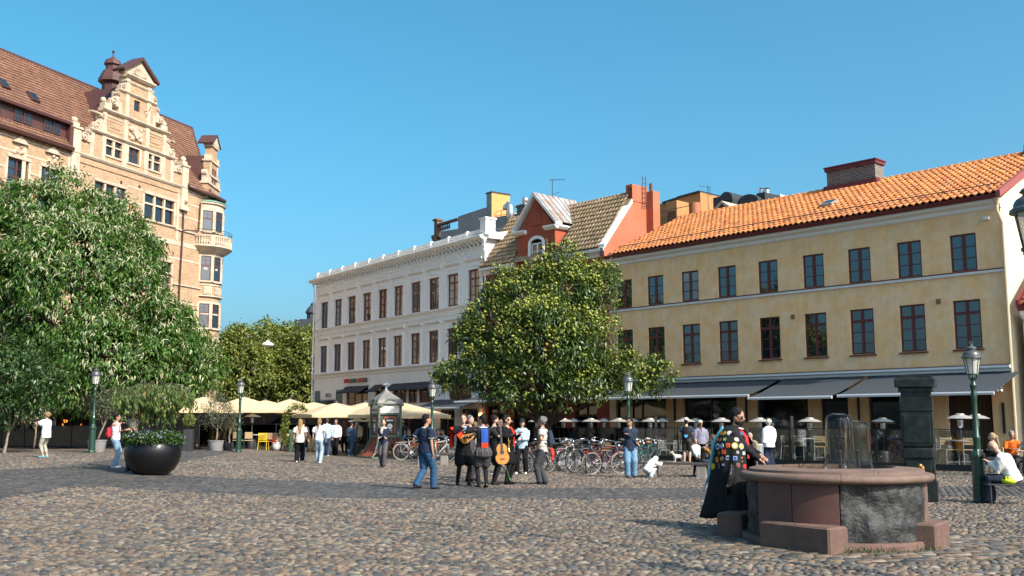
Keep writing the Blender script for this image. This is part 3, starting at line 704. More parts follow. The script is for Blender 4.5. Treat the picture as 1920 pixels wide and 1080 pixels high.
for k in range(52):
    x = .25 + k * .462; mb = MB(); mb.prism([(.003, 12.22), (.10, 12.24), (.13, 12.34), (.34, 12.46), (.36, 12.56), (.003, 12.56)], x - .075, x + .075, 'x')
    mb.ball((x, .10, 12.24), .07, 6, 5); mb.build('corbel', M_WHT2, wb)
mb = MB(); mb.prism([(.003, 12.562), (.40, 12.562), (.52, 12.66), (.56, 12.75), (.003, 12.80)], -.15, WL + .35, 'x'); mb.build('cornice', M_WHT2, wb)
mb = MB(); mb.box(-.1, WL + .1, -.25, -.1, 12.8, 13.22); mb.box(-.1, WL + .1, -.30, -.06, 13.222, 13.30); pp = mb.build('parapet', M_WHT2, wb)
for k in range(12):
    x = .05 + k * 2.19; mb = MB(); mb.box(x - .12, x + .12, -.28, .0, 12.8, 13.33); mb.box(x - .06, x + .06, -.2, -.06, 13.332, 13.39); mb.build('parapet_pier', M_WHT2, wb)
for k in range(11):
    x = .05 + k * 2.19 + .25; mb = MB(); mb.box(x, x + 1.69, -.1, -.07, 12.9, 12.93); mb.box(x, x + 1.69, -.1, -.07, 13.12, 13.15); mb.box(x, x + .03, -.1, -.07, 12.935, 13.115); mb.build('parapet_panel', M_WHT2, wb)
mb = MB(); mb.tube([(0, .25, 12.95), (WL, .25, 12.95)], .015, 5); mb.build('parapet_cable', M_DKMET, wb)
mb = MB(); mb.prism([(.0, 12.6), (.0, 13.1), (-.6, 13.0), (-2.6, 13.35), (-2.6, 12.6)], -.35, -.02, 'x'); mb.box(-.35, .25, -.45, .25, 12.81, 13.75); mb.box(-.42, .32, -.52, .32, 13.752, 13.85); mb.build('corner_pedestal', M_WHT2, wb)
mb = MB(); mb.poly([(WL, -.3, 12.8), (-.1, -.3, 12.8), (-.1, -6.0, 15.1), (WL - 8, -6, 15.1)]); mb.poly([(-.1, -6, 15.1), (-.1, -14, 12.8), (WL, -14, 12.8), (WL - 8, -6, 15.1)]); mb.poly([(WL, -.3, 12.8), (WL - 8, -6, 15.1), (WL, -14, 12.8)]); mb.build('roof', mat('black roofing felt', (.03, .033, .036), .8, .2, 1), wb)
for x in (-.12, WL + .06):
    mb = MB(); mb.lathe([(.05, 0), (.14, .25), (.15, .27)], 8, (x, .2, 12.25)); mb.tube([(x, .2, 12.3), (x, .12, 11.8), (x, .12, 0)], .055, 7); mb.build('downpipe', M_WHT2, wb)
# small dark awnings over the shop windows, sign letters, pizza panel
for h in gf[:5]: awning(wb, 'awning', h[0] - .1, h[1] + .1, 4.2, .75, 3.75, M_AWND, M_AWND, arms=False)
for a0, a1 in ((-.2, 2.8), (3.0, 5.6)): awning(wb, 'awning', a0, a1, 3.0, 1.9, 2.45, M_AWN, M_ALU, arms=False)
SR = mat('red sign enamel', (.55, .015, .02), .4, .05, 3); SG = mat('green sign enamel', (.01, .16, .10), .4, .05, 3); SK = mat('black sign letter', (.015, .015, .015), .5)
txt = 'PICCOLO-MONDO'; cols_ = 'RRRRGGGGRRGRG'; xs_ = np.linspace(18.55, 15.15, len(txt))
cmap = {'P': SR, 'I': SR}
for k, chh in enumerate(txt):
    m_ = SG if k in (4, 5, 6, 9, 12) else SR
    me = text_mesh(chh, .40 if chh != '-' else .4, m_, .04, 'sign_letter', .012); o = link('sign_letter', me, wb, (xs_[k], .09, 4.47)); o.rotation_euler = (R(90), 0, R(180))
mb = MB(); mb.box(20.2, 22.85, .003, .04, 3.32, 3.98); pz = mb.build('sign_board', M_WHT2, wb)
o = link('lettering', text_mesh('PIZZA', .36, SK, .008, 'lettering', .008), pz, (21.4, .052, 3.50)); o.rotation_euler = (R(90), 0, R(180))
M_MOS = mat('green mosaic', (.10, .14, .11), .5, .7, 9)
for a, b in ((22.95, 23.9), (19.05, 20.1)): mb = MB(); mb.box(a, b, .003, .04, 2.5, 4.0); mb.build('mosaic_panel', M_MOS, wb)
mb = MB(); mb.lathe([(.02, 0), (1.3, 0)], 2, cap=False) if False else None
aw = MB(); P = []
for j in range(7):
    a = math.pi / 2 * j / 6; y, z = .05 + 1.1 * math.sin(a), 2.35 + .9 * math.cos(a); P.append([(x, y, z) for x in (20.3, 23.2)])
for p, q in zip(P, P[1:]): aw.poly([p[1], p[0], q[0], q[1]])
for x in (20.3, 23.2): aw.poly([(x, .05, 2.35)] + [(x, p[0][1], p[0][2]) for p in P])
aw.build('door_canopy', mat('dark green canvas', (.02, .035, .022), .8), wb)
for s_, z_ in ((4.9, 2.0), (.25, 2.05)):
    o = MB().ball((s_, .18, z_), .10, 8, 6).build('wall_lamp', M_GOLD, wb, smooth=True); mb = MB(); mb.box(s_ - .04, s_ + .04, .003, .12, z_ - .25, z_ - .1); mb.build('lamp_bracket', M_BLACK, o)

# ================================================================== rooftop structures behind the white and red houses
gb = thing('grey_firewall_building', (0, 0, 0), 0, 'grey rendered blank wall with tall chimney behind the white building', 'building'); gb.location = WF.world(0, -9.5); gb.rotation_euler = (0, 0, WF.rz)
def wp(px, py, t=-9.5): s_, z_ = WF.pick(px, py, t); return (s_, z_)
prof = [wp(826, 460), wp(826, 434), wp(859, 429), wp(859, 406), wp(907, 390), wp(912, 389), wp(912, 410), wp(972, 400), wp(972, 440)]
prof = [(p[0], p[1]) for p in prof]; base = prof[0][1] - 3
mb = MB(); mb.prism([(prof[0][0], 8)] + prof[:-1] + [(prof[-2][0], 8)], -7, 0, 'y'); mb.build('wall', M_GREYPL, gb)
c0, cz = wp(912.5, 364); c1, _ = wp(922, 364)
mb = MB(); mb.box(c1, c0, -1.7, .004, prof[4][1] - 3, cz); chn = mb.build('chimney', M_GREYPL, gb)
mb = MB(); mb.box(c1 - .006, c1 - .002, -1.7, .004, prof[4][1] - 3, cz); mb.build('chimney_side', mat('sunlit orange side', (.60, .30, .10), .9, .08, 2), chn)  # sunlit right side put in as brighter orange; the shaded front stays grey
mb = MB(); mb.box(c1 - .06, c0 + .06, -1.76, .06, cz, cz + .1); mb.build('chimney_cap', M_DKMET, chn)
# railing and duct on the lower wall
a = wp(924, 408); b = wp(974, 398); rl = MB()
for k in range(6):
    f = k / 5; x, z = a[0] + (b[0] - a[0]) * f, a[1] + (b[1] - a[1]) * f - .25; rl.tube([(x, -.3, z), (x, -.3, z + .75)], .022, 5)
for h in (.4, .75): rl.tube([(a[0], -.3, a[1] - .25 + h), (b[0], -.3, b[1] - .25 + h)], .022, 5)
rl.build('railing', M_DKMET, gb)
dz = wp(967, 400); dk = MB(); dk.tube([(dz[0] - .15, .6, dz[1] - 1.0), (dz[0] - .15, .6, dz[1] + .1), (dz[0] - .1, .6, dz[1] + .42), (dz[0] + .1, .6, dz[1] + .58), (dz[0] + .35, .6, dz[1] + .45), (dz[0] + .42, .6, dz[1] + .25)], .27, 12); dk.build('ventilation_duct', M_STEEL, gb, smooth=True)
# stone balustrade with corbel on its left
a = wp(816, 415); b = wp(859, 427); M_BST = mat('brown stone', (.16, .10, .07), .9, .2, 4)
bl = MB(); bl.box(a[0] - .45, a[0], -.4, .1, wp(820, 445)[1], a[1]); bl.box(a[0] - .55, a[0] + .12, -.5, .2, a[1], a[1] + .15); bl.prism([(a[0] + .35, wp(805, 445)[1]), (a[0] - .3, wp(805, 445)[1] + .05), (a[0] - .3, wp(805, 455)[1]), (a[0] + .1, wp(805, 455)[1])], -.5, .2, 'y'); bo = bl.build('balustrade', M_BST, gb)
for k in range(6): x = a[0] - .7 - k * .28; q = MB(); q.lathe([(.05, 0), (.09, .15), (.05, .35), (.07, .5)], 7, (x, -.1, prof[1][1] + .05)); q.build('baluster', M_BST, bo)
q = MB(); q.box(b[0], a[0] - .5, -.3, .1, prof[1][1] + .56, prof[1][1] + .70); q.build('handrail', M_BST, bo)
# brick chimney with ball vent between the duct and the red dormer
bc = thing('roof_chimney', WF.world(*[wp(985, 400, -7)[0], -7]), WF.rz, 'weathered brick chimney with steel ball cowl beside the red dormer', 'chimney')
z1 = WF.pick(985, 388, -7)[1]; mb = MB(); mb.box(-.45, .45, -.4, .4, 11, z1); mb.box(-.52, .52, -.47, .47, z1, z1 + .12); mb.build('stack', M_DARKBRK, bc)
mb = MB(); mb.tube([(0, 0, z1 + .1), (0, 0, z1 + .3)], .12, 8); mb.ball((0, 0, z1 + .48), .26, 10, 8); mb.build('cowl', M_STEEL, bc, smooth=True)

ob = thing('orange_rooftop_building', YF.world(0, -15), YF.rz, 'orange rendered building block rising behind the yellow roof', 'building')
def yp(px, py, t=-15): return YF.pick(px, py, t)
pr = [yp(1236, 440), yp(1236, 382), yp(1243, 382), yp(1271, 373), yp(1271, 372), yp(1313, 360.5), yp(1313, 440)]
pr = [(p[0], p[1]) for p in pr]; pr[0] = (pr[1][0], 8); pr[-1] = (pr[-2][0], 8)
mb = MB(); mb.prism(pr, -8, 0, 'y'); mb.build('wall', M_ORPL, ob)
mb = MB(); mb.prism([(p[0], p[1] + q) for q, P in ((.0, pr[2:6]), ) for p in P] + [(p[0], p[1] + .12) for p in pr[2:6][::-1]], -8.1, .1, 'y'); mb.build('parapet_coping', M_DKMET, ob)
a = yp(1275, 385); mb = MB(); mb.box(a[0] - .9, a[0], .0, 1.5, 9, a[1]); mb.build('stair_house', M_ORPL, ob); mb = MB(); mb.box(a[0] - .8, a[0] - .1, 1.5, 1.53, a[1] - 1.6, a[1] - .7); mb.build('window', GL_W, ob)
rl = MB()
for py in (397, 413):
    p = yp(1240, py, -12); q = yp(1295, py - 12, -12); rl.tube([(p[0], 3, p[1]), (q[0], 3, q[1])], .025, 5)
rl.build('railing', M_DKMET, ob)
rr = MB(); p = yp(1237, 425, -11); q = yp(1400, 392, -11); rr.poly([(p[0], 4, p[1] - 1.2), (q[0], 4, q[1] - 1.2), (q[0], .5, p[1] + 1.2), (p[0], .5, p[1] + 1.2)]); rr.build('lower_roof', M_MAROON, ob)
# steel flue
fl = thing('roof_flue', YF.world(yp(1303, 400, -9)[0], -9), YF.rz, 'fat terracotta coloured flue pipe poking up behind the orange roof', 'flue')
zt = yp(1303, 381, -9)[1]; mb = MB(); mb.tube([(0, 0, 11.5), (0, 0, zt)], .36, 14); mb.build('pipe', mat('terracotta painted metal', (.34, .12, .05), .6, .1, 3), fl, smooth='auto'); mb = MB(); mb.tube([(-.38, 0, zt - .9), (-.85, 0, zt - .75)], .17, 10); mb.build('side_outlet', M_STEEL, fl, smooth='auto')
# rooftop plant boxes
def plant(name, px0, px1, py0, py1, t, m, label, cat, curved=False, d=2.0, fins=False):
    s1, z1 = yp(px0, py0, t); s0, _ = yp(px1, py0, t); _, z0 = yp(px0, py1, t); o = thing(name, YF.world((s0 + s1) / 2, t), YF.rz, label, cat); w = (s1 - s0) / 2
    mb = MB()
    if curved: mb.prism([(-w, 10)] + [(w * math.cos(math.pi - math.pi * k / 10), z1 - .5 + .5 * math.sin(math.pi * k / 10)) for k in range(11)] + [(w, 10)], -d, 0, 'y')
    else: mb.box(-w, w, -d, 0, 10, z1)
    mb.build('casing', m, o)
    mb = MB()
    for k in range(5): mb.box(-w * .8, w * .8, .005, .04, z1 - 1.1 + k * .12, z1 - 1.04 + k * .12)
    mb.build('louvre', M_BLACK, o)
    return o
plant('roof_vent_unit', 1348, 1373, 362, 390, -13, M_DKMET, 'black curved ventilation hood on the roof next to aerial', 'roof vent', True)
plant('roof_vent_unit', 1337, 1349, 371, 390, -13, M_DKMET, 'small black box vent left of the curved hood', 'roof vent')
plant('roof_vent_unit', 1382, 1421, 368, 392, -13, M_DKMET, 'wide low dark vent box with arched top behind ridge', 'roof vent', True)
plant('roof_vent_unit', 1418, 1434, 363, 392, -13.5, M_DKMET, 'narrow dark vent shaft with twin steel cowls', 'roof vent')
plant('stair_tower', 1427, 1463, 371, 395, -16, M_WHITEP, 'bright white rooftop stair block left of brick chimney', 'roof block', d=3)
for px in (1421, 1431):
    p = yp(px, 364, -13.6); o = thing('vent_cowl', YF.world(p[0], -14, p[1]), 0, 'shiny steel cowl, %s one of the pair on dark vent shaft' % ('left' if px < 1425 else 'right'), 'cowl', 'steel cowls on the vent shaft'); MB().lathe([(.1, -.2), (.1, .05), (.17, .08), (.17, .34), (.1, .4)], 10).build('drum', M_STEEL, o, smooth='auto'); MB().lathe([(.2, .42), (.02, .5)], 10).build('cap', M_STEEL, o)
# aerial behind
p = yp(1327, 352, -13); an2 = thing('roof_antenna', YF.world(p[0], -13, p[1]), 0, 'tall bent television aerial left of the black roof vents', 'antenna')
mb = MB(); mb.tube([(0, 0, -1.8), (0, 0, .15)], .02, 5); mb.tube([(-.6, 0, .12), (.15, 0, .02)], .014, 5); mb.build('mast', M_DKMET, an2)
for k in range(6): mb = MB(); z = -.5 + k * .1; mb.tube([(-.02, 0, z), (.22, 0, z + .02)], .01, 4); mb.build('rod', M_DKMET, an2)
# small gabled dormer of the house behind
gd = thing('gabled_roof_house', YF.world(yp(1355, 395, -8.5)[0], -8.5), YF.rz, 'small gable with white trim peeping over the orange ridge', 'house')
ap = yp(1355, 381, -8.5); lo = yp(1335, 404, -8.5); w = abs(lo[0] - ap[0]); hh = ap[1] - lo[1]
mb = MB(); mb.prism([(-w, ap[1] - hh), (0, ap[1] - .05), (w, ap[1] - hh), (w, 10), (-w, 10)], -4, 0, 'y'); mb.build('wall', mat('dark brown brickwork', (.10, .05, .035), .9, .3, 8), gd)
mb = MB()
for sg in (-1, 1): mb.prism([(sg * (w + .12), ap[1] - hh - .1), (0, ap[1] - .04), (0, ap[1] + .14), (sg * (w + .12), ap[1] - hh + .1)], -4.1, .12, 'y')
mb.build('roof', mat('pale lichen tile', (.42, .35, .27), .9, .3, 6), gd)

# ================================================================== small house at the right edge
SB = Fac((YF.world(-.35, -1.2).x, YF.world(-.35, -1.2).y), 137.7)
hb = thing('grey_side_house', YF.world(-.3, -.6), YF.rz, 'grey house with red tile roof at the right edge', 'house')
mb = MB(); mb.box(-9, -.02, -8, 0, -.3, 5.75); mb.build('wall', mat('cool grey plaster', (.42, .42, .42), .9, .06, 1.5, .1, 40), hb)
mb = MB(); mb.prism([(.003, 5.45), (.15, 5.5), (.28, 5.62), (.28, 5.78), (.003, 5.78)], -9, -.05, 'x'); mb.build('cornice', M_WHITEP, hb)
mb = MB(); mb.prism([(.0, 5.79), (.34, 5.79), (.40, 5.98), (.0, 5.98)], -9, .02, 'x'); mb.build('gutter', M_MAROON, hb)
mb = MB(); mb.poly([(-.06, .3, 5.95), (-9, .3, 5.95), (-9, -4, 9.3), (-.06, -4, 9.3)]); mb.build('roof_deck', M_ORT, hb); tile_roof(hb, (-2.6, .36, 5.98), (1, 0, 0), (0, -4.3, 3.35), 2.5, 5.4, .25, .38, M_ORT, hump=.08)
mb = MB(); mb.prism([(.4, 5.9), (.4, 6.18), (-4, 9.5), (-4, 9.2)], -.06, .05, 'x'); mb.build('verge_board', M_MAROON, hb)
# ================================================================== tan brick building on the left
bb = BF.root('brick_building', 'tall tan brick building with stepped stone gable, brown tile roof and round corner bay', 'building')
BE = 19.75; BL = 34.0; G0, G1 = 4.8, 16.6
ST = [c for c in (20.8, 18.15, 23.5, 26.2, 28.9, 31.6)]
bh = [(c - .8, c + .8, 15.1, 18.1) for c in ST] + [(c - .8, c + .8, z, z + 2.2) for c in ST for z in (11.2, 7.2)]
bh += [(6.05, 9.3, 16.5, 18.35)] + [(11.3, 14.3, 15.9, 18.2)] + [(6.05, 9.3, z, z + 2.2) for z in (11.4, 7.4)] + [(11.3, 14.3, z, z + 2.2) for z in (11.4, 7.4)]
mb = MB(); wall(mb, 1.6, BL, 4.2, BE, bh, 0, .25); mb.poly([(BL, 0, 0), (BL, -14, 0), (BL, -14, BE), (BL, 0, BE)]); mb.poly([(.2, -1.2, 0), (.2, -14, 0), (.2, -14, BE), (.2, -1.2, BE)][::-1])
mb.build('front_wall', M_TBRK, bb)
mb = MB(); gfl = [(3.2 + k * 3.3, 5.6 + k * 3.3, .2, 3.2) for k in range(9)]; wall(mb, 1.6, BL, -.3, 4.2, gfl, .03, .4); mb.build('shop_wall', mat('dark stone base', (.10, .075, .06), .8, .2, 2), bb)
for h in gfl: window(bb, *h, M_BLACK, GL_S, 2, (), .75, .1, .05, .1, y=-.3, panes=False, name='shop_window')
for h in bh:
    w3 = h[1] - h[0] > 2.5
    window(bb, *h, M_BROWNM, GL_Y, 3 if w3 else 2, (.80,), .62, .10, .05, .18 if w3 else .12, y=-.16, panes=False)
    mb = MB(); mb.prism([(.003, h[3] + .0), (.08, h[3] + .02), (.10, h[3] + .22), (.003, h[3] + .24)], h[0] - .12, h[1] + .12, 'x'); mb.prism([(.003, h[2] - .22), (.14, h[2] - .12), (.14, h[2] - .02), (.003, h[2])], h[0] - .15, h[1] + .15, 'x')
    for x in (h[0] - .2, h[1] + .002): mb.box(x, x + .198, .003, .03, h[2], h[3])
    mb.build('window_surround', M_STONE, bb)
    if w3:
        for q in (1, 2):
            x = h[0] + (h[1] - h[0]) * q / 3; mb = MB(); mb.box(x - .09, x + .09, -.12, .02, h[2], h[3]); mb.build('stone_mullion', M_STONE, bb)
        mb = MB(); mb.box(h[0], h[1], -.12, .01, h[2] + (h[3] - h[2]) * .6, h[2] + (h[3] - h[2]) * .67); mb.build('stone_transom', M_STONE, bb)
# carved crests and little pediments over the left windows
for c in ST[:3]:
    mb = MB(); mb.prism([(c - .55, 19.2), (c + .55, 19.2), (c, 19.62)], .003, .16, 'y'); mb.prism([(c - .62, 19.12), (c + .62, 19.12), (c + .62, 19.2), (c - .62, 19.2)], .003, .2, 'y'); mb.build('window_pediment', M_STONE, bb)
    mb = MB()
    for k in range(9): mb.ball((c + random.uniform(-.4, .4), .03, 18.75 + random.uniform(-.28, .25)), random.uniform(.08, .16), 6, 5, (1, .6, 1))
    mb.build('carved_crest', M_STONEG, bb, smooth=True)
# stone bands
for z, hgt, d in ((19.35, .14, .05), (16.25, .16, .12), (15.05, .38, .03), (13.95, .16, .025), (12.0, .14, .1), (10.6, .2, .03), (17.35, .14, .022), (8.1, .2, .03), (18.45, .13, .022)):
    segs = [(1.6, BL)]
    for h in bh:
        if h[2] - .25 < z + hgt and z < h[3] + .26:
            ns = []
            for a, b in segs:
                if h[1] + .2 <= a or h[0] - .2 >= b: ns.append((a, b)); continue
                if h[0] - .2 > a: ns.append((a, h[0] - .2))
                if h[1] + .2 < b: ns.append((h[1] + .2, b))
            segs = ns
    for a, b in segs: mb = MB(); mb.prism([(.002, z), (d, z + .02), (d, z + hgt - .03), (.002, z + hgt)], a, b, 'x'); mb.build('stone_band', M_STONE, bb)
for k in range(9):
    x = 1.75 + k * 3.7; mb = MB(); mb.box(x, x + .28, .004, .04, 15.46, 19.3) if k in (1, 4, 5) else mb.box(x, x + .2, .004, .03, 12.2, 13.9); mb.build('stone_pilaster', M_STONE, bb)
mb = MB()
for k in range(30):
    x = 17.0 + k * .55; mb.box(x, x + .22, .003, .07, 19.5, 19.62)
q = mb.build('brick_dentils', M_TBRK, bb); q['kind'] = 'stuff'
# main roof with continuous dormer strip
BRD, BRZ = -6.0, 27.25; vb = Vector((0, BRD - .35, BRZ - BE)); VN = vb.length; vbn = vb.normalized()
RX = -3.0; HX = 2.2
mb = MB(); k_ = .16; tk = Vector((0, .35, BE)) + vb * k_
mb.poly([(BL, .35, BE), (G1, .35, BE), (G1, tk.y, tk.z), (G0, tk.y, tk.z), (G0, .35, BE), (HX, .35, BE), (RX, BRD, BRZ - .05), (BL, BRD, BRZ - .05)]); mb.poly([(HX, .35, BE), (RX - 1.5, -9, BE), (RX, BRD, BRZ - .05)]); mb.poly([(RX, BRD, BRZ - .05), (BL, BRD, BRZ - .05), (BL, -12.5, BE), (RX, -12.5, BE)]); mb.build('roof_deck', M_BRT, bb)
DSTRIP = (.95, 3.1)
tile_roof(bb, (RX, .40, BE + .03), (1, 0, 0), vb, 33.0, VN, .30, .36, M_BRT, hump=.05, skip=lambda a, b: (a + RX > 16.9 and DSTRIP[0] < b < DSTRIP[1] - .6) or (G0 - .1 < a + RX < G1 + .1 and b < 1.6) or a + RX < HX - (HX - RX) * b / VN, name='tiles')
mb = MB(); mb.tube([(RX, BRD, BRZ + .03), (BL, BRD, BRZ + .03)], .2, 6); mb.build('ridge_cap', M_BROWNM, bb); mb = MB(); mb.tube([(HX, .3, BE + .1), (RX, BRD, BRZ + .03)], .15, 6); mb.build('hip_cap', M_BROWNM, bb)
mb = MB(); mb.prism([(.10, BE - .1), (.42, BE - .1), (.50, BE + .08), (.44, BE + .14), (.10, BE + .10)], 16.7, BL, 'x'); mb.build('gutter', M_BROWNM, bb)
def rp(x, d, h=0.0): nn_ = Vector((0, -vbn.z, vbn.y)); nn_ = nn_ if nn_.z > 0 else -nn_; return Vector((x, .35, BE)) + vbn * d + nn_ * h
p0, p1 = rp(0, .9), rp(0, 2.35); yf = p0.y + .12
mb = MB(); mb.prism([(p0.y - .6, p0.z), (yf, p0.z - .02), (yf, p0.z + 1.0), (p0.y - 1.2, p0.z + 1.25)], 17.0, BL, 'x'); ds = mb.build('dormer_strip', M_BROWNM, bb)
mb = MB(); mb.prism([(yf - .05, p0.z + 1.002), (yf + .42, p0.z + .96), (yf + .46, p0.z + 1.10), (yf + .1, p0.z + 1.30), (yf - 1.2, p0.z + 1.75), (yf - 1.2, p0.z + 1.2)], 16.85, BL, 'x'); mb.build('dormer_eave', M_BROWNM, ds)
for c in (18.2, 20.6, 23.0, 25.4, 27.8):
    for q in (-.37, .37): window(ds, c + q - .32, c + q + .32, p0.z + .12, p0.z + .90, M_BROWNM, GL_Y, 3, (.33, .66), None, .04, .03, .03, y=yf + .03, panes=False)
mb = MB(); mb.prism([(yf + .35, p0.z - .8), (yf + .35, p0.z + .9), (yf - 1.6, p0.z + 1.9), (yf - 1.6, p0.z - .8)], 16.65, 16.95, 'x'); mb.build('dormer_cheek', M_BROWNM, ds)
for px, d in ((4, 4.6), (56, 4.3)):
    x = BF.pick(px, 150 if px > 10 else 130, -3)[0]; mb = MB(); a, b_, c_, d_ = rp(x - .35, d, .26), rp(x + .35, d, .26), rp(x + .35, d + .9, .26), rp(x - .35, d + .9, .26); mb.poly([a, b_, c_, d_]); e = rp(0, 0, -.28) - rp(0, 0, 0)
    for q, w in ((a, b_), (b_, c_), (c_, d_), (d_, a)): mb.poly([q, w, w + e, q + e])
    so = mb.build('skylight', M_BROWNM, bb); g = MB(); g.poly([rp(x - .27, d + .08, .27), rp(x + .27, d + .08, .27), rp(x + .27, d + .82, .27), rp(x - .27, d + .82, .27)]); g.build('pane', GL_Y, so)
# ------------------------------------------------ stepped gable
gt = thing('x') if False else None
GC = 10.7; mb = MB(); T = .06
gh_ = [(11.95, 13.5, 20.25, 21.4), (10.15, 11.25, 20.25, 21.4), (7.9, 9.45, 20.25, 21.4)]
wall(mb, 6.4, 15.0, BE - .6, 21.62, gh_, T, .25); wall(mb, G0, 6.4, BE - .6, 20.7, (), T); wall(mb, 15.0, G1, BE - .6, 20.7, (), T)
wall(mb, 7.35, 13.9, 21.62, 23.40, (), T); wall(mb, 8.65, 12.5, 23.40, 25.25, [(10.32, 10.92, 24.2, 25.0)], T, .2); wall(mb, 9.2, 11.85, 25.25, 26.6, (), T)
gab = mb.build('stepped_gable', M_TBRK, bb)
mb = MB()   # masonry behind the gable face: side returns of each tier and the cross roof
for a0, a1, z0, z1 in ((6.4, 15.0, 20.4, 21.6), (7.35, 13.9, 21.6, 23.38), (8.65, 12.5, 23.38, 25.24), (9.2, 11.85, 25.24, 26.6)): mb.box(a0 + .002, a1 - .002, -.6, T - .003, z0, z1) if False else [mb.poly([(x, T, z0), (x, -.6, z0), (x, -.6, z1), (x, T, z1)]) for x in (a0, a1)] + [mb.poly([(a0, T, z1), (a1, T, z1), (a1, -.6, z1), (a0, -.6, z1)])] + [mb.poly([(a0, -.6, z0), (a1, -.6, z0), (a1, -.6, z1), (a0, -.6, z1)])]
mb.build('gable_return', M_STONE, gab)
mb = MB(); mb.prism([(7.6, 19.8), (10.6, 26.3), (13.6, 19.8)], -6.5, -.3, 'y'); mb.build('cross_roof', M_BROWNM, gab)
for h in gh_:
    n = 2; window(gab, *h, M_BROWNM, GL_Y, n, (.8,), .60, .08, .04, .2 if h[1] - h[0] > 1.2 else .1, y=-.1, panes=False); mb = MB()
    for x in (h[0] - .22, h[1] + .002): mb.box(x, x + .218, T + .002, T + .04, h[2] - .1, h[3] + .12)
    mb.box(h[0] - .001, h[1] + .001, T + .002, T + .05, h[3] + .002, h[3] + .12); mb.box(h[0], h[1], T + .002, T + .08, h[2] - .12, h[2] - .002)
    if h[1] - h[0] > 1.2: c = (h[0] + h[1]) / 2; mb.box(c - .11, c + .11, -.06, T + .01, h[2], h[3]); mb.box(h[0], h[1], -.06, T + .005, h[2] + .64, h[2] + .74)
    mb.build('window_surround', M_STONE, gab)
window(gab, 10.32, 10.92, 24.2, 25.0, M_BROWNM, GL_Y, 1, (.65, .82), None, .06, .03, .03, y=-.06, panes=False)
def strip(a0, a1, z0, z1, d=.14, m=M_STONE, nm='gable_cornice'):
    q = MB(); q.prism([(T - .3, z0), (T + d * .45, z0), (T + d, z0 + (z1 - z0) * .6), (T + d, z1), (T - .3, z1 + .03)], a0, a1, 'x'); return q.build(nm, m, gab)
strip(6.2, 15.2, 21.55, 21.75, .22); strip(7.1, 14.1, 23.30, 23.52, .24); strip(8.6, 12.55, 25.2, 25.36, .16); strip(9.0, 12.05, 26.45, 26.72, .30); strip(G0, G1, 19.58, 19.8, .16); strip(6.4, 15.0, 22.95, 23.05, .06); strip(9.2, 11.85, 26.05, 26.2, .1)
for x0, x1, z0, z1 in ((11.45, 11.85, 19.8, 26.4), (9.2, 9.6, 19.8, 26.4), (13.55, 13.9, 19.8, 23.25), (7.35, 7.7, 19.8, 23.25), (14.65, 15.0, 19.8, 21.5), (6.4, 6.75, 19.8, 21.5), (8.65, 8.95, 23.5, 24.4), (12.2, 12.5, 23.5, 24.4)):
    mb = MB(); mb.box(x0, x1, T + .002, T + .055, z0, z1); mb.build('stone_pilaster', M_STONE, gab)
for x0, x1 in ((G0 - .1, G0 + .62), (G1 - .7, G1 + .05)):
    mb = MB(); mb.box(x0, x1, -.5, T + .12, 18.2, 21.35); mb.box(x0 - .08, x1 + .08, -.58, T + .2, 21.352, 21.5); mb.box(x0 + .1, x1 - .1, -.4, T + .02, 21.502, 21.8); mb.ball(((x0 + x1) / 2, -.15, 21.98), .24, 9, 7); mb.box(x0 - .1, x1 + .1, -.3, T + .2, 17.9, 18.2); mb.build('corner_pier', M_STONE, gab)
# pediment
mb = MB(); mb.prism([(8.85, 26.74), (12.2, 26.74), (10.52, 28.1)], -.5, T + .05, 'y'); mb.build('pediment', M_STONE, gab)
mb = MB(); mb.prism([(9.5, 26.86), (11.55, 26.86), (10.52, 27.75)], T + .052, T + .06, 'y')
for k in range(12): a = math.pi * (k + .5) / 12; mb.bar((10.52, T + .06, 26.9), (10.52 + .7 * math.cos(a), T + .08, 26.9 + .55 * math.sin(a)), .09, .08)
mb.build('shell_carving', M_STONEG, gab)
mb = MB()
for e in (8.7, 12.35): mb.prism([(e, 26.76), (10.52, 28.1), (10.52, 28.34), (e - (.12 if e < 10 else -.12), 26.92)], -.7, T + .3, 'y')
mb.build('pediment_roof', M_BROWNM, gab)
# scrolls on the steps
def scroll(x, z, sx, w, h):
    """volute filling an outer corner of a step: big spiral below, curl above"""
    P = [(x, z)]
    for k in range(9): a = k / 8; P.append((x + sx * w * (1 - a) * (1 - .35 * math.sin(math.pi * a)), z + .34 + (h - .34) * a ** 1.3))
    P = [(x, z), (x + sx * w, z), (x + sx * w * 1.02, z + .3)] + P[2:]
    q = MB(); q.prism(P, -.25, T + .10, 'y')
    for c, r in (((x + sx * w * .62, z + .30), .30 * min(1, w)), ((x + sx * .14, z + h * .82), .17 * min(1, w))):
        Mx = Matrix.Translation((c[0], T + .1, c[1])) @ Matrix.Rotation(R(-90), 4, 'X')
        q.lathe([(r, -.3), (r, .08), (r * .75, .10), (r * .7, .04), (r * .35, .04), (r * .3, .12), (0, .13)], 14, M=Mx)
    q.build('scroll', M_STONEG, gab, smooth='auto')
for sx, xa, xb, xc in ((1, 15.0, 13.9, 12.5), (-1, 6.4, 7.35, 8.65)):
    scroll(xa, 20.7, sx, .95, .9); scroll(xb, 21.75, sx, 1.0, 1.35); scroll(xc, 23.95, sx, .9, 1.2)
    x = xb; mb = MB(); mb.box(min(x, x - sx * .7), max(x, x - sx * .7), -.3, T + .1, 23.52, 23.95); mb.ball((x - sx * .1, -.1, 24.15), .2, 8, 6); mb.build('step_block', M_STONE, gab)
scroll(11.85, 25.36, 1, .55, .9); scroll(9.2, 25.36, -1, .55, .9)
mb = MB(); c = (10.7, 22.45)
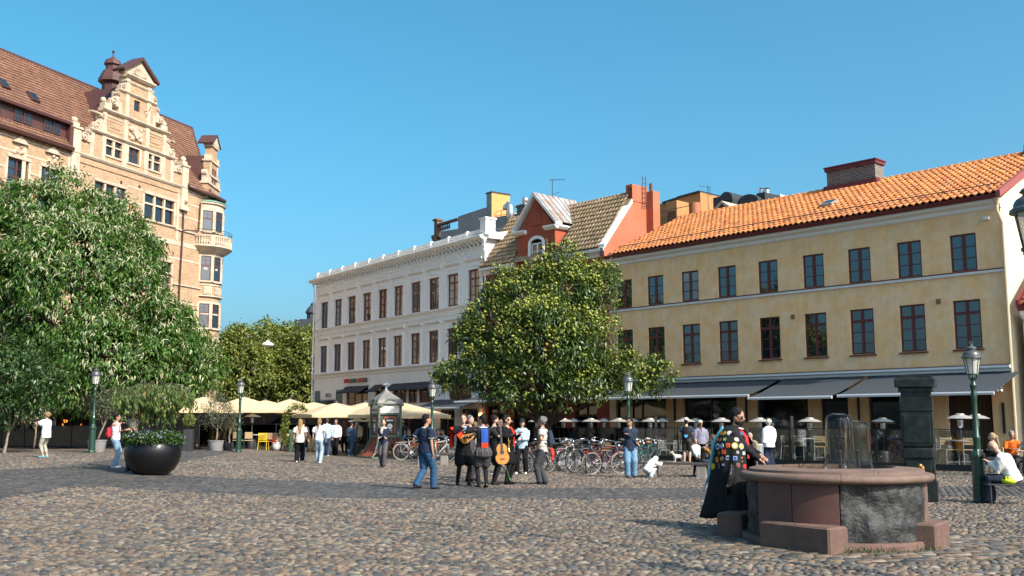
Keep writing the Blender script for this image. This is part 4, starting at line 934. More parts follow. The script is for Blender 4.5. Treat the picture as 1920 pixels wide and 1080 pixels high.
for k in range(26): mb.ball((c[0] + random.uniform(-.6, .6), T + .05, c[1] + random.uniform(-.45, .45)), random.uniform(.1, .2), 6, 5, (1, .8, 1))
mb.prism([(10.35, 22.7), (10.35, 22.4), (10.7, 22.05), (11.05, 22.4), (11.05, 22.7)], T + .05, T + .25, 'y'); mb.build('coat_of_arms', M_STONEG, gab, smooth='auto')
for c in (12.7, 8.55):
    mb = MB(); mb.box(c - .75, c + .75, T + .003, T + .03, 22.05, 22.12); mb.box(c - .75, c + .75, T + .003, T + .03, 22.75, 22.82); mb.box(c - .75, c - .66, T + .003, T + .03, 22.13, 22.74); mb.box(c + .66, c + .75, T + .003, T + .03, 22.13, 22.74); mb.box(c - .5, c + .5, T + .003, T + .04, 22.3, 22.6); mb.build('brick_panel', M_TBRK, gab)
mb = MB(); mb.tube([(9.85, T, 24.4), (9.8, .5, 24.45)], .025, 5); mb.tube([(9.8, .5, 24.45), (9.75, .55, 24.75)], .03, 5); mb.build('flag_bracket', M_DKMET, gab)
# cupola behind the gable
cu = BF.pick(209, 170, -3.4); CX, CZ = cu[0], 26.3; CXY = (CX, -3.4); z_of = lambda py: BF.pick(208, py, -3.4)[1]
zb, z1, z2, z3, z4, z5, z6 = z_of(176), z_of(155), z_of(149), z_of(131), z_of(122), z_of(107), z_of(93)
mb = MB(); r = .98
mb.lathe([(.70, zb - 3), (.70, z1 - .18), (1.0, z1), (.97, z2), (.88, z2 + .18), (.80, z2 + .38), (.66, z3 - .06), (.54, z3)], 8, (CXY[0], CXY[1], 0)); cp = mb.build('cupola', M_BROWNM, bb)
mb = MB(); mb.lathe([(.50, z3 - .05), (.50, z4 - .06), (.66, z4 + .05), (.62, z4 + .16), (.52, z5 - .2), (.2, z5), (.07, z5 + .12), (.045, z6 - .2)], 8, (CXY[0], CXY[1], 0)); mb.ball((CXY[0], CXY[1], z6 - .08), .12, 8, 6); mb.build('lantern', M_BROWNM, cp)
# ------------------------------------------------ round corner bay
BC = (1.33, -1.0); BR = 1.6; NS = 36
zl = [(4.2, 7.6), (7.6, 11.0), (11.1, 14.85)]
def arc(mb, r, z0, z1, a0=R(-20), a1=R(215), n=NS): mb.lathe([(r, z0), (r, z1)], n, (BC[0], BC[1], 0), cap=False, a0=a0, a1=a1)
mb = MB(); arc(mb, BR, -.3, 19.0); bay = mb.build('corner_bay', M_TBRK, bb, smooth=True)
for z0, z1, rr in ((18.45, 18.95, 1.66), (15.55, 16.1, 1.64), (14.75, 15.5, 1.63), (13.6, 13.8, 1.62), (12.35, 12.5, 1.66), (11.45, 11.6, 1.78), (10.9, 11.1, 1.64), (10.0, 10.15, 1.68), (18.95, 19.12, 1.80), (7.9, 8.1, 1.7)):
    mb = MB(); mb.lathe([(BR - .02, z0), (rr, z0 + .03), (rr, z1 - .02), (BR - .02, z1)], NS, (BC[0], BC[1], 0), cap=False, a0=R(-20), a1=R(215)); mb.build('stone_band', M_STONE, bay, smooth='auto')
mb = MB(); mb.lathe([(1.85, 19.12), (1.82, 19.2), (1.0, 19.55), (0, 19.7)], NS, (BC[0], BC[1], 0), cap=False); mb.build('copper_cap', mat('green copper', (.13, .24, .19), .7, .2, 3), bay, smooth=True)
for z0, z1 in ((16.75, 18.4), (12.75, 14.72), (9.0, 10.9)):
    for ad in (52, 88, 124):
        a = R(ad); w = .40; Mx = Matrix.Translation((BC[0], BC[1], 0)) @ Matrix.Rotation(a - R(90), 4, 'Z')
        h = z1 - z0; q = MB()
        q.box(-w, -w + .07, BR - .05, BR + .04, z0, z1, Mx); q.box(w - .07, w, BR - .05, BR + .04, z0, z1, Mx); q.box(-w + .07, w - .07, BR - .05, BR + .04, z0, z0 + .07, Mx); q.box(-w + .07, w - .07, BR - .05, BR + .04, z1 - .07, z1, Mx); q.box(-w + .07, w - .07, BR - .05, BR + .05, z0 + h * .58, z0 + h * .65, Mx)
        q.box(-.02, .02, BR - .05, BR + .03, z0 + h * .65, z1 - .07, Mx); q.box(-w + .07, -.021, BR - .05, BR + .03, z0 + h * .81, z0 + h * .83, Mx); q.box(.021, w - .07, BR - .05, BR + .03, z0 + h * .81, z0 + h * .83, Mx)
        wo = q.build('window', M_BROWNM, bay); q = MB(); q.box(-w + .05, w - .05, BR - .03, BR + .012, z0 + .05, z1 - .05, Mx); q.build('glass', GL_Y, wo)
        q = MB()
        for x in (-w - .14, w + .003): q.box(x, x + .137, BR - .04, BR + .09, z0 - .1, z1 + .1, Mx)
        q.box(-w - .001, w + .001, BR - .04, BR + .08, z1 + .002, z1 + .15, Mx); q.box(-w, w, BR - .04, BR + .12, z0 - .14, z0 - .002, Mx); q.build('window_surround', M_STONE, wo)
for ad in (60, 95, 125):
    a = R(ad); Mx = Matrix.Translation((BC[0], BC[1], 0)) @ Matrix.Rotation(a - R(90), 4, 'Z'); q = MB(); q.box(-.35, .35, BR - .02, BR + .06, 11.65, 12.3, Mx); q.box(-.25, .25, BR + .061, BR + .10, 11.75, 12.2, Mx); q.build('carved_panel', M_STONEG, bay)
# balcony
mb = MB(); mb.lathe([(1.55, 14.75), (1.75, 14.95), (2.15, 15.2), (2.3, 15.35), (2.42, 15.42), (2.42, 15.55), (1.55, 15.56)], NS, (BC[0], BC[1], 0), cap=False, a0=R(10), a1=R(200)); bal = mb.build('balcony', M_STONE, bay, smooth='auto')
mb = MB(); mb.lathe([(2.22, 16.18), (2.40, 16.18), (2.44, 16.34), (2.22, 16.36), (2.22, 16.18)], NS, (BC[0], BC[1], 0), cap=False, a0=R(10), a1=R(200)); mb.build('balcony_rail', M_STONE, bal, smooth='auto')
for k in range(38):
    a = R(14 + k * 4.95); x, y = BC[0] + 2.32 * math.cos(a), BC[1] + 2.32 * math.sin(a); q = MB(); (q.box(-.16, .16, -.1, .1, 15.56, 16.18, Matrix.Translation((x, y, 0)) @ Matrix.Rotation(a - R(90), 4, 'Z')) if k % 9 == 0 else q.lathe([(.05, 15.56), (.08, 15.75), (.045, 15.98), (.07, 16.18)], 6, (x, y, 0))); q.build('baluster', M_STONE, bal)
mb = MB()
for rz_ in (16.55, 16.75): mb.tube([(BC[0] + 2.36 * math.cos(R(10 + 5 * k)), BC[1] + 2.36 * math.sin(R(10 + 5 * k)), rz_) for k in range(39)], .022, 5)
for k in range(0, 39, 6): x, y = BC[0] + 2.36 * math.cos(R(10 + 5 * k)), BC[1] + 2.36 * math.sin(R(10 + 5 * k)); mb.tube([(x, y, 16.3), (x, y, 16.76)], .018, 5)
mb.build('iron_rail', M_DKMET, bal)
# eave of the corner roof, corner gable, drain pipes
mb = MB(); P = [(4.75, .30, 19.86), (3.2, .32, 19.75), (1.9, .62, 19.62), (.6, .55, 19.5), (-.15, -.3, 19.4)]; mb.tube(P, [.16] * 5, 6); mb.build('curved_gutter', M_BROWNM, bb, smooth=True)
mb = MB(); ids = [(4.8, .2, 19.8), (3.2, .22, 19.7), (1.9, .5, 19.58), (.6, .45, 19.45), (.0, -.4, 19.4)]; top = [(4.0, -2.4, 22.6), (3.2, -2.6, 22.8), (2.4, -2.8, 22.8), (1.6, -3.2, 22.6), (1.0, -3.8, 22.2)]
for k in range(4): mb.poly([ids[k + 1], ids[k], top[k], top[k + 1]])
mb.poly(top); mb.build('corner_roof', M_BROWNM, bb)
mb = MB()
for k in range(20): x = 1.9 + k * .145; mb.box(x, x + .07, .003, .12, 19.5, 19.66)
q = mb.build('eave_brackets', M_STONE, bb); q['kind'] = 'stuff'
# diagonal corner gable
cg = thing('x') if False else None
Mg = Matrix.Translation((1.15, -.2, 0)) @ Matrix.Rotation(R(20), 4, 'Z')
q = MB(); q.prism([(-1.55, 19.4), (1.55, 19.4), (1.55, 20.7), (1.1, 21.3), (1.1, 22.6), (.7, 23.0), (.7, 23.9), (-.7, 23.9), (-.7, 23.0), (-1.1, 22.6), (-1.1, 21.3), (-1.55, 20.7)], -.55, 0, 'y', Mg); cgo = q.build('corner_gable', M_TBRK, bb)
q = MB()
for z, w in ((20.6, 1.65), (21.3, 1.25), (22.55, 1.2), (23.85, .85)): q.box(-w, w, -.62, .1, z, z + .16, Mg)
for x in (-.95, .82): q.box(x, x + .13, .0, .05, 20.8, 22.5, Mg)
for sg in (-1, 1): q.box(min(sg * 1.1, sg * 1.5), max(sg * 1.1, sg * 1.5), -.5, .08, 20.77, 21.25, Mg); q.box(min(sg * .7, sg * 1.05), max(sg * .7, sg * 1.05), -.5, .08, 22.72, 23.1, Mg)
q.build('gable_trim', M_STONE, cgo)
q = MB(); q.prism([(-.9, 24.02), (.9, 24.02), (0, 24.85)], -.7, .12, 'y', Mg); q.build('gable_pediment', M_STONE, cgo); q = MB()
for sg in (-1, 1): q.prism([(sg * 1.0, 24.0), (0, 24.87), (0, 25.0), (sg * 1.05, 24.12)], -1.1, .2, 'y', Mg)
q.build('pediment_roof', M_BROWNM, cgo)
for x in (-.45, .1): q = MB(); q.box(x, x + .35, -.02, .02, 20.9, 22.1, Mg); q.build('window', M_BROWNM, cgo)
for sg in (-1, 1):
    q = MB(); q.lathe([(.28, -.3), (.28, .1), (.15, .14), (0, .1)], 12, M=Mg @ Matrix.Translation((sg * 1.35, -.2, 21.5)) @ Matrix.Rotation(R(-90), 4, 'X')); q.build('scroll', M_STONEG, cgo, smooth='auto')
q = MB(); q.prism([(-1.4, 19.5), (1.4, 19.5), (1.0, 23.0), (-1.0, 23.0)], -3.2, -.5, 'y', Mg); q.build('gable_back_roof', M_BROWNM, cgo)
mb = MB(); mb.tube([(5.05, .12, 18.4), (5.05, .12, 16.3), (5.15, .12, 12.2), (5.2, .12, 4.5)], .07, 7); mb.tube([(5.05, .12, 16.35), (3.2, .14, 16.62), (3.1, .14, 18.9)], .05, 6); mb.build('downpipe', mat('dark brown pipe', (.05, .025, .02), .5), bb, smooth='auto')
mb = MB()
for k in range(5): mb.ball((4.95, .15 + .03 * k, 18.65 + random.uniform(-.15, .15)), .16, 6, 5)
mb.build('carved_corbel', M_STONEG, bb, smooth=True)
for px, py in ((227, 342), (261, 350)): s_, z_ = BF.pick(px, py); mb = MB(); mb.box(s_ - .09, s_ + .09, .003, .03, z_ - .1, z_ + .1); mb.build('wall_vent', M_DKMET, bb)

# ================================================================== far dark-roofed tower behind the park trees
fb = thing('slate_roof_building', (-26.6 * 130 / 130, 132, 0), 0, 'distant building with dark slate roof and small turret beside white facade', 'building')
fb.location = (xat(575, 132), 132, 0); M_SLATE = mat('dark slate', (.035, .042, .05), .6, .15, 2); zf = lambda py: zat(py, 132)
mb = MB(); mb.prism([(-2.4, zf(640)), (-.6, zf(601)), (4, zf(601)), (4, zf(640))], -2, 6, 'y'); mb.box(-2.2, 4, -1.9, 5.9, 0, zf(640)); mb.build('roof', M_SLATE, fb)
mb = MB(); c = xat(587, 132) - xat(575, 132); mb.lathe([(.85, zf(612)), (.85, zf(590)), (1.05, zf(588)), (1.0, zf(584)), (.62, zf(576)), (.42, zf(575)), (.42, zf(571)), (.2, zf(568))], 10, (c, -.5, 0)); mb.build('turret', M_SLATE, fb)
mb = MB(); c = xat(557, 132) - xat(575, 132); mb.box(c - .5, c + .6, 0, 1.2, zf(625), zf(600)); mb.build('chimney', M_SLATE, fb)
for k in range(3): mb = MB(); mb.box(-1.3 + k * 1.2, -.7 + k * 1.2, -2.06, -2.0, zf(634), zf(622)); mb.build('window', GL_Y, fb)
# ================================================================== ground
STONE_COLS = [(.07, .068, .07), (.125, .11, .095), (.20, .16, .12), (.25, .195, .135), (.19, .14, .11), (.16, .10, .08), (.28, .235, .18), (.10, .095, .092), (.225, .18, .135), (.155, .135, .115), (.265, .205, .14), (.21, .175, .14), (.17, .14, .11), (.235, .185, .135)]
STONE_COLS = [(.045, .047, .052), (.085, .088, .094), (.17, .135, .10), (.19, .15, .115), (.12, .12, .122), (.115, .078, .064), (.21, .185, .15), (.065, .066, .07), (.16, .135, .108), (.10, .098, .094), (.20, .155, .11), (.14, .128, .114), (.075, .082, .092), (.165, .125, .10), (.235, .215, .185)]
STONE_COLS = [tuple(v * f for v, f in zip(c, (.85, .78, .69))) for c in STONE_COLS]
def pave_mat(name, cols, rough, voro=None, from_obj=False, dirt=(.22, .185, .14)):
    m = bpy.data.materials.new(name); m.use_nodes = True; nt = m.node_tree; L = nt.links; b = nt.nodes['Principled BSDF']; tc = _n(nt, 'ShaderNodeTexCoord')
    cr = _n(nt, 'ShaderNodeValToRGB'); cr.color_ramp.interpolation = 'CONSTANT' if voro is None else 'LINEAR'; el = cr.color_ramp.elements
    while len(el) > 1: el.remove(el[-1])
    el[0].position = 0; el[0].color = (*cols[0], 1)
    for i, c in enumerate(cols[1:], 1): el.new(i / len(cols)).color = (*c, 1)
    geo = _n(nt, 'ShaderNodeNewGeometry')
    if voro:
        mp = _n(nt, 'ShaderNodeMapping'); mp.inputs['Scale'].default_value = (1.0, 1.25, .0); L.new(geo.outputs['Position'], mp.inputs[0])
        vo = _n(nt, 'ShaderNodeTexVoronoi', feature='F1'); vo.inputs['Scale'].default_value = voro; L.new(mp.outputs[0], vo.inputs['Vector'])
        sp = _n(nt, 'ShaderNodeSeparateColor'); L.new(vo.outputs['Color'], sp.inputs[0]); L.new(sp.outputs[0], cr.inputs[0])
        ve = _n(nt, 'ShaderNodeTexVoronoi', feature='DISTANCE_TO_EDGE'); ve.inputs['Scale'].default_value = voro; L.new(mp.outputs[0], ve.inputs['Vector'])
        mr = _n(nt, 'ShaderNodeMapRange'); mr.inputs[1].default_value = .03; mr.inputs[2].default_value = .16; L.new(ve.outputs['Distance'], mr.inputs[0])
        mx = _n(nt, 'ShaderNodeMix', data_type='RGBA'); L.new(mr.outputs[0], mx.inputs[0]); mx.inputs[6].default_value = (*dirt, 1); L.new(cr.outputs[0], mx.inputs[7]); c = mx.outputs[2]
        bp = _n(nt, 'ShaderNodeBump'); bp.inputs['Strength'].default_value = .9; bp.inputs['Distance'].default_value = .04; L.new(mr.outputs[0], bp.inputs['Height']); L.new(bp.outputs[0], b.inputs['Normal'])
    else:
        if from_obj: oi = _n(nt, 'ShaderNodeObjectInfo'); L.new(oi.outputs['Random'], cr.inputs[0])
        else: a = _n(nt, 'ShaderNodeAttribute', attribute_name='rnd'); L.new(a.outputs['Fac'], cr.inputs[0])
        c = cr.outputs[0]
        nb = _n(nt, 'ShaderNodeTexNoise'); nb.inputs['Scale'].default_value = 60; nb.inputs['Detail'].default_value = 4; L.new(geo.outputs['Position'], nb.inputs['Vector'])
        bp = _n(nt, 'ShaderNodeBump'); bp.inputs['Strength'].default_value = .35; bp.inputs['Distance'].default_value = .01; L.new(nb.outputs['Fac'], bp.inputs['Height']); L.new(bp.outputs[0], b.inputs['Normal'])
    nz = _n(nt, 'ShaderNodeTexNoise'); nz.inputs['Scale'].default_value = .35; nz.inputs['Detail'].default_value = 8; nz.inputs['Roughness'].default_value = .7; L.new(geo.outputs['Position'], nz.inputs['Vector'])
    m2 = _n(nt, 'ShaderNodeMapRange'); m2.inputs[1].default_value = .3; m2.inputs[2].default_value = .7; m2.inputs[3].default_value = .78; m2.inputs[4].default_value = 1.18; L.new(nz.outputs['Fac'], m2.inputs[0])
    nf = _n(nt, 'ShaderNodeTexNoise'); nf.inputs['Scale'].default_value = 35; nf.inputs['Detail'].default_value = 3; L.new(geo.outputs['Position'], nf.inputs['Vector'])
    m3 = _n(nt, 'ShaderNodeMapRange'); m3.inputs[1].default_value = .3; m3.inputs[2].default_value = .7; m3.inputs[3].default_value = .85; m3.inputs[4].default_value = 1.15; L.new(nf.outputs['Fac'], m3.inputs[0])
    mm = _n(nt, 'ShaderNodeMath', operation='MULTIPLY'); L.new(m2.outputs[0], mm.inputs[0]); L.new(m3.outputs[0], mm.inputs[1])
    g = _n(nt, 'ShaderNodeCombineColor')
    for i in range(3): L.new(mm.outputs[0], g.inputs[i])
    x = _n(nt, 'ShaderNodeMix', data_type='RGBA', blend_type='MULTIPLY'); x.inputs[0].default_value = 1; L.new(c, x.inputs[6]); L.new(g.outputs[0], x.inputs[7]); L.new(x.outputs[2], b.inputs['Base Color'])
    b.inputs['Roughness'].default_value = rough; MATS[name] = m
    return m
M_GFAR = pave_mat('cobbled ground', [tuple(min(1, v * 1.2) for v in c) for c in STONE_COLS], .75, voro=6.0, dirt=(.15, .12, .085))
M_JOINT = mat('sandy joint dirt', (.125, .10, .07), .95, .3, 8, .5, 60, col2=(.085, .08, .04), mix_scale=1.5)
M_COB = pave_mat('fieldstone', STONE_COLS, .62)
M_COBO = pave_mat('fieldstone single', STONE_COLS, .62, from_obj=True)
SETT_COLS = [(.050, .046, .043), (.066, .060, .054), (.080, .072, .063), (.058, .053, .048), (.070, .066, .062), (.088, .078, .067), (.047, .045, .045)]
M_SETT = pave_mat('grey sett', SETT_COLS, .6)
M_SETTB = mat('mossy sett joint', (.20, .17, .11), .95, .3, 5, .4, 50)
# base sheet to the horizon, finer where the square rises to the left
xs = np.unique(np.concatenate([np.linspace(-600, -40, 8), np.linspace(-40, 40, 81), np.linspace(40, 600, 8)])); ys = np.unique(np.concatenate([np.linspace(-120, 0, 5), np.linspace(0, 34, 35), np.linspace(34, 160, 64), np.linspace(160, 1500, 8)]))
X, Y = np.meshgrid(xs, ys, indexing='ij'); Z = ghv(X); V = np.stack([X, Y, Z], -1).reshape(-1, 3); ni, nj = len(xs), len(ys)
I, J = np.meshgrid(np.arange(ni - 1), np.arange(nj - 1), indexing='ij'); a = (I * nj + J).ravel(); F4 = np.stack([a, a + nj, a + nj + 1, a + 1], 1)
cy = (ys[:-1] + ys[1:]) / 2; near = (cy[J.ravel()] < 43) & (cy[J.ravel()] > 5) & (np.abs(((xs[:-1] + xs[1:]) / 2)[I.ravel()]) < 23)
ground = link('ground', np_mesh('ground', V, F4, [M_GFAR, M_JOINT], midx=near.astype(int), smooth=True)); tag(ground, kind='structure')
# ---- dark sett paths (polygons on the ground)
def gpoly(P): return [tuple(gp(*p)[:2]) for p in P]
PATH_A = gpoly([(-60, 950), (0, 937), (117, 914), (213, 914), (433, 927), (640, 935), (960, 936), (1280, 937), (1420, 937), (1700, 934), (1990, 930), (1990, 912), (1700, 915), (1420, 917), (1280, 917), (960, 917), (640, 906), (433, 897), (335, 893), (250, 886), (120, 877), (-60, 884)])
PATH_B = gpoly([(250, 888), (334, 868), (445, 845), (405, 842), (330, 850), (230, 860), (110, 877)])
def inpoly(px, py, P):
    c = np.zeros(px.shape, bool); n = len(P)
    for i in range(n):
        x0, y0 = P[i]; x1, y1 = P[(i + 1) % n]
        k = ((y0 > py) != (y1 > py)); c ^= k & (px < (x1 - x0) * (py - y0) / (y1 - y0 + 1e-12) + x0)
    return c
FC = (4.5, 14.35); 
# ---- fieldstones
rows = []; y = 9.6; k = 0
while y < 43.5:
    pit = .088 + .018 * random.random(); hw = .505 * y + 2.2; ws = 1 + max(0, y - 24) * .022; pit *= ws; n = int(2 * hw / .09)
    w = RNG.uniform(.068, .165, n) * ws; x = -hw + np.cumsum(w) - w / 2; ok = x < hw; x, w = x[ok], w[ok]
    yy = y + .035 * np.sin(x * .9 + k) + .25 * np.sin(x * .13) + RNG.normal(0, .012, len(x)); rows.append(np.stack([x, yy, w, np.full(len(x), pit)], 1)); y += pit * .98; k += 1
S = np.concatenate(rows); ina = inpoly(S[:, 0], S[:, 1], PATH_A) | inpoly(S[:, 0], S[:, 1], PATH_B); S = S[~ina]
S = S[(np.hypot((S[:, 0] - FC[0]) / 2.3, (S[:, 1] - FC[1]) / 2.15) > 1.0)]
def dome(n=9):
    V = [(0, 0, 1.0)]; 
    for r, z in ((.66, .80), (1.0, -.15)): V += [(r * math.cos(2 * math.pi * k / n), r * math.sin(2 * math.pi * k / n), z) for k in range(n)]
    F = [(0, 1 + k, 1 + (k + 1) % n, 1 + (k + 1) % n) for k in range(n)]
    for q in (0,): F += [(1 + q * n + k, 1 + (q + 1) * n + k, 1 + (q + 1) * n + (k + 1) % n, 1 + q * n + (k + 1) % n) for k in range(n)]
    return np.array(V), F
DV, DF = dome(8); T3 = []
for f in DF:
    T3.append((f[0], f[1], f[2]));
    if f[2] != f[3]: T3.append((f[0], f[2], f[3]))
T3 = np.array(T3)
def stone_verts(S, hgt):
    n = len(S); jit = 1 + RNG.normal(0, .10, (n, len(DV), 2)); rot = RNG.uniform(-.35, .35, n); c, s = np.cos(rot)[:, None], np.sin(rot)[:, None]
    sq = np.sign(DV[:, :2]) * np.abs(DV[:, :2]) ** .82
    vx = sq[None, :, 0] * jit[:, :, 0]; vy = sq[None, :, 1] * jit[:, :, 1]; x = (vx * c - vy * s) * S[:, 2:3] * .49; yv = (vx * s * .5 + vy) * S[:, 3:4] * .56
    tilt = RNG.normal(0, .09, (n, 2)); z = DV[None, :, 2] * hgt[:, None] + tilt[:, :1] * x + tilt[:, 1:] * yv
    return x, yv, z
hg = RNG.uniform(.012, .030, len(S)); gz = ghv(S[:, 0])
vis = np.argsort(S[:, 1] + 100 * (np.abs(S[:, 0]) > .5 * S[:, 1]) + 100 * (S[:, 1] < 10.9)); sel = vis[:300]; rest = np.setdiff1d(np.arange(len(S)), sel)
x, yv, z = stone_verts(S[rest], hg[rest]); n = len(rest)
VV = np.stack([x + S[rest, 0:1], yv + S[rest, 1:2], z + gz[rest][:, None] - .004], -1).reshape(-1, 3); FF = (T3[None] + (np.arange(n) * len(DV))[:, None, None]).reshape(-1, 3)
cob = link('cobblestones', np_mesh('cobblestones', VV, FF, M_COB, {'rnd': np.repeat(RNG.random(n), len(T3))}, True), ground); cob['kind'] = 'stuff'
vm = []
for q in range(10):
    s1 = np.array([[0, 0, 1.0, 1.0]]); x, yv, z = stone_verts(s1, np.array([1.0])); z = DV[None, :, 2] * 1.0
    vm.append(np_mesh('cobblestone', np.stack([x[0], yv[0], z[0]], -1), T3, M_COBO, None, True))
for i in sel:
    o = link('cobblestone', random.choice(vm), ground, (S[i, 0], S[i, 1], gz[i] - .004)); o.scale = (S[i, 2], S[i, 3], hg[i]); o.rotation_euler = (random.gauss(0, .06), random.gauss(0, .06), random.uniform(-.2, .2))
# ---- setts of the dark paths
def setts(name, P, ang, wx, wy, parent, m, hgt=.03, joint=.014, lim=None, z0=0.0):
    A = np.array(P); c, s = math.cos(ang), math.sin(ang); Q = A @ np.array([[c, -s], [s, c]])   # into path frame
    mn, mx = Q.min(0), Q.max(0); rws = []; y = mn[1]; k = 0
    while y < mx[1]:
        w = RNG.uniform(wx * .85, wx * 1.2, int((mx[0] - mn[0]) / wx / .8) + 4); xx = mn[0] + (k % 2) * wx * .5 + np.cumsum(w) - w / 2; ok = xx < mx[0]; rws.append(np.stack([xx[ok], np.full(ok.sum(), y + wy / 2), w[ok]], 1)); y += wy; k += 1
    Sx = np.concatenate(rws); wxy = Sx[:, :2] @ np.array([[c, s], [-s, c]]); keep = inpoly(wxy[:, 0], wxy[:, 1], P); Sx, wxy = Sx[keep], wxy[keep]; n = len(Sx)
    hx = Sx[:, 2] / 2 - joint / 2; hy = wy / 2 - joint / 2; t = np.array([(-1, -1, 0), (1, -1, 0), (1, 1, 0), (-1, 1, 0), (-.86, -.86, 1), (.86, -.86, 1), (.86, .86, 1), (-.86, .86, 1)], float)
    X = t[None, :, 0] * hx[:, None] * (1 + RNG.normal(0, .03, (n, 8))); Yv = np.broadcast_to(t[None, :, 1] * hy, X.shape) * (1 + RNG.normal(0, .03, (n, 8)))
    gx = X * c - Yv * s + wxy[:, 0:1]; gy = X * s + Yv * c + wxy[:, 1:2]; zz = t[None, :, 2] * (hgt + RNG.normal(0, .004, (n, 1))) + RNG.normal(0, .003, (n, 8)) * t[None, :, 2] + ghv(gx) + z0
    V = np.stack([gx, gy, zz], -1).reshape(-1, 3); f = np.array([(4, 5, 6, 7), (0, 1, 5, 4), (1, 2, 6, 5), (2, 3, 7, 6), (3, 0, 4, 7)]); F = (f[None] + (np.arange(n) * 8)[:, None, None]).reshape(-1, 4)
    o = link(name, np_mesh(name, V, F, m, {'rnd': np.repeat(RNG.random(n), 5)}, False), parent); o['kind'] = 'stuff'
    return o
def sheet(name, P, m, z=.006):
    bm = bmesh.new(); vs_ = [bm.verts.new((x, y, 0)) for x, y in P]; f = bm.faces.new(vs_); bmesh.ops.triangulate(bm, faces=[f])
    for _ in range(3): bmesh.ops.subdivide_edges(bm, edges=[e for e in bm.edges if e.calc_length() > 1.5], cuts=1)
    bmesh.ops.triangulate(bm, faces=bm.faces[:])
    for v in bm.verts: v.co.z = gh(v.co.x, v.co.y) + z
    me = bpy.data.meshes.new(name); bm.to_mesh(me); bm.free(); me.materials.append(m); o = link(name, me); tag(o, kind='structure')
    for p in me.polygons:
        if p.normal.z < 0: p.flip()
    return o
pa = sheet('paved_path', PATH_A, M_SETTB); pb = sheet('paved_path', PATH_B, M_SETTB, .01)
a0 = math.atan2(gp(1280, 927)[1] - gp(640, 920)[1], gp(1280, 927)[0] - gp(640, 920)[0])
setts('setts', PATH_A, a0 + R(78), .22, .15, pa, M_SETT, .014, .018, z0=.009); setts('setts', PATH_B, R(60), .21, .14, pb, M_SETT, .014, .018, z0=.013)
# ---- ring of flat setts at the foot of the well
RING = [(FC[0] + 2.3 * math.cos(a), FC[1] + 2.15 * math.sin(a)) for a in [2 * math.pi * k / 28 for k in range(28)]]
pr_ = sheet('well_apron', RING, mat('worn apron joint', (.13, .11, .075), .95, .35, 5, .5, 40, col2=(.07, .085, .03), mix_scale=2), .008); setts('setts', RING, R(12), .21, .13, pr_, M_COB, .016, .016, z0=.004)
# ================================================================== trees and plants
def leaf_field(name, pos, dirs, nor, ln, wd, m, parent, rnd=None, fold=.25, curl=.15):
    """one quad per leaf: base, left, tip, right; folded along the midrib"""
    n = len(pos); d = dirs / (np.linalg.norm(dirs, axis=1, keepdims=True) + 1e-9); s = np.cross(d, nor); s /= (np.linalg.norm(s, axis=1, keepdims=True) + 1e-9); u = np.cross(s, d)
    ln = ln[:, None]; wd = wd[:, None]
    b = pos; t = pos + d * ln - u * ln * curl; l = pos + d * ln * .45 + s * wd * .5 + u * wd * fold; r = pos + d * ln * .45 - s * wd * .5 + u * wd * fold
    V = np.stack([b, r, t, l], 1).reshape(-1, 3); F = np.arange(4 * n).reshape(n, 4)
    return link(name, np_mesh(name, V, F, m, {'rnd': rnd if rnd is not None else RNG.random(n)}, False), parent)
def sublobes(lobes, k=7, f=(.30, .50), seed=1):
    """break a crown's smooth lobes into lumps"""
    rg = np.random.default_rng(seed); out = []
    for l in lobes:
        out.append((l[0], l[1], l[2], l[3] * .86))
        for _ in range(k):
            v = rg.normal(0, 1, 3); v[2] += .2; v /= np.linalg.norm(v); r = l[3] * rg.uniform(*f); out.append((l[0] + v[0] * l[3] * .78, l[1] + v[1] * l[3] * .78, l[2] + v[2] * l[3] * .78, r))
    return out
def crown_points(lobes, n, inner=.62, up=.15):
    C = np.array([[l[0], l[1], l[2]] for l in lobes]); r = np.array([l[3] for l in lobes]); sq = np.array([l[4] if len(l) > 4 else 1.0 for l in lobes])
    out = []; od = []
    while sum(len(o) for o in out) < n:
        k = RNG.choice(len(r), n, p=r ** 2 / (r ** 2).sum()); v = RNG.normal(0, 1, (n, 3)); v[:, 2] += up; v /= np.linalg.norm(v, axis=1, keepdims=True)
        rad = r[k] * (inner + (1.03 - inner) * RNG.random(n) ** .55); lump = 1 + .16 * np.sin(v[:, 0] * 5 + k) * np.sin(v[:, 1] * 5 + 2 * k) + .10 * np.sin(v[:, 2] * 9 + k)
        p = C[k] + v * (rad * lump)[:, None] * np.stack([np.ones(n), np.ones(n), sq[k]], 1)
        D = np.linalg.norm(p[:, None] - C[None], axis=2) / r[None]; D[np.arange(n), k] = 9; ok = D.min(1) > inner * .9
        out.append(p[ok]); od.append(v[ok])
    return np.concatenate(out)[:n], np.concatenate(od)[:n]
def add_clusters(P, Dv, per, spread, droop, ln, wd, jitter=.6):
    n = len(P); i = np.repeat(np.arange(n), per); d = Dv[i] * .7 + RNG.normal(0, jitter, (n * per, 3)); d[:, 2] -= droop; d /= np.linalg.norm(d, axis=1, keepdims=True)
    pos = P[i] + RNG.normal(0, spread, (n * per, 3)); nor = Dv[i] * .8 + np.array([0, 0, .8]) + RNG.normal(0, .45, (n * per, 3)); L = RNG.uniform(*ln, n * per); W = RNG.uniform(*wd, n * per)
    return pos, d, nor, L, W, i
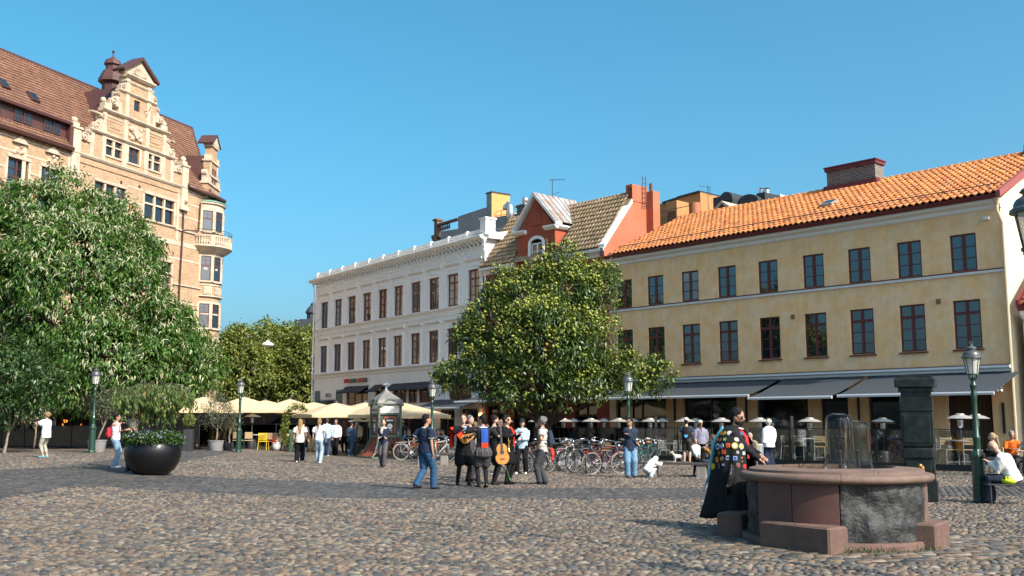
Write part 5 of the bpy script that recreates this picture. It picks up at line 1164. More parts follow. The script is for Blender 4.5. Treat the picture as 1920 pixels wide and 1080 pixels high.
def limbs(parent, base, lobes, r0, m, bend=.4, name='trunk', frac=.35, rmin=.03):
    """tapered trunk with limbs reaching into the crown lobes, one mesh"""
    mb = MB(); base = Vector(base); cz = min(l[2] - l[3] * .6 for l in lobes); cen = Vector((sum(l[0] for l in lobes), sum(l[1] for l in lobes), sum(l[2] for l in lobes))) / len(lobes)
    fork = base + (cen - base) * frac; fork.x = base.x + (cen.x - base.x) * .15 + .1; fork.y = base.y + (cen.y - base.y) * .15
    P = [base + Vector((0, 0, -.2)), base + Vector((0, 0, .1)), base.lerp(fork, .35) + Vector((random.gauss(0, .04), 0, 0)), base.lerp(fork, .7) + Vector((random.gauss(0, .05), 0, 0)), fork]
    mb.tube(P, [r0 * 1.45, r0 * 1.15, r0 * .9, r0 * .8, r0 * .72], 10)
    for l in lobes:
        e = Vector(l[:3]); m1 = fork.lerp(e, .45) + Vector((random.gauss(0, .15), random.gauss(0, .15), .25 * l[3] * random.random())); rr = max(rmin, r0 * .42 * min(1.2, l[3] / 2))
        mb.tube([fork - Vector((0, 0, .15)), m1, e, e + Vector((random.gauss(0, .3), random.gauss(0, .3), .3)) * l[3] * .5], [r0 * .5, rr, rr * .5, rr * .2], 7)
        for _ in range(4):
            q = e + Vector((random.gauss(0, 1), random.gauss(0, 1), random.gauss(.1, .7))).normalized() * l[3] * .8; mb.tube([m1.lerp(e, random.random()), q.lerp(e, .4) + Vector((0, 0, .1)), q], [rr * .4, rr * .25, rr * .1], 5)
    return mb.build(name, m, parent, smooth=True)
M_BARK = mat('grey brown bark', (.05, .037, .028), .95, .35, 9, .9, 18)
M_BARKL = mat('pale bark', (.24, .19, .14), .9, .3, 9, .7, 20)
LM_CH = leaf_mat('chestnut leaf', [(0, (.026, .068, .014)), (.35, (.055, .135, .022)), (.7, (.09, .185, .03)), (.93, (.14, .225, .046)), (1, (.2, .22, .06))], .42, .30)
LM_CAT = leaf_mat('cream catkin', [(0, (.24, .25, .13)), (.5, (.36, .35, .21)), (1, (.46, .44, .28))], .8, .1)
LM_CC = leaf_mat('dark chestnut leaf', [(0, (.022, .050, .011)), (.4, (.046, .09, .016)), (.75, (.078, .125, .02)), (1, (.13, .17, .03))], .38, .2)
LM_BUR = leaf_mat('yellow green burr', [(0, (.16, .20, .025)), (.5, (.26, .29, .045)), (1, (.36, .37, .08))], .8, .1)
LM_PK = leaf_mat('park tree leaf', [(0, (.09, .12, .025)), (.5, (.17, .21, .045)), (.85, (.27, .29, .07)), (1, (.36, .36, .11))], .5, .35)
LM_OL = leaf_mat('olive leaf', [(0, (.035, .05, .025)), (.5, (.075, .09, .045)), (1, (.14, .15, .09))], .55, .15)
LM_DRY = leaf_mat('dry leaf', [(0, (.10, .085, .045)), (.5, (.20, .17, .09)), (1, (.30, .26, .15))], .7, .15)
LM_BR = leaf_mat('fresh broad leaf', [(0, (.018, .05, .014)), (.6, (.045, .10, .025)), (1, (.10, .16, .05))], .4, .25)
LM_WP = leaf_mat('weeping grey green leaf', [(0, (.06, .115, .03)), (.6, (.14, .22, .06)), (.94, (.24, .28, .08)), (1, (.34, .18, .05))], .5, .38)
# ---- big chestnut on the left
def L(px, py, Y, r, sq=1.0): p = pt(px, py, Y); return (p.x, p.y, p.z, r, sq)
def chest(name, label, cat, lobes, base, r0, n, per, ln, wd, lm, droop, spread, group=None, cat_n=0, bur_n=0, bark=None, inner=.62):
    t = thing(name, base, 0, label, cat, group); b = Vector(base); lo = [(l[0] - b.x, l[1] - b.y, l[2] - b.z, *l[3:]) for l in lobes]
    limbs(t, (0, 0, 0), lo, r0, bark or M_BARK)
    lo = sublobes(lo); P, Dv = crown_points(lo, n, inner); pos, d, nor, Ln, Wd, i = add_clusters(P, Dv, per, spread, droop, ln, wd)
    clump = np.repeat(RNG.normal(0, .16, n), per); rn = np.clip(RNG.beta(2, 2.2, len(pos)) + clump, 0, 1); cr = leaf_field('crown', pos, d, nor, Ln, Wd, lm, t, rn)
    if cat_n:
        P, Dv = crown_points(lo, cat_n, .93, .55); pos, d, nor, Ln, Wd, i = add_clusters(P, Dv, 4, .10, .75, (.22, .42), (.045, .07), .55); o = leaf_field('catkins', pos, d, nor, Ln, Wd, LM_CAT, cr, None, .5, .3); o['kind'] = 'stuff'
    if bur_n:
        P, Dv = crown_points(lo, bur_n, .95, .75); V = []; F = []; rn = []; ico = [(0, 0, 1), (0, 0, -1)] + [(math.cos(a) * .9, math.sin(a) * .9, s * .45) for s in (1, -1) for a in [2 * math.pi * (k + (0 if s > 0 else .5)) / 5 for k in range(5)]]
        ico = np.array(ico); fi = [(0, 2 + k, 2 + (k + 1) % 5) for k in range(5)] + [(1, 7 + (k + 1) % 5, 7 + k) for k in range(5)] + [(2 + k, 7 + k, 2 + (k + 1) % 5) for k in range(5)] + [(2 + (k + 1) % 5, 7 + k, 7 + (k + 1) % 5) for k in range(5)]; fi = np.array(fi)
        q = np.repeat(P, 3, 0) + RNG.normal(0, .11, (bur_n * 3, 3)); m_ = len(q); R_ = RNG.uniform(.035, .07, m_); VV = (ico[None] * R_[:, None, None] * (1 + RNG.normal(0, .15, (m_, 12, 1))) + q[:, None]).reshape(-1, 3); FF = (fi[None] + (np.arange(m_) * 12)[:, None, None]).reshape(-1, 3)
        o = link('burrs', np_mesh('burrs', VV, FF, LM_BUR, {'rnd': np.repeat(RNG.random(m_), 20)}, False), cr); o['kind'] = 'stuff'
        pos, d, nor, Ln, Wd, i = add_clusters(P, Dv, 6, .12, .05, (.10, .2), (.02, .035), .8); o = leaf_field('burr_spikes', pos, d, nor, Ln, Wd, LM_BUR, cr, None, .3, .1); o['kind'] = 'stuff'
    return t
YB = 54.0
chest('chestnut_tree', 'huge dark green chestnut with drooping leaves and cream catkins before the brick building', 'tree',
      [L(125, 438, YB, 2.75), L(45, 455, YB - 1, 2.9), L(-75, 470, YB, 3.6), L(190, 440, YB, 2.3), L(236, 465, YB, 2.1), L(238, 555, YB - 1, 2.45), L(110, 575, YB - 2, 4.0), L(300, 660, YB, 2.5), L(372, 682, YB - 1, 1.25), L(190, 665, YB - 3, 2.6), L(60, 680, YB - 2, 2.4), L(-60, 640, YB, 4.0), L(20, 560, YB - 2, 3), L(-20, 420, YB, 2.2), L(350, 640, YB, 1.2), L(285, 610, YB, 1.9), L(250, 690, YB - 2, 2.0), L(90, 700, YB - 2, 2.2), L(345, 715, YB - 1, 1.4), L(395, 700, YB, .9), L(180, 715, YB - 3, 1.8), L(10, 720, YB - 1, 2), L(330, 600, YB, .9), L(150, 500, YB - 2, 3.2)],
      (xat(140, YB), YB, .2), .42, 14500, 7, (.20, .37), (.065, .115), LM_CH, .95, .15, cat_n=2600, inner=.66)
YC = 43.6
chest('chestnut_tree', 'bushy round chestnut with yellow green burrs in front of the red house', 'tree',
      [L(1052, 558, YC, 1.85), L(1112, 558, YC + .5, 1.3), L(985, 565, YC, 1.55), L(922, 600, YC, 1.3), L(895, 625, YC, .95), L(1010, 640, YC - 1.2, 2.0), L(1098, 640, YC - .6, 1.65), L(1000, 705, YC - 1, 1.6), L(905, 690, YC - .4, 1.15), L(850, 705, YC, .72), L(1105, 705, YC - .5, 1.25), L(1185, 705, YC - .4, .85), L(1238, 706, YC - .3, .72), L(1060, 722, YC - 1.2, .95), L(828, 712, YC, .4), L(950, 715, YC - 1, 1.0)],
      (1.45, 44.4, 0), .26, 7200, 6, (.16, .29), (.045, .075), LM_CC, .45, .11, bur_n=900, inner=.6)
for k, (lab, lobes, x) in enumerate([
        ('pale green park tree nearest the brick corner bay', [L(440, 690, 92, 1.9), L(425, 655, 92, 1.2), L(455, 640, 93, 1.5), L(470, 690, 92, 2.2), L(440, 730, 92, 2)], 450),
        ('tall pale green park tree with the highest crown beyond the parasols', [L(500, 655, 95, 2.2), L(535, 640, 96, 1.5), L(515, 632, 96, 1.2), L(525, 690, 95, 2.6), L(490, 720, 95, 2.4)], 510),
        ('pale green park tree half hidden by the white facade', [L(565, 675, 94, 2.2), L(580, 650, 95, 1.6), L(595, 700, 95, 2.4), L(560, 725, 94, 2.4)], 575)]):
    chest('park_tree', lab, 'tree', lobes, (xat(x, 94), 94 + k, 0), .25, 2300, 7, (.20, .36), (.14, .22), LM_PK, .2, .2, group='park trees beyond the parasols', inner=.6)
chest('young_tree', 'young broad-leaved tree at the left edge beside the photographing woman', 'tree', [L(25, 705, 45, 1.35), L(-25, 720, 45, 1.5), L(70, 735, 45, .9), L(25, 755, 45, .9), L(95, 700, 45.5, .8)], (xat(20, 45), 45, .27), .06, 900, 8, (.14, .24), (.06, .1), LM_BR, .5, .12, bark=M_BARKL)
# ---- potted trees
M_POTG = mat('grey weathered wood tub', (.22, .215, .21), .85, .2, 5, .2, 30); M_POTD = mat('dark plastic pot', (.03, .03, .033), .6, .1, 4); M_SOIL = mat('soil', (.03, .02, .014), .95, .3, 10); M_CER = mat('white ceramic pot', (.55, .54, .50), .5, .06, 4)
def pot(parent, r0, r1, h, m, name='pot'):
    MB().lathe([(r0 * .95, 0), (r0, .03), (r1, h - .05), (r1 * 1.06, h - .04), (r1 * 1.06, h), (r1 * .92, h), (r1 * .9, h - .06)], 18).build(name, m, parent, smooth='auto'); MB().lathe([(r1 * .91, h - .05), (0, h - .04)], 14, cap=False).build('soil', M_SOIL, parent)
def potted(name, label, px, py, h, cr, potm, pr, ph, lm, n, ln, wd, lobes, bark=M_BARKL, droop=.0, lean=.1):
    p = gp(px, py); t = thing(name, p, 0, label, 'potted tree')
    if pr: pot(t, pr * .85, pr, ph, potm)
    top = Vector((lean, 0, h)); mb = MB(); mb.tube([(0, 0, ph * .8), (lean * .2 + .03, 0, h * .45), (lean * .7 - .02, 0, h * .7), top], [.05, .045, .035, .02], 8)
    for l in lobes: mb.tube([Vector((lean * .5, 0, h * .6)), Vector(l[:3])], [.025, .008], 5)
    mb.build('trunk', bark, t, smooth=True); P, Dv = crown_points(lobes, n, .4); pos, d, nor, Ln, Wd, i = add_clusters(P, Dv, 7, .07, droop, ln, wd, .8); leaf_field('crown', pos, d, nor, Ln, Wd, lm, t)
    return t
potted('potted_olive_tree', 'olive tree in grey tub between the green lamp posts', 404, 846, 1.6, 1, M_POTG, .36, .5, LM_OL, 420, (.07, .14), (.018, .035), [(.0, 0, 1.9, .75), (-.35, .1, 1.55, .5), (.4, 0, 1.6, .5), (.1, 0, 2.3, .45)])
potted('potted_shrub', 'dry twiggy shrub in black pot left of lamp post', 428, 846, 1.0, 1, M_POTD, .24, .4, LM_DRY, 120, (.05, .1), (.012, .025), [(.1, 0, 1.2, .45), (.25, 0, 1.5, .35)], lean=.05)
potted('potted_olive_tree', 'leafy olive tree in pale pot behind the left lamp post', 181, 848, 1.9, 1, M_POTG, .40, .55, LM_OL, 380, (.09, .16), (.025, .045), [(.4, 0, 2.2, .7), (-.1, 0, 2.1, .5), (.8, 0, 2.3, .45)], lean=.5)
potted('dry_tree', 'small dry leaved tree beside the photographing woman', 63, 845, 1.6, 1, None, 0, .1, LM_DRY, 260, (.08, .15), (.03, .05), [(-.25, 0, 1.8, .5), (.2, 0, 1.9, .45), (-.5, 0, 1.6, .35)])
# topiary ball in dark tall planter right of the bowl
p = gp(352, 846); t = thing('topiary_ball', p, 0, 'clipped round topiary ball in tall dark planter', 'planter'); mb = MB(); mb.bbox(-.2, .2, -.2, .2, 0, 1.0, .02); mb.build('planter_box', M_POTD, t); MB().tube([(0, 0, .95), (0, 0, 1.3)], .025, 6).build('stem', M_BARK, t)
P, Dv = crown_points([(0, 0, 1.42, .27)], 500, .85); pos, d, nor, Ln, Wd, i = add_clusters(P, Dv, 3, .02, 0, (.04, .07), (.03, .045), .5); leaf_field('foliage_ball', pos, d, nor, Ln, Wd, LM_PK, t)
# ---- black bowl planter with weeping tree and bedding flowers
bp_ = gp(285, 891); bowl = thing('bowl_planter', bp_, 0, 'huge glossy black bowl planter full of flowers and a weeping tree', 'planter'); bowl.scale = (1.02, 1.02, 1.13)
M_BOWL = mat('glossy black fibreglass', (.005, .005, .006), .33, .25, 3, .03, 60, spec=.35)
MB().lathe([(.33, 0), (.42, .015), (.60, .14), (.72, .32), (.77, .50), (.775, .64), (.735, .78), (.66, .87), (.60, .89), (.58, .86), (.6, .8)], 40).build('bowl', M_BOWL, bowl, smooth=True); MB().lathe([(.64, .80), (0, .84)], 24, cap=False).build('soil', M_SOIL, bowl)
n = 1500; a = RNG.uniform(0, 2 * math.pi, n); r = .80 * np.sqrt(RNG.random(n)); P = np.stack([r * np.cos(a), r * np.sin(a), .88 + .20 * RNG.random(n) - .10 * (r / .8) ** 3], 1); Dv = np.stack([np.cos(a) * .5, np.sin(a) * .5, np.full(n, .8)], 1)
pos, d, nor, Ln, Wd, i = add_clusters(P, Dv, 4, .04, .2, (.05, .11), (.025, .05), .7); o = leaf_field('bedding_leaves', pos, d, nor, Ln, Wd, LM_BR, bowl); o['kind'] = 'stuff'
n = 130; a = RNG.uniform(0, 2 * math.pi, n); r = .85 * np.sqrt(RNG.random(n)); P = np.stack([r * np.cos(a), r * np.sin(a), 1.08 + .06 * RNG.random(n) - .16 * (r / .85) ** 3], 1); Dv = np.tile(np.array([0, -.5, .8]), (n, 1)); pos, d, nor, Ln, Wd, i = add_clusters(P, Dv, 5, .012, -.1, (.02, .035), (.02, .03), .9)
o = leaf_field('flowers', pos, d, nor, Ln, Wd, leaf_mat('lilac petal', [(0, (.22, .22, .55)), (.5, (.45, .45, .75)), (1, (.65, .65, .85))], .6, .2), bowl); o['kind'] = 'stuff'
wt_ = thing('weeping_tree', bp_ + Vector((.0, .05, .92)), 0, 'small weeping tree with hanging grey green twigs standing in the black bowl', 'tree')
MB().tube([(0, 0, 0), (.03, 0, .5), (-.02, 0, .95), (.02, 0, 1.4)], [.045, .04, .035, .02], 8).build('trunk', M_BARK, wt_, smooth=True)
V = []; pos = []; dr = []; br = MB()
for k in range(240):
    a = random.uniform(0, 2 * math.pi); rr = random.uniform(.3, 1.28); h = random.uniform(1.3, 1.62); ex = (rr * math.cos(a), rr * math.sin(a) * .8); drop = random.uniform(.25, .8) * (1.15 if rr < .75 else .62); path = []
    for q in range(7):
        f = q / 6; path.append(Vector((ex[0] * min(1, f * 1.6) ** .8, ex[1] * min(1, f * 1.6) ** .8, h + .18 * math.sin(min(1, f * 1.7) * math.pi) * (1 - f) - drop * max(0, f - .35) / .65)))
    br.tube(path, [.004] * 7, 3)
    for q in range(22):
        f = random.uniform(.25, 1) * 5.99; i0 = int(f); p = path[i0].lerp(path[i0 + 1], f - i0); pos.append(tuple(p + Vector((random.gauss(0, .03), random.gauss(0, .03), random.gauss(0, .02))))); dr.append((random.gauss(0, .35), random.gauss(0, .35), -1))
br.build('twigs', M_BARK, wt_); pos = np.array(pos); dr = np.array(dr); leaf_field('crown', pos, dr, RNG.normal(0, 1, pos.shape) + np.array([0, -1, .3]), RNG.uniform(.08, .17, len(pos)), RNG.uniform(.03, .055, len(pos)), LM_WP, wt_)
# flower pots on the terrace edge
for px, lab in ((518, 'white pot of red and white flowers left of the walking women'), (581, 'white pot of red and white flowers between the two walking women')):
    p = gp(px, 845); t = thing('flower_pot', p, 0, lab, 'flower pot'); MB().lathe([(.12, 0), (.2, .1), (.24, .25), (.2, .38), (.21, .42), (.17, .4)], 14).build('pot', M_CER, t, smooth=True)
    n = 70; P = RNG.normal(0, .11, (n, 3)) * np.array([1.2, 1, .6]) + np.array([0, 0, .52]); Dv = P - np.array([0, 0, .4]); q, d, nor, Ln, Wd, i = add_clusters(P, Dv, 5, .03, 0, (.05, .08), (.04, .06)); leaf_field('blossoms', q, d, nor, Ln, Wd, leaf_mat('red white petal', [(0, (.55, .02, .02)), (.5, (.6, .03, .03)), (.56, (.7, .68, .6)), (1, (.75, .73, .68))], .6, .2) if 'red white petal' not in MATS else MATS['red white petal'], t, np.clip((q[:, 0] * 2.2) + .5 + RNG.normal(0, .1, len(q)), 0, 1))
# climbing arch of leaves
p = gp(533, 846); t = thing('vine_arch', p, 0, 'thin leafy vine arch at the cream parasol terrace', 'vine'); path = [Vector((.05 * math.sin(k), 0, k * .22)) for k in range(9)] + [Vector((.2, 0, 2.05)), Vector((.5, 0, 2.25)), Vector((.85, 0, 2.2)), Vector((1.1, 0, 1.95))]; MB().tube(path, .02, 5).build('stem', M_BARK, t)
P = np.array([tuple(path[min(int(f), 11)].lerp(path[min(int(f), 11) + 1], f - int(f))) for f in RNG.uniform(2, 11.9, 260)]); q, d, nor, Ln, Wd, i = add_clusters(P, RNG.normal(0, 1, P.shape), 5, .09, .1, (.07, .12), (.05, .08)); leaf_field('foliage', q, d, nor, Ln, Wd, LM_PK, t)
# ================================================================== street furniture
M_GRN = mat('bottle green enamel', (.012, .045, .028), .38, .15, 4, .05, 30, coat=.2)
M_LHOOD = mat('grey lacquered copper hood', (.10, .105, .105), .4, .15, 5, metal=.4)
M_LGL = mat('milky lantern glass', (.72, .70, .63), .25, 0); M_LGL.node_tree.nodes['Principled BSDF'].inputs['Alpha'].default_value = .62
def lamp_post():
    t = thing('lamp_post')
    mb = MB(); mb.lathe([(.145, 0), (.145, .04), (.135, .06), (.125, .10), (.118, .85), (.125, .88), (.135, .92), (.13, .96), (.09, 1.02), (.075, 1.06)], 8); mb.build('pedestal', M_GRN, t)
    mb = MB(); mb.lathe([(.072, 1.05), (.066, 1.25), (.074, 1.27), (.074, 1.31), (.058, 1.33), (.05, 2.05), (.058, 2.08), (.058, 2.2), (.05, 2.22), (.062, 2.30), (.075, 2.34), (.05, 2.38), (.04, 2.44), (.06, 2.46), (.03, 2.50)], 12); mb.build('shaft', M_GRN, t, smooth='auto')
    mb = MB()
    for k in range(4): a = math.pi / 4 + k * math.pi / 2; c, s = math.cos(a), math.sin(a); mb.tube([(0, 0, 2.46), (.08 * c, .08 * s, 2.47), (.105 * c, .105 * s, 2.53), (.10 * c, .10 * s, 2.56)], .011, 5)
    mb.lathe([(.10, 2.55), (.125, 2.55), (.125, 2.575), (.10, 2.575), (.10, 2.55)], 16, cap=False)
    for k in range(8): a = k * math.pi / 4; c, s = math.cos(a), math.sin(a); mb.tube([(.108 * c, .108 * s, 2.57), (.165 * c, .165 * s, 2.90)], .007, 4)
    mb.build('cradle', M_GRN, t)
    MB().lathe([(.102, 2.575), (.158, 2.90)], 20, cap=False).build('lantern_glass', M_LGL, t, smooth=True)
    mb = MB(); mb.tube([(0, 0, 2.5), (0, 0, 2.72)], .012, 5); mb.ball((0, 0, 2.77), .04, 8, 6); mb.build('bulb', M_WHITEP, t, smooth=True)
    mb = MB(); mb.lathe([(.165, 2.885), (.205, 2.895), (.20, 2.925), (.17, 2.945), (.165, 2.98), (.14, 3.02), (.10, 3.045), (.085, 3.055), (.085, 3.08), (.11, 3.085), (.09, 3.115), (.05, 3.135), (.03, 3.15), (.03, 3.17), (.02, 3.19), (0, 3.2)], 20); mb.build('hood', M_LHOOD, t, smooth='auto')
    mb = MB()
    for k in range(6): a = k * math.pi / 3; c, s = math.cos(a), math.sin(a); mb.tube([(.025 * c, .025 * s, 3.17), (.04 * c, .04 * s, 3.21), (.02 * c, .02 * s, 3.235)], .006, 4)
    mb.build('finial', M_LHOOD, t)
    return t
lp = lamp_post(); G_L = 'green lantern lamp posts'
LPS = [((172, 849), 'green lantern lamp post left of the woman with red backpack', 1.18), ((447, 848), 'green lantern lamp post in front of the cream parasols', 1.07), ((809, 868), 'green lantern lamp post behind the man in navy polo shirt', 1.03), ((1180, 884), 'green lamp post with its lantern buried in the chestnut leaves', 1.03), ((1838, 943), 'green lantern lamp post beside the dark stone pillar', 1.02)]
for k, (q, lab, sc_) in enumerate(LPS):
    o = lp if k == 0 else copy_tree(lp); o.location = gp(*q); tag(o, lab, 'lamp post', G_L); o.rotation_euler = (0, 0, k * .7); o.scale = (sc_, sc_, sc_)
o = copy_tree(lp); o.scale = (1, 1, 1); o.location = (4.70, 8.96, 0)
for c_ in o.children:
    if c_.name.startswith(('pedestal', 'shaft')): c_.scale = (1, 1, 3.12 / 2.5)
    else: c_.location.z += .62
tag(o, 'near lamp post with its lantern cut off by the right picture edge', 'lamp post', G_L)
# hanging lamp over the street
hl = thing('hanging_street_lamp', pt(502, 646, 76), 0, 'white dome lamp hanging on a wire above the street trees', 'street lamp'); MB().lathe([(.02, .32), (.10, .30), (.14, .2), (.42, .05), (.45, -.02), (.35, -.12), (0, -.16)], 16).build('dome', M_WHITEP, hl, smooth=True)
mb = MB(); mb.tube([(-9.2, 5.0, 4.4), (-4, 2.3, 1.4), (0, 0, .32), (2.5, 1.6, 1.2), (4.9, 3.2, 3.6)], .012, 4); mb.build('wire', M_DKMET, hl)
# ------------------------------------------------ flagpole standing to the right of the view (its shadow crosses the cobbles)
fp = thing('flagpole', (5.75, 9.55, 0), 0, 'tall pole just right of the view casting a long thin shadow', 'pole'); MB().lathe([(.13, 0), (.13, .9), (.09, 1.0), (.06, 1.1), (.045, 8.6), (.0, 8.62)], 12).build('mast', M_DKMET, fp, smooth='auto'); MB().ball((0, 0, 8.7), .1, 8, 6).build('knob', M_DKMET, fp)
# ------------------------------------------------ the well
M_RGR = mat('polished red granite', (.095, .042, .033), .5, .5, 70, .12, 120, col2=(.07, .034, .028), mix_scale=3, detail=3)
M_PGR = mat('pink bush-hammered granite', (.15, .087, .064), .85, .3, 45, .6, 90, col2=(.11, .066, .053), mix_scale=4)
M_RIM = mat('brown pink granite rim', (.165, .105, .076), .75, .25, 40, .35, 80, col2=(.125, .08, .06), mix_scale=3)
M_DRK = mat('rough black diabase', (.014, .016, .017), .62, .55, 9, .9, 26, col2=(.036, .036, .033), mix_scale=6)
well = thing('stone_well', (FC[0], FC[1], 0), 0, 'round stone well with red granite and rough black panels in the right foreground', 'well')
def ringseg(a0, a1, prof, n, m, name, rough=0.0, parent=None, gap=.006, smooth='auto'):
    """solid curved stone: profile (r,z) closed, swept from a0 to a1 degrees; outer face roughened"""
    mb = MB(); a0, a1 = R(a0), R(a1); rm = max(p[0] for p in prof); a0 += gap / rm; a1 -= gap / rm; rows = []
    for k in range(n + 1):
        a = a0 + (a1 - a0) * k / n; P = []
        for r, z in prof:
            d = 0.0
            if rough and r > rm - .06 : d = rough * (mnoise.fractal(Vector((a * 2.6 * rm, z * 2.6, 3.1)), 1.0, 2.0, 5) * 1.3 + .35 * mnoise.noise(Vector((a * 14, z * 11, 1)))) * (0.25 if k in (0, n) else 1)
            P.append(((r + d) * math.cos(a), (r + d) * math.sin(a), z))
        rows.append(mb.pts(P))
    q = len(prof)
    for a, b in zip(rows, rows[1:]):
        for k in range(q): mb.face((a[k], b[k], b[(k + 1) % q], a[(k + 1) % q]))
    mb.face(rows[0]); mb.face(rows[-1][::-1])
    return mb.build(name, m, parent or well, smooth=smooth)
outer = lambda z0, z1, n: [(1.19, z0 + (z1 - z0) * k / n) for k in range(n + 1)]
for a0, a1, kind in ((164, 194, 'd'), (194, 225, 'r'), (225, 255, 'r'), (255, 321, 'd'), (321, 350, 'p'), (350, 384, 'r'), (24, 90, 'd'), (90, 127, 'r'), (127, 164, 'p')):
    pr = [(.98, .12)] + outer(.12, .845, 14) + [(.98, .845)]
    o = ringseg(a0, a1, pr, 44 if kind == 'd' else 14, {'d': M_DRK, 'r': M_RGR, 'p': M_PGR}[kind], 'wall_panel', .05 if kind == 'd' else 0.0)
    o['label'] = {'d': 'rough black stone panel', 'r': 'smooth speckled red granite panel', 'p': 'pink granite panel'}[kind]
for k in range(6): ringseg(k * 60 + 12, k * 60 + 72, [(1.0, -.05), (1.28, -.05), (1.29, .08), (1.27, .115), (1.0, .12)], 14, M_PGR, 'base_stone', .02)
RIMP = [(.93, .846), (1.24, .846), (1.275, .862), (1.292, .89), (1.292, .918), (1.275, .945), (1.245, .956), (1.18, .966), (1.175, .972), (.93, .985)]
for k in range(5): ringseg(k * 72 + 40, k * 72 + 112, RIMP, 20, M_RIM, 'rim_stone', .006, gap=.003)
TOPP = [(.80, .972), (1.17, .972), (1.165, 1.0), (1.12, 1.012), (.80, 1.03)]
for k in range(4): ringseg(k * 90 + 100, k * 90 + 190, TOPP, 22, M_RIM, 'top_stone', .004, gap=.003)
MB().lathe([(.93, .86), (.84, .90), (.82, .96), (.8, .99)], 40, cap=False).build('basin_lining', M_DRK, well, smooth=True)
MB().lathe([(.83, .955), (0, .955)], 40, cap=False).build('water', mat('dark basin water', (.01, .014, .014), .06, 0, ior=1.33), well)
for bx, by, ang, L_ in ((-.74, -.94, 213, .58), (.98, -.70, 324, .36), (-1.22, .76, 148, .32), (.8, 1.2, 56, .4)):
    Mx = Matrix.Translation((bx, by, 0)) @ Matrix.Rotation(R(ang + 90), 4, 'Z'); mb = MB(); mb.bbox(-L_, L_, -.19, .19, -.05, .34, .025, Mx); mb.build('step_block', M_PGR, well)
# water bells over the basin
M_WAT = clear_glass('falling water film', (.86, .84, .79), .02); nt = M_WAT.node_tree
nb = _n(nt, 'ShaderNodeTexNoise'); nb.inputs['Scale'].default_value = 9; tcw = _n(nt, 'ShaderNodeTexCoord'); mpw = _n(nt, 'ShaderNodeMapping'); mpw.inputs['Scale'].default_value = (3, 3, .4); nt.links.new(tcw.outputs['Object'], mpw.inputs[0]); nt.links.new(mpw.outputs[0], nb.inputs[0]); bpw = _n(nt, 'ShaderNodeBump'); bpw.inputs['Strength'].default_value = .8; bpw.inputs['Distance'].default_value = .03; nt.links.new(nb.outputs['Fac'], bpw.inputs['Height'])
for n_ in nt.nodes:
    if n_.type == 'FRESNEL': n_.inputs[0].default_value = 1.18
    if n_.type == 'BSDF_GLOSSY': nt.links.new(bpw.outputs[0], n_.inputs['Normal'])
for k, (dx, dy, h, r, lab) in enumerate(((.12, .1, .80, .19, 'taller clear bell of falling water over the well'), (.42, .25, .70, .17, 'shorter clear bell of falling water right over the well'))):
    t = thing('water_bell', (FC[0] + dx, FC[1] + dy, .96), 0, lab, 'water'); mb = MB()
    mb.lathe([(r * 1.25, 0), (r * 1.12, .1), (r * 1.02, .3), (r, h * .75), (r * .97, h * .9), (r * .8, h * .97), (r * .4, h), (.03, h - .02)], 24); mb.build('water_film', M_WAT, t, smooth=True)
    MB().lathe([(.025, -.05), (.02, .25), (.03, .27), (0, .3)], 10).build('nozzle', M_DKMET, t, smooth='auto'); MB().lathe([(r * 1.5, -.04), (r * 1.5, .0), (r * 1.3, .02), (0, .03)], 24).build('nozzle_plate', M_DKMET, t)
# weeds at its foot
n = 420; a = RNG.uniform(R(225), R(315), n); r = RNG.uniform(1.28, 1.5, n); keep = RNG.random(n) < (.4 + .6 * (np.abs(np.degrees(a) - 262) < 14)); a, r = a[keep], r[keep]; n = len(a); P = np.stack([FC[0] + r * np.cos(a), FC[1] + r * np.sin(a), np.full(n, .02)], 1); d = RNG.normal(0, .5, (n, 3)); d[:, 2] = 1
o = leaf_field('weeds', P, d, RNG.normal(0, 1, (n, 3)), RNG.uniform(.03, .10, n), RNG.uniform(.006, .014, n), LM_BR, None); tag(o, 'short green weeds growing along the well foot', 'weeds', kind='stuff')
# ------------------------------------------------ dark pump pillar
M_PIL = mat('dark bronze green granite', (.006, .0085, .008), .36, .35, 6, .25, 30, col2=(.016, .021, .019), mix_scale=3, spec=.4)
pl = thing('pump_pillar', gp(1728, 940), R(-24), 'tall dark stone pump pillar with brass spout behind the well', 'pillar')
def pblk(name, w, z0, z1, c=.015, m=M_PIL): return MB().bbox(-w, w, -w, w, z0, z1, c).build(name, m, pl)
pblk('plinth', .33, -.05, .42, .01); pblk('block', .30, .422, .90); pblk('block', .33, .902, 1.13, .06); pblk('block', .295, 1.132, 1.15, .003); pblk('block', .315, 1.152, 1.84); pblk('block', .30, 1.842, 1.87, .003); pblk('block', .325, 1.872, 2.15); pblk('neck', .29, 2.152, 2.26, .005); pblk('cap', .335, 2.262, 2.36, .02); pblk('cap', .40, 2.362, 2.55, .03); pblk('cap', .34, 2.552, 2.60, .01)
for x0, x1, z0, z1 in ((-.24, .24, .50, .84), (-.26, .26, 1.22, 1.78)): MB().bbox(x0, x1, -.335, -.29, z0, z1, .01).build('panel', M_PIL, pl)
mb = MB(); Mx = Matrix.Translation((.02, -.335, .68)) @ Matrix.Rotation(R(90), 4, 'X'); mb.lathe([(.09, 0), (.085, .03), (.05, .05), (.045, .12), (.055, .13), (.05, .16)], 14, M=Mx); mb.ball((.02, -.40, .74), .055, 10, 7); mb.build('brass_spout', mat('aged brass', (.28, .16, .05), .4, .3, 12, metal=.8), pl, smooth='auto')
MB().tube([(-.3, 0, 1.28), (-.62, -.02, 1.28)], .025, 8).build('pump_arm', M_DKMET, pl)
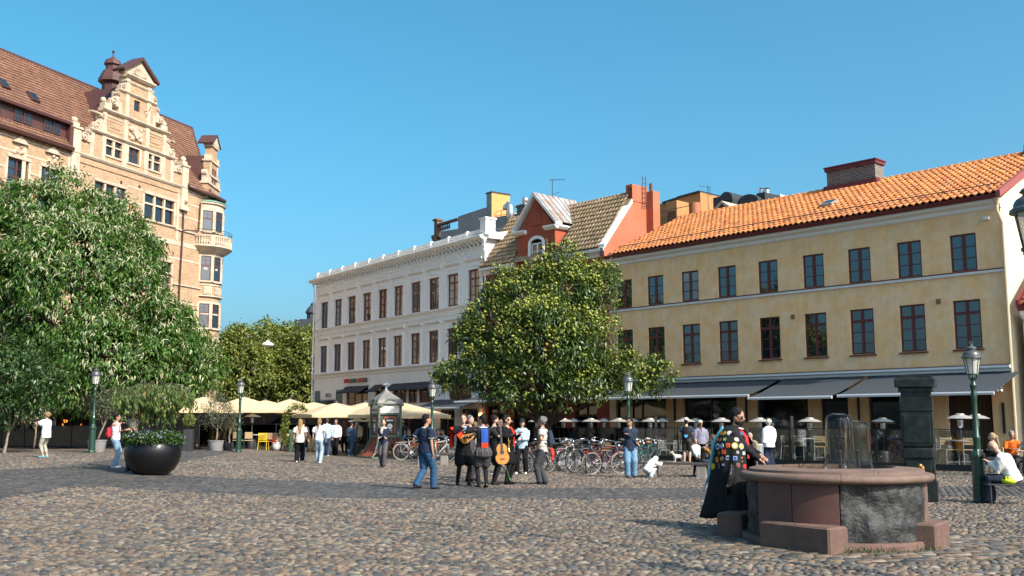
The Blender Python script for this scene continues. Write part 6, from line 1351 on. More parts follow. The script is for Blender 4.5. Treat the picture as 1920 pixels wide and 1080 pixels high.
# ------------------------------------------------ benches
M_PLK = mat('dark weathered plank', (.055, .045, .038), .8, .3, 10, .3, 30); M_BSTO = mat('bench stone', (.22, .20, .175), .9, .2, 8, .3, 40)
def bench(q, L_, rz, label, h=.42):
    t = thing('bench', q, rz, label, 'bench', 'plank benches on stone blocks')
    for k in range(3): MB().bbox(-L_ / 2, L_ / 2, -.22 + k * .15, -.08 + k * .15, h - .06, h, .008).build('plank', M_PLK, t)
    for x in (-L_ / 2 + .38, L_ / 2 - .55): MB().bbox(x - .15, x + .15, -.19, .19, -.05, h - .062, .015).build('leg', M_BSTO, t)
    return t
pL, pR = gp(1200, 893), gp(1352, 896); bench((pL + pR) / 2, (pR - pL).length, math.atan2(pR.y - pL.y, pR.x - pL.x), 'long plank bench on stone blocks beside the crouching child', .43)
pL, pR = gp(775, 871), gp(858, 872); bench((pL + pR) / 2, (pR - pL).length, 0, 'plank bench on stone blocks right of the walking man in polo shirt', .45)
bm_ = thing('mesh_bench', gp(1893, 946), R(-10), 'low dark metal mesh bench under the seated bald man', 'bench')
mb = MB()
for k in range(26): x = -.42 + k * .035; mb.bar((x, -.25, .40), (x, .25, .40), .010, .012)
for k in range(12): y = -.24 + k * .044; mb.bar((-.43, y, .405), (.5, y, .405), .008, .010)
mb.build('mesh_seat', M_DKMET, bm_); MB().tube([(-.45, -.26, .40), (.52, -.26, .40), (.52, .26, .40), (-.45, .26, .40), (-.45, -.26, .40)], .018, 6).build('seat_frame', M_DKMET, bm_)
for x in (-.4, .46):
    for y in (-.24, .24): MB().tube([(x, y, 0), (x, y, .4)], .018, 6).build('leg', M_DKMET, bm_)
o = thing('bicycle_helmet', gp(1893, 946) + Vector((-.02, -.1, .42)), 0, 'neon yellow cycling helmet on the mesh bench', 'helmet'); mb = MB(); mb.ball((0, 0, .06), .14, 12, 8, (1.25, .95, .62)); mb.build('shell', mat('neon yellow plastic', (.62, .75, .02), .45, .3, 25), o, smooth=True)
for k in range(5): MB().ball((-.13 + k * .065, -.06, .11), .026, 7, 5, (.7, 1.9, 1)).build('vent', M_BLACK, o)
# ------------------------------------------------ kiosk
M_KGR = mat('grey green kiosk paint', (.10, .135, .095), .5, .1, 4); M_KRD = mat('coral red lattice paint', (.42, .09, .045), .6, .1, 5); M_KRF = mat('grey slate copper roof', (.17, .165, .15), .55, .3, 4, .1, 20)
ks = thing('kiosk', gp(722, 858), R(28), 'small green octagon style kiosk with domed roof and red lattice skirt', 'kiosk'); a = .52
mb = MB(); mb.box(-a + .06, a - .06, -a + .06, a - .06, .6, 2.3); mb.build('cabin', mat('dark green panel', (.05, .065, .05), .5), ks)
for sx in (-1, 1):
    for sy in (-1, 1):
        x, y = sx * a, sy * a; q = MB(); q.bbox(x - .05, x + .05, y - .05, y + .05, .9, 2.42, .01); q.build('corner_post', M_KGR, ks)
        q = MB(); q.tube([(x, y, .92), (x * 1.18, y * 1.18, .6), (x * 1.5, y * 1.5, .25), (x * 1.95, y * 1.95, .02)], .05, 6); q.build('flared_foot', M_KGR, ks)
for k in range(4):
    Mx = Matrix.Rotation(k * math.pi / 2, 4, 'Z'); q = MB(); q.box(-a + .05, a - .05, -a - .02, -a + .02, .92, 1.02, Mx); q.box(-a + .05, a - .05, -a - .02, -a + .02, 1.95, 2.03, Mx); q.build('rail', M_KGR, ks)
    q = MB(); q.box(-a + .06, a - .06, -a - .01, -a + .015, 2.035, 2.33, Mx); q.build('sign_panel', mat('cream sign panel', (.72, .70, .62), .6, .05, 3), ks)
    q = MB(); pr = [(.30 * math.cos(t_), 2.36 + .26 * math.sin(t_)) for t_ in [math.pi * j / 12 for j in range(13)]]; q.prism([(p[0] * 1.25, 2.36 + (p[1] - 2.36) * 1.25) for p in pr] + pr[::-1], -a - .1, -a + .06, 'y', Mx); q.build('arch', M_KGR, ks); q = MB(); q.prism(pr, -a - .03, -a + .05, 'y', Mx); q.build('arch_panel', MATS['cream sign panel'], ks)
    q = MB(); q.box(-a - .1, -.37, -a - .12, -a + .05, 2.34, 2.44, Mx); q.box(.37, a + .1, -a - .12, -a + .05, 2.34, 2.44, Mx); q.build('cornice', M_KGR, ks)
    q = MB(); q.box(-.27, .27, -a + .0, -a + .055, 1.12, 1.86, Mx); q.build('poster_frame', M_KRD, ks); q = MB(); q.box(-.22, .22, -a - .012, -a - .004, 1.17, 1.81, Mx); po = q.build('poster', mat('dark blue enamel poster', (.02, .025, .035), .4, .3, 9), ks)
    q = MB(); q.lathe([(.11, 0), (.13, .006), (.10, .012), (.05, .008), (.03, .012), (0, .012)], 16, M=Mx @ Matrix.Translation((0, -a - .012, 1.42)) @ Matrix.Rotation(R(90), 4, 'X')); q.box(-.15, .15, -a - .02, -a - .012, 1.66, 1.72, Mx); q.box(-.12, .12, -a - .02, -a - .012, 1.22, 1.26, Mx); q.build('poster_emblem', MATS['cream sign panel'], po)
    q = MB(); n = 7
    for sg in (1, -1):
        for j in range(-3, n):
            x0 = -1 + 2 * j / (n - 1); x1 = x0 + .55 * 1; y0z = lambda f: (1 + .95 * (1 - f) ** 1.8)
            P = []
            for s_ in range(6):
                f = s_ / 5; u_ = (x0 + (x1 - x0) * f) * sg
                if abs(u_) <= 1: P.append(Mx @ Vector((u_ * a * y0z(f), -a * y0z(f), .04 + .86 * f)))
            if len(P) > 1: q.tube(P, .011, 4)
    q.build('lattice', M_KRD, ks); q = MB(); q.bar(Mx @ Vector((-a * 1.95, -a * 1.95, .04)), Mx @ Vector((a * 1.95, -a * 1.95, .04)), .05, .06); q.build('foot_rail', M_KGR, ks)
o = link('lettering', text_mesh('RASTELLON', .17, mat('red sign letters', (.45, .03, .03), .5), .004, 'lettering'), ks, (-a - .03, 0, 2.10)); o.rotation_euler = (R(90), 0, R(-90))
q = MB(); prof = [(.92, 2.45), (.86, 2.52), (.80, 2.62), (.55, 2.78), (.30, 2.92), (.14, 3.05), (.08, 3.10)]
rows = [[(sx * r * .72, sy * r * .72, z) for sx, sy in ((-1, -1), (1, -1), (1, 1), (-1, 1))] for r, z in prof]; ids = [q.pts(r) for r in rows]
for A, B in zip(ids, ids[1:]):
    for k in range(4): q.face((A[k], A[(k + 1) % 4], B[(k + 1) % 4], B[k]))
q.face(ids[-1]); q.face(ids[0][::-1]); rf = q.build('roof', M_KRF, ks); q = MB(); q.lathe([(.08, 3.08), (.05, 3.16), (.07, 3.2), (.03, 3.26), (.03, 3.45), (0, 3.47)], 8)
for k in range(4): q.ball((.12 * math.cos(k * math.pi / 2), .12 * math.sin(k * math.pi / 2), 3.34), .06, 7, 5)
q.build('finial', M_STEEL, rf, smooth='auto')
# ------------------------------------------------ parasols
M_CRM = mat('cream parasol canvas', (.74, .585, .36), .9, .05, 2, .05, 30); M_GRYC = mat('grey parasol canvas', (.20, .215, .21), .9, .05, 2); M_BRC = mat('brown parasol canvas', (.10, .055, .032), .9, .08, 2)
def fabric_trans(m, f=.3):
    nt = m.node_tree; b = nt.nodes['Principled BSDF']; out = nt.nodes['Material Output']; t = _n(nt, 'ShaderNodeBsdfTranslucent'); bc = b.inputs['Base Color']
    if bc.links: nt.links.new(bc.links[0].from_socket, t.inputs[0])
    mx = _n(nt, 'ShaderNodeMixShader'); mx.inputs[0].default_value = f; nt.links.new(b.outputs[0], mx.inputs[1]); nt.links.new(t.outputs[0], mx.inputs[2]); nt.links.new(mx.outputs[0], out.inputs[0])
fabric_trans(M_CRM, .3); fabric_trans(M_BRC, .15)
def parasol(loc, w, zt, ze, rz, m, label, group):
    t = thing('parasol', loc, rz, label, 'parasol', group); h = w / 2; mb = MB(); n = 8; cn = [(-h, -h), (h, -h), (h, h), (-h, h)]
    for k in range(4):
        (x0, y0), (x1, y1) = cn[k], cn[(k + 1) % 4]; P = []
        for i in range(7):
            f = i / 6; zz = zt + (ze - zt) * (f * .92 + .08 * f * f)
            for j in range(n + 1): g_ = j / n; sg = .10 * math.sin(math.pi * g_) * f * f; P.append(((x0 + (x1 - x0) * g_) * f * (1 - .03 * math.sin(math.pi * g_) * f), (y0 + (y1 - y0) * g_) * f * (1 - .03 * math.sin(math.pi * g_) * f), zz + sg * .4))
        for j in range(n + 1): g_ = j / n; P.append(((x0 + (x1 - x0) * g_) * .985, (y0 + (y1 - y0) * g_) * .985, ze - .16 + .03 * random.random()))
        ids = mb.pts(P)
        for i in range(7):
            for j in range(n): mb.face((ids[i * (n + 1) + j], ids[(i + 1) * (n + 1) + j], ids[(i + 1) * (n + 1) + j + 1], ids[i * (n + 1) + j + 1]))
    mb.build('canopy', m, t); MB().tube([(0, 0, 0), (0, 0, zt + .12)], .04, 8).build('pole', M_DKMET, t); MB().lathe([(.12, zt), (.10, zt + .06), (.03, zt + .1)], 10).build('cap', M_DKMET, t)
    for k, (x, y) in enumerate(cn): MB().tube([(0, 0, ze - .35), (x * .55, y * .55, zt + (ze - zt) * .5 - .04)], .018, 5).build('strut', M_DKMET, t); MB().tube([(0, 0, zt - .06), (x * .98, y * .98, ze - .02)], .015, 5).build('rib', M_DKMET, t)
    MB().bbox(-.3, .3, -.3, .3, 0, .12, .02).build('foot', M_BSTO, t)
    return t
GPAR = 'cream parasols in front of the white building'
for (px, Y, w, yt, ye, rz, lab) in ((460, 54, 3.9, 744, 769, 20, 'cream parasol behind the second lamp post'), (546, 57, 3.5, 748, 769, 20, 'cream parasol above the vine arch'), (632, 52, 3.6, 755, 778, 28, 'cream parasol above the men in blue and white shirts'), (686, 53, 3.6, 754, 778, 28, 'cream parasol directly left of the kiosk'), (738, 51, 4.4, 750, 779, 28, 'large cream parasol half hidden by the kiosk'), (384, 52, 3.8, 744, 769, 20, 'cream parasol partly under the big chestnut'), (500, 62, 3.8, 750, 768, 20, 'cream parasol further back between its neighbours'), (590, 60, 3.8, 754, 771, 24, 'cream parasol further back left of the blue shirt man')):
    X = xat(px, Y); z0 = gh(X, Y); parasol((X, Y, z0), w, zat(yt, Y) - z0, zat(ye, Y) - z0, R(rz), M_CRM, lab, GPAR)
for (px, lab) in ((128, 'brown parasol under the chestnut near the orange neon sign'), (250, 'brown parasol in the shade behind the bowl planter')):
    Y = 57; parasol((xat(px, Y), Y, .2), 3.0, zat(748, Y) - .2, zat(770, Y) - .2, R(20), M_BRC, lab, 'brown parasols under the chestnut')
# ------------------------------------------------ patio heaters
M_HALU = mat('pale aluminium dome', (.42, .40, .37), .45, .06, 3, metal=.35); M_HDK = mat('blue grey dome', (.09, .11, .125), .5, .1, 3)
def heater(dm):
    t = thing('patio_heater'); MB().lathe([(.22, 0), (.22, .5), (.20, .54), (.03, .58)], 16).build('gas_housing', M_DKMET, t, smooth='auto'); MB().tube([(0, 0, .55), (0, 0, 1.45)], .03, 8).build('pole', M_DKMET, t)
    MB().lathe([(.06, 1.40), (.10, 1.45), (.10, 1.66), (.05, 1.70)], 12).build('burner', M_STEEL, t, smooth='auto'); MB().lathe([(.44, 1.70), (.45, 1.715), (.30, 1.79), (.16, 1.83), (.15, 1.86), (.10, 1.88), (0, 1.885)], 24).build('dome', dm, t, smooth='auto'); return t
h1 = heater(M_HALU); h2 = heater(M_HDK); used1 = used2 = False; GH = 'patio heaters on the terraces'
HL = [(946, 4.2, 1, 'behind the bearded musician'), (1007, 4.4, 1, 'above the man in striped shirt'), (1057, 4.6, 1, 'first right of the striped-shirt man'), (1108, 4.6, 1, 'second right of the striped-shirt man'), (1160, 4.6, 1, 'just left of the lamp post in the chestnut'), (1219, 4.6, 1, 'just right of the lamp post in the chestnut'), (1284, 4.8, 1, 'above the capped backpacker'), (1353, 4.4, 1, 'under the leafy arch beside the caped man'), (1424, 4.8, 1, 'above the white-haired woman'), (1518, 4.8, 1, 'beside the water bells over the well'), (1800, 4.6, 1, 'left of the right-hand lamp post'),
      (1076, 2.4, 0, 'between the first two pale domes'), (1133, 2.4, 0, 'left of the jacket man'), (1187, 2.4, 0, 'behind the jacket man'), (1243, 2.4, 0, 'left of the capped backpacker'), (1305, 2.4, 0, 'behind the capped girl'), (1448, 2.2, 0, 'right of the white-haired woman'), (1655, 2.6, 0, 'left of the dark stone pillar'), (1830, 3.4, 1, 'directly behind the right-hand lamp post')]
for px, t_, pale, lab in HL:
    s_, _ = YF.pick(px, 786, t_); loc = YF.world(s_, t_, 0)
    if pale: o = h1 if not used1 else copy_tree(h1); used1 = True
    else: o = h2 if not used2 else copy_tree(h2); used2 = True
    o.location = loc; o.scale = (1, 1, .955 if px < 1700 else 1.02); tag(o, ('pale' if pale else 'dark') + ' domed patio heater ' + lab, 'patio heater', GH)
for px, Y, lab in ((697, 49, 'left behind the kiosk under the cream parasols'), (672, 50, 'above the denim backpack woman'), (477, 53, 'under the cream parasols right of the lamp post')):
    o = copy_tree(h1); X = xat(px, Y); o.location = (X, Y, gh(X, Y)); tag(o, 'pale domed patio heater ' + lab, 'patio heater', GH)
# ------------------------------------------------ terrace screens
M_TG = clear_glass('terrace glass', (.72, .76, .75), .05); M_TGD = clear_glass('smoky terrace glass', (.22, .23, .23), .05)
def screen(name, a, b, n, h, label, gm, kick=.25, km=None, top=True):
    a, b = Vector(a), Vector(b); d = b - a; L_ = d.length; t = thing(name, a, math.atan2(d.y, d.x), label, 'glass screen')
    for k in range(n + 1): x = L_ * k / n; MB().box(x - .025, x + .025, -.025, .025, -.1, h + .02).build('post', M_BLACK, t)
    for k in range(n):
        x0, x1 = L_ * k / n + .03, L_ * (k + 1) / n - .03; MB().box(x0, x1, -.008, .008, kick + .003, h).build('pane', gm, t)
        MB().box(x0, x1, -.02, .02, .04, kick).build('kick_board', km or M_BLACK, t)
    if top: MB().box(0, L_, -.02, .02, h + .022, h + .05).build('top_rail', M_BLACK, t)
    return t
screen('glass_screen', YF.world(19.5, 6.1), YF.world(9.2, 6.1), 6, 1.35, 'low glass terrace screen behind the parked bicycles', M_TG)
screen('glass_screen', YF.world(7.4, 6.1), YF.world(-1.2, 6.1), 5, 1.35, 'low glass terrace screen behind the well and pillar', M_TG)
for px, lab in ((1231, 'behind the bench beside the grey chairs'), (1487, 'left of the water bells')):
    s_, _ = YF.pick(px, 860, 6.0); o = thing('awning_post', YF.world(s_, 6.0), 0, 'slim black terrace post ' + lab, 'post'); MB().box(-.05, .05, -.05, .05, 0, 1.85).build('shaft', M_BLACK, o); MB().box(-.11, .11, -.11, .11, 0, .02).build('foot_plate', M_BLACK, o)
def gv(px, py): return gp(px, py)
screen('glass_screen', gv(-40, 839), gv(366, 843), 9, 1.15, 'dark smoky glass screen of the shaded terrace under the chestnut', M_TGD, .12)
screen('glass_screen', gv(372, 843), gv(640, 842), 6, 1.2, 'dark smoky glass screen under the cream parasols', M_TGD, .12)
A_ = BF.world(14, 7.5, .2); screen('glass_wall', (-27.5, 62, .2), (-17.6, 62, .2), 7, 2.3, 'tall dark glazed pavilion wall behind the chestnut terrace', mat('tinted glass', (.010, .010, .011), .12, 0), .3); screen('glass_wall', (-19, 66, .2), (-9.5, 63, 0), 6, 2.15, 'tall dark glazed pavilion wall behind the cream parasols', MATS['tinted glass'], .3); screen('glass_wall', (-9.4, 58.5, 0), (-4.2, 53.5, 0), 4, 2.1, 'dark glazed screen of the pizza terrace behind the kiosk', MATS['tinted glass'], .3)
ns = thing('neon_sign', pt(135, 789, 56), 0, 'glowing orange neon lettering sign in the dark terrace', 'sign'); M_NEON = emit_mat('orange neon', (1.0, .28, .05), 1.6)
o = link('lettering', text_mesh('TAVERNA', .22, M_NEON, .01, 'lettering'), ns, (0, 0, -.1)); o.rotation_euler = (R(90), 0, 0); mb = MB(); mb.tube([(.55 * math.cos(R(200 + 14 * k)), 0, .05 + .62 * math.sin(R(200 + 14 * k))) for k in range(11)], .025, 5); mb.build('lower_arc', M_NEON, ns); mb = MB(); mb.tube([(.5 * math.cos(R(50 + 8 * k)), 0, .05 + .6 * math.sin(R(50 + 8 * k))) for k in range(11)], .02, 5); mb.build('upper_arc', M_NEON, ns); mb = MB(); mb.box(-.9, .9, .05, .08, -.75, .8); mb.build('board', M_DARKIN, ns)
# ------------------------------------------------ chairs, tables
M_CHG = mat('light grey chair paint', (.42, .44, .44), .5, .05, 4); M_WIK = mat('beige wicker', (.36, .25, .13), .8, .25, 25, .5, 60); M_WOODL = mat('pale slat wood', (.42, .29, .17), .7, .2, 9); M_YELP = mat('yellow painted chair', (.72, .50, .02), .5, .06, 4)
def chair(kind):
    t = thing('terrace_chair' if kind != 'bar' else 'bar_chair'); h = .46 if kind != 'bar' else .72; b = .86 if kind != 'bar' else 1.12; fm = {'grey': M_CHG, 'wicker': M_DKMET, 'bar': M_ALU, 'yellow': M_YELP}[kind]; sm = {'grey': M_CHG, 'wicker': M_WIK, 'bar': M_WOODL, 'yellow': M_YELP}[kind]
    MB().bbox(-.21, .21, -.21, .21, h - .03, h, .012).build('seat', sm, t)
    for sx in (-1, 1):
        MB().tube([(sx * .2, -.2, h - .02), (sx * .22, -.23, 0)], .014, 6).build('leg', fm, t); MB().tube([(sx * .2, .2, b), (sx * .2, .19, h), (sx * .22, .26, 0)], .014, 6).build('leg', fm, t)
    if kind in ('grey', 'yellow'):
        for k in range(6): MB().box(-.17 + k * .058, -.14 + k * .058, .185, .2, h + .04, b - .05).build('slat', fm, t)
        MB().box(-.2, .2, .183, .207, b - .05, b).build('top_rail', fm, t)
    elif kind == 'wicker': MB().bbox(-.2, .2, .17, .21, h + .08, b, .02).build('backrest', sm, t)
    else:
        for k in range(3): MB().box(-.2, .2, .18, .205, b - .08 - k * .085, b - .02 - k * .085).build('slat', sm, t)
        MB().tube([(-.21, -.22, .3), (.21, -.22, .3)], .01, 5).build('footrest', fm, t)
    return t
def table(h=.74, r=.36, m=None):
    t = thing('terrace_table'); MB().lathe([(0, h - .03), (r, h - .03), (r, h), (0, h)], 20).build('table_top', m or M_ALU, t, smooth='auto'); MB().tube([(0, 0, .02), (0, 0, h - .03)], .03, 8).build('stem', M_DKMET, t); MB().lathe([(.24, 0), (.24, .02), (.04, .05)], 14).build('foot', M_DKMET, t); return t
PRO = {k: chair(k) for k in ('grey', 'wicker', 'bar', 'yellow')}; PRO['table'] = table(); PRO['htable'] = table(1.02, .34); USED = set()
def put(kind, loc, rz, label, cat, group):
    o = PRO[kind] if kind not in USED else copy_tree(PRO[kind]); USED.add(kind); o.location = loc; o.rotation_euler = (0, 0, rz); tag(o, label, cat, group); return o
def yput(kind, px, t_, rz, label, cat, group): s_, _ = YF.pick(px, 800, t_); return put(kind, YF.world(s_, t_), R(rz), label, cat, group)
G1 = 'grey slatted chairs on the right terrace'; G2 = 'silver bar chairs on the right terrace'; G3 = 'wicker chairs under the cream parasols'; G4 = 'terrace tables'
for px, t_, rz, lab in ((1243, 5.4, 10, 'grey slatted chair left of the capped backpacker'), (1271, 5.3, -8, 'grey slatted chair beside the small white dog'), (1222, 4.0, 120, 'grey slatted chair half behind the jacket man'), (1325, 4.6, 30, 'grey slatted chair behind the seated mustard woman')): yput('grey', px, t_, rz, lab, 'chair', G1)
for px, t_, rz, lab in ((1476, 5.0, 60, 'silver bar chair left of the high table'), (1497, 4.7, -5, 'silver bar chair under the high table by the well'), (1777, 5.2, 5, 'silver bar chair left of the right lamp post'), (1812, 5.0, 175, 'silver bar chair behind the right lamp post'), (1762, 4.6, 80, 'silver bar chair close to the dark pillar'), (1535, 4.9, 170, 'silver bar chair beside the water bells')): yput('bar', px, t_, rz, lab, 'chair', G2)
for px, t_, k, lab in ((1508, 4.9, 'htable', 'high round table left of the water bells'), (1795, 4.9, 'htable', 'high round table behind the right lamp post'), (1258, 4.8, 'table', 'round table between the grey chairs'), (1405, 4.4, 'table', 'round table of the elderly seated person'), (1335, 4.0, 'table', 'round table behind the caped man'), (1870, 5.0, 'table', 'round table of the seated blonde woman')): yput(k, px, t_, 0, lab, 'table', G4)
for px, Y, rz, k, lab in ((452, 51.8, 170, 'wicker', 'beige wicker chair just right of the second lamp post'), (472, 52.2, 190, 'wicker', 'beige wicker chair second from the lamp post'), (512, 52.2, 170, 'wicker', 'beige wicker chair right of the yellow chair'), (526, 53, 150, 'wicker', 'beige wicker chair near the vine arch'), (499, 51.6, 180, 'yellow', 'bright yellow chair on the cream parasol terrace'), (580, 52, 180, 'yellow', 'yellow chair between the two walking women'), (772, 46.5, 200, 'wicker', 'wicker chair of the seated man beside the kiosk')): X = xat(px, Y); put(k, (X, Y, gh(X, Y)), R(rz), lab, 'chair', G3)
for px, Y, lab in ((485, 53, 'round table between wicker chairs under cream parasols'), (765, 46, 'small round table right of the kiosk')): X = xat(px, Y); put('table', (X, Y, gh(X, Y)), 0, lab, 'table', G4)
for px, lab in ((132, 'grey chair in the dark terrace beside the photographing woman'), (345, 'grey chair in the dark terrace right of the bowl planter')): X = xat(px, 55); put('grey', (X, 55, .27), R(200), lab, 'chair', 'grey chairs under the chestnut')
# green pillar bollard and bin
o = thing('green_bollard', gp(545, 846), 0, 'pale green round post in front of the cream parasol terrace', 'bollard'); MB().lathe([(.14, 0), (.14, 1.05), (.12, 1.07), (0, 1.08)], 16).build('tube', mat('pale green paint', (.22, .36, .20), .5, .05, 3), o, smooth='auto'); MB().lathe([(.16, 0), (.16, .04), (.14, .05)], 16).build('foot', M_STEEL, o)
o = thing('flowering_plant', gp(530, 845), 0, 'pale knobbly plant in a tub left of the green post', 'plant'); pot(o, .18, .22, .4, M_POTG)
for k in range(16): MB().ball((random.gauss(0, .12), random.gauss(0, .1), .5 + random.random() * .45), .09, 7, 5).build('bloom', mat('pale ochre bloom', (.50, .40, .22), .9, .2, 9), o, smooth=True)
# ------------------------------------------------ bicycles
def bicycle():
    t = thing('bicycle'); r = .34; M_FR = mat('bike frame black', (.012, .012, .013), .3, .1, 5); M_TY = mat('tyre rubber', (.012, .012, .012), .8); M_RI = mat('grey rim metal', (.22, .22, .23), .4, .1, 5, metal=.6); M_SD = mat('saddle black', (.015, .014, .013), .6)
    for x in (-.53, .53):
        W = thing('w') if False else None
        ty = MB(); ty.tube([(x + r * math.cos(2 * math.pi * k / 28), 0, r + r * math.sin(2 * math.pi * k / 28)) for k in range(29)], .019, 6, cap=False); wo = ty.build('wheel', M_TY, t, smooth=True)
        ri = MB(); ri.tube([(x + (r - .025) * math.cos(2 * math.pi * k / 28), 0, r + (r - .025) * math.sin(2 * math.pi * k / 28)) for k in range(29)], .011, 5, cap=False); ri.build('rim', M_RI, wo, smooth=True)
        sp = MB()
        for k in range(16): a = 2 * math.pi * k / 16; sp.tube([(x, .02 * (-1) ** k, r), (x + (r - .03) * math.cos(a), 0, r + (r - .03) * math.sin(a))], .0028, 3)
        sp.tube([(x, -.05, r), (x, .05, r)], .022, 8); sp.build('spokes', M_RI, wo)
        mg = MB(); mg.tube([(x + (r + .035) * math.cos(R(a)), 0, r + (r + .035) * math.sin(R(a))) for a in (range(20, 190, 17) if x < 0 else range(30, 150, 15))], .022, 5, flat=.4, up=(0, 1, 0)); mg.build('mudguard', M_FR, t, smooth=True)
    f = MB(); bb_, st, hd, hd2 = (-.08, 0, .30), (-.20, 0, .78), (.36, 0, .86), (.40, 0, .72)
    for a, b in ((bb_, st), (bb_, hd2), (st, hd), (hd, hd2)): f.tube([a, b], .019, 7)
    for sy in (-.05, .05): f.tube([(-.53, sy, r), bb_], .010, 5); f.tube([(-.53, sy, r), (-.19, sy * .4, .70)], .009, 5); f.tube([(.53, sy, r), (.44, sy, .66), (.40, 0, .74)], .012, 5)
    f.tube([st, (-.225, 0, .90)], .014, 6); f.build('frame', M_FR, t, smooth=True)
    s_ = MB(); s_.ball((-.25, 0, .93), .1, 10, 6, (1.35, .85, .38)); s_.ball((-.12, 0, .93), .05, 8, 5, (1.6, .7, .6)); s_.build('saddle', M_SD, t, smooth=True)
    h = MB(); h.tube([(.36, 0, .86), (.33, 0, 1.0)], .013, 6); h.tube([(.18, .29, 1.02), (.26, .27, 1.03), (.36, .14, 1.02), (.35, 0, 1.0), (.36, -.14, 1.02), (.26, -.27, 1.03), (.18, -.29, 1.02)], .012, 6); h.build('handlebar', M_STEEL, t, smooth=True)
    for sy in (-.28, .28): MB().tube([(.13, sy, 1.015), (.25, sy * .98, 1.028)], .018, 6).build('grip', M_SD, t)
    c = MB(); c.lathe([(.085, -.008), (.085, .008)], 16, M=Matrix.Translation((-.08, -.06, .30)) @ Matrix.Rotation(R(90), 4, 'X')); c.tube([(-.08, -.07, .30), (.05, -.09, .22)], .010, 5); c.tube([(-.08, .07, .30), (-.21, .09, .38)], .010, 5); c.build('crank', M_STEEL, t)
    for y, x, z in ((-.13, .05, .22), (.13, -.21, .38)): MB().box(x - .05, x + .05, y - .045, y + .045, z - .012, z + .012).build('pedal', M_SD, t)
    rk = MB(); rk.box(-.75, -.30, -.06, .06, .735, .75); rk.tube([(-.53, .06, r), (-.6, .06, .735)], .006, 4); rk.tube([(-.53, -.06, r), (-.6, -.06, .735)], .006, 4); rk.build('rear_rack', M_FR, t)
    MB().ball((-.78, 0, .70), .03, 7, 5).build('rear_light', mat('red reflector', (.5, .02, .01), .3), t, smooth=True); MB().ball((.46, 0, .88), .045, 8, 6).build('headlight', M_STEEL, t, smooth=True)
    return t
bk = bicycle(); FRM = MATS['bike frame black']; TYR = MATS['tyre rubber']; SDL = MATS['saddle black']
CL = {n: mat('bike frame ' + n, c, .3, .1, 5) for n, c in (('dark red', (.10, .010, .012)), ('green', (.008, .075, .045)), ('white', (.42, .42, .41)), ('orange', (.5, .10, .015)), ('blue', (.02, .06, .16)), ('grey', (.16, .17, .18)), ('teal', (.012, .075, .075)))}; M_WTY = mat('cream tyre', (.24, .21, .16), .8); M_BRS = mat('tan saddle', (.30, .12, .03), .6)
BK = [(952, 889, 200, None, 'left end of the row behind the guitar'), (983, 886, 150, 'grey', 'behind the woman with phone'), (1052, 886, 32, None, 'first right of the striped-shirt man'), (1064, 882, 60, 'white', 'with pale frame second right of the striped-shirt man'), (1088, 884, 28, None, 'with big front wheel in the middle of the row'), (1102, 878, 140, 'blue', 'tangled in the middle of the row'), (1118, 888, 62, None, 'standing nearest the camera, pointing forward'), (1136, 889, 25, 'dark red', 'with pale tyre left of the jacket man'), (1146, 880, 155, 'grey', 'behind the red framed one'), (1163, 882, 40, None, 'just left of the jacket man'), (1203, 880, 70, 'green', 'right of the jacket man with tan saddle'), (1216, 878, 60, 'teal', 'behind the crouching child'), (1035, 876, 20, None, 'at the back behind the striped-shirt man'), (1075, 874, 200, 'grey', 'at the back below the first heater domes'), (1128, 873, 165, None, 'at the back left of the lamp post'), (775, 862, 12, 'white', 'with pale tyres beside the kiosk'), (802, 866, 30, 'orange', 'behind the man in navy polo'), (822, 866, 40, 'white', 'left of the first musician'), (1008, 880, 60, None, 'behind the legs of the phone woman'), (1180, 872, 20, 'blue', 'hidden behind the jacket man')]
for k, (px, py, rz, c, lab) in enumerate(BK):
    sw = {FRM: CL[c]} if c else {}
    if c == 'dark red' or px == 775: sw[TYR] = M_WTY
    if c in ('green', 'teal'): sw[SDL] = M_BRS
    o = copy_tree(bk, swap=sw or None); o.location = gp(px, py); o.rotation_euler = (R(random.uniform(-6, 6)), 0, R(rz)); tag(o, '%s bicycle %s' % (c or 'black', lab), 'bicycle', 'bicycles parked around the round chestnut')
    if k % 3 == 0:
        q = MB(); 
        for z in (.72, .80, .88, .95): q.tube([(.45, -.15, z), (.75, -.17, z), (.75, .17, z), (.45, .15, z), (.45, -.15, z)], .006, 4)
        for a in range(9): x = .45 + .3 * (a % 5) / 4; [q.tube([(x, sy * .155, .72), (x, sy * .165, .95)], .005, 3) for sy in (-1, 1)]
        for a in range(6): q.tube([(.75, -.16 + a * .064, .72), (.75, -.16 + a * .064, .95)], .005, 3); q.tube([(.45, -.16 + a * .064, .72), (.75, -.16 + a * .064, .72)], .005, 3)
        q.build('basket', mat('dark wicker', (.045, .032, .02), .8) if k % 2 else MATS['beige wicker'], o)
for o in [bk] + list(bk.children_recursive): bpy.data.objects.remove(o)
for k in PRO:
    if k not in USED:
        for o in list(PRO[k].children_recursive) + [PRO[k]]: bpy.data.objects.remove(o)
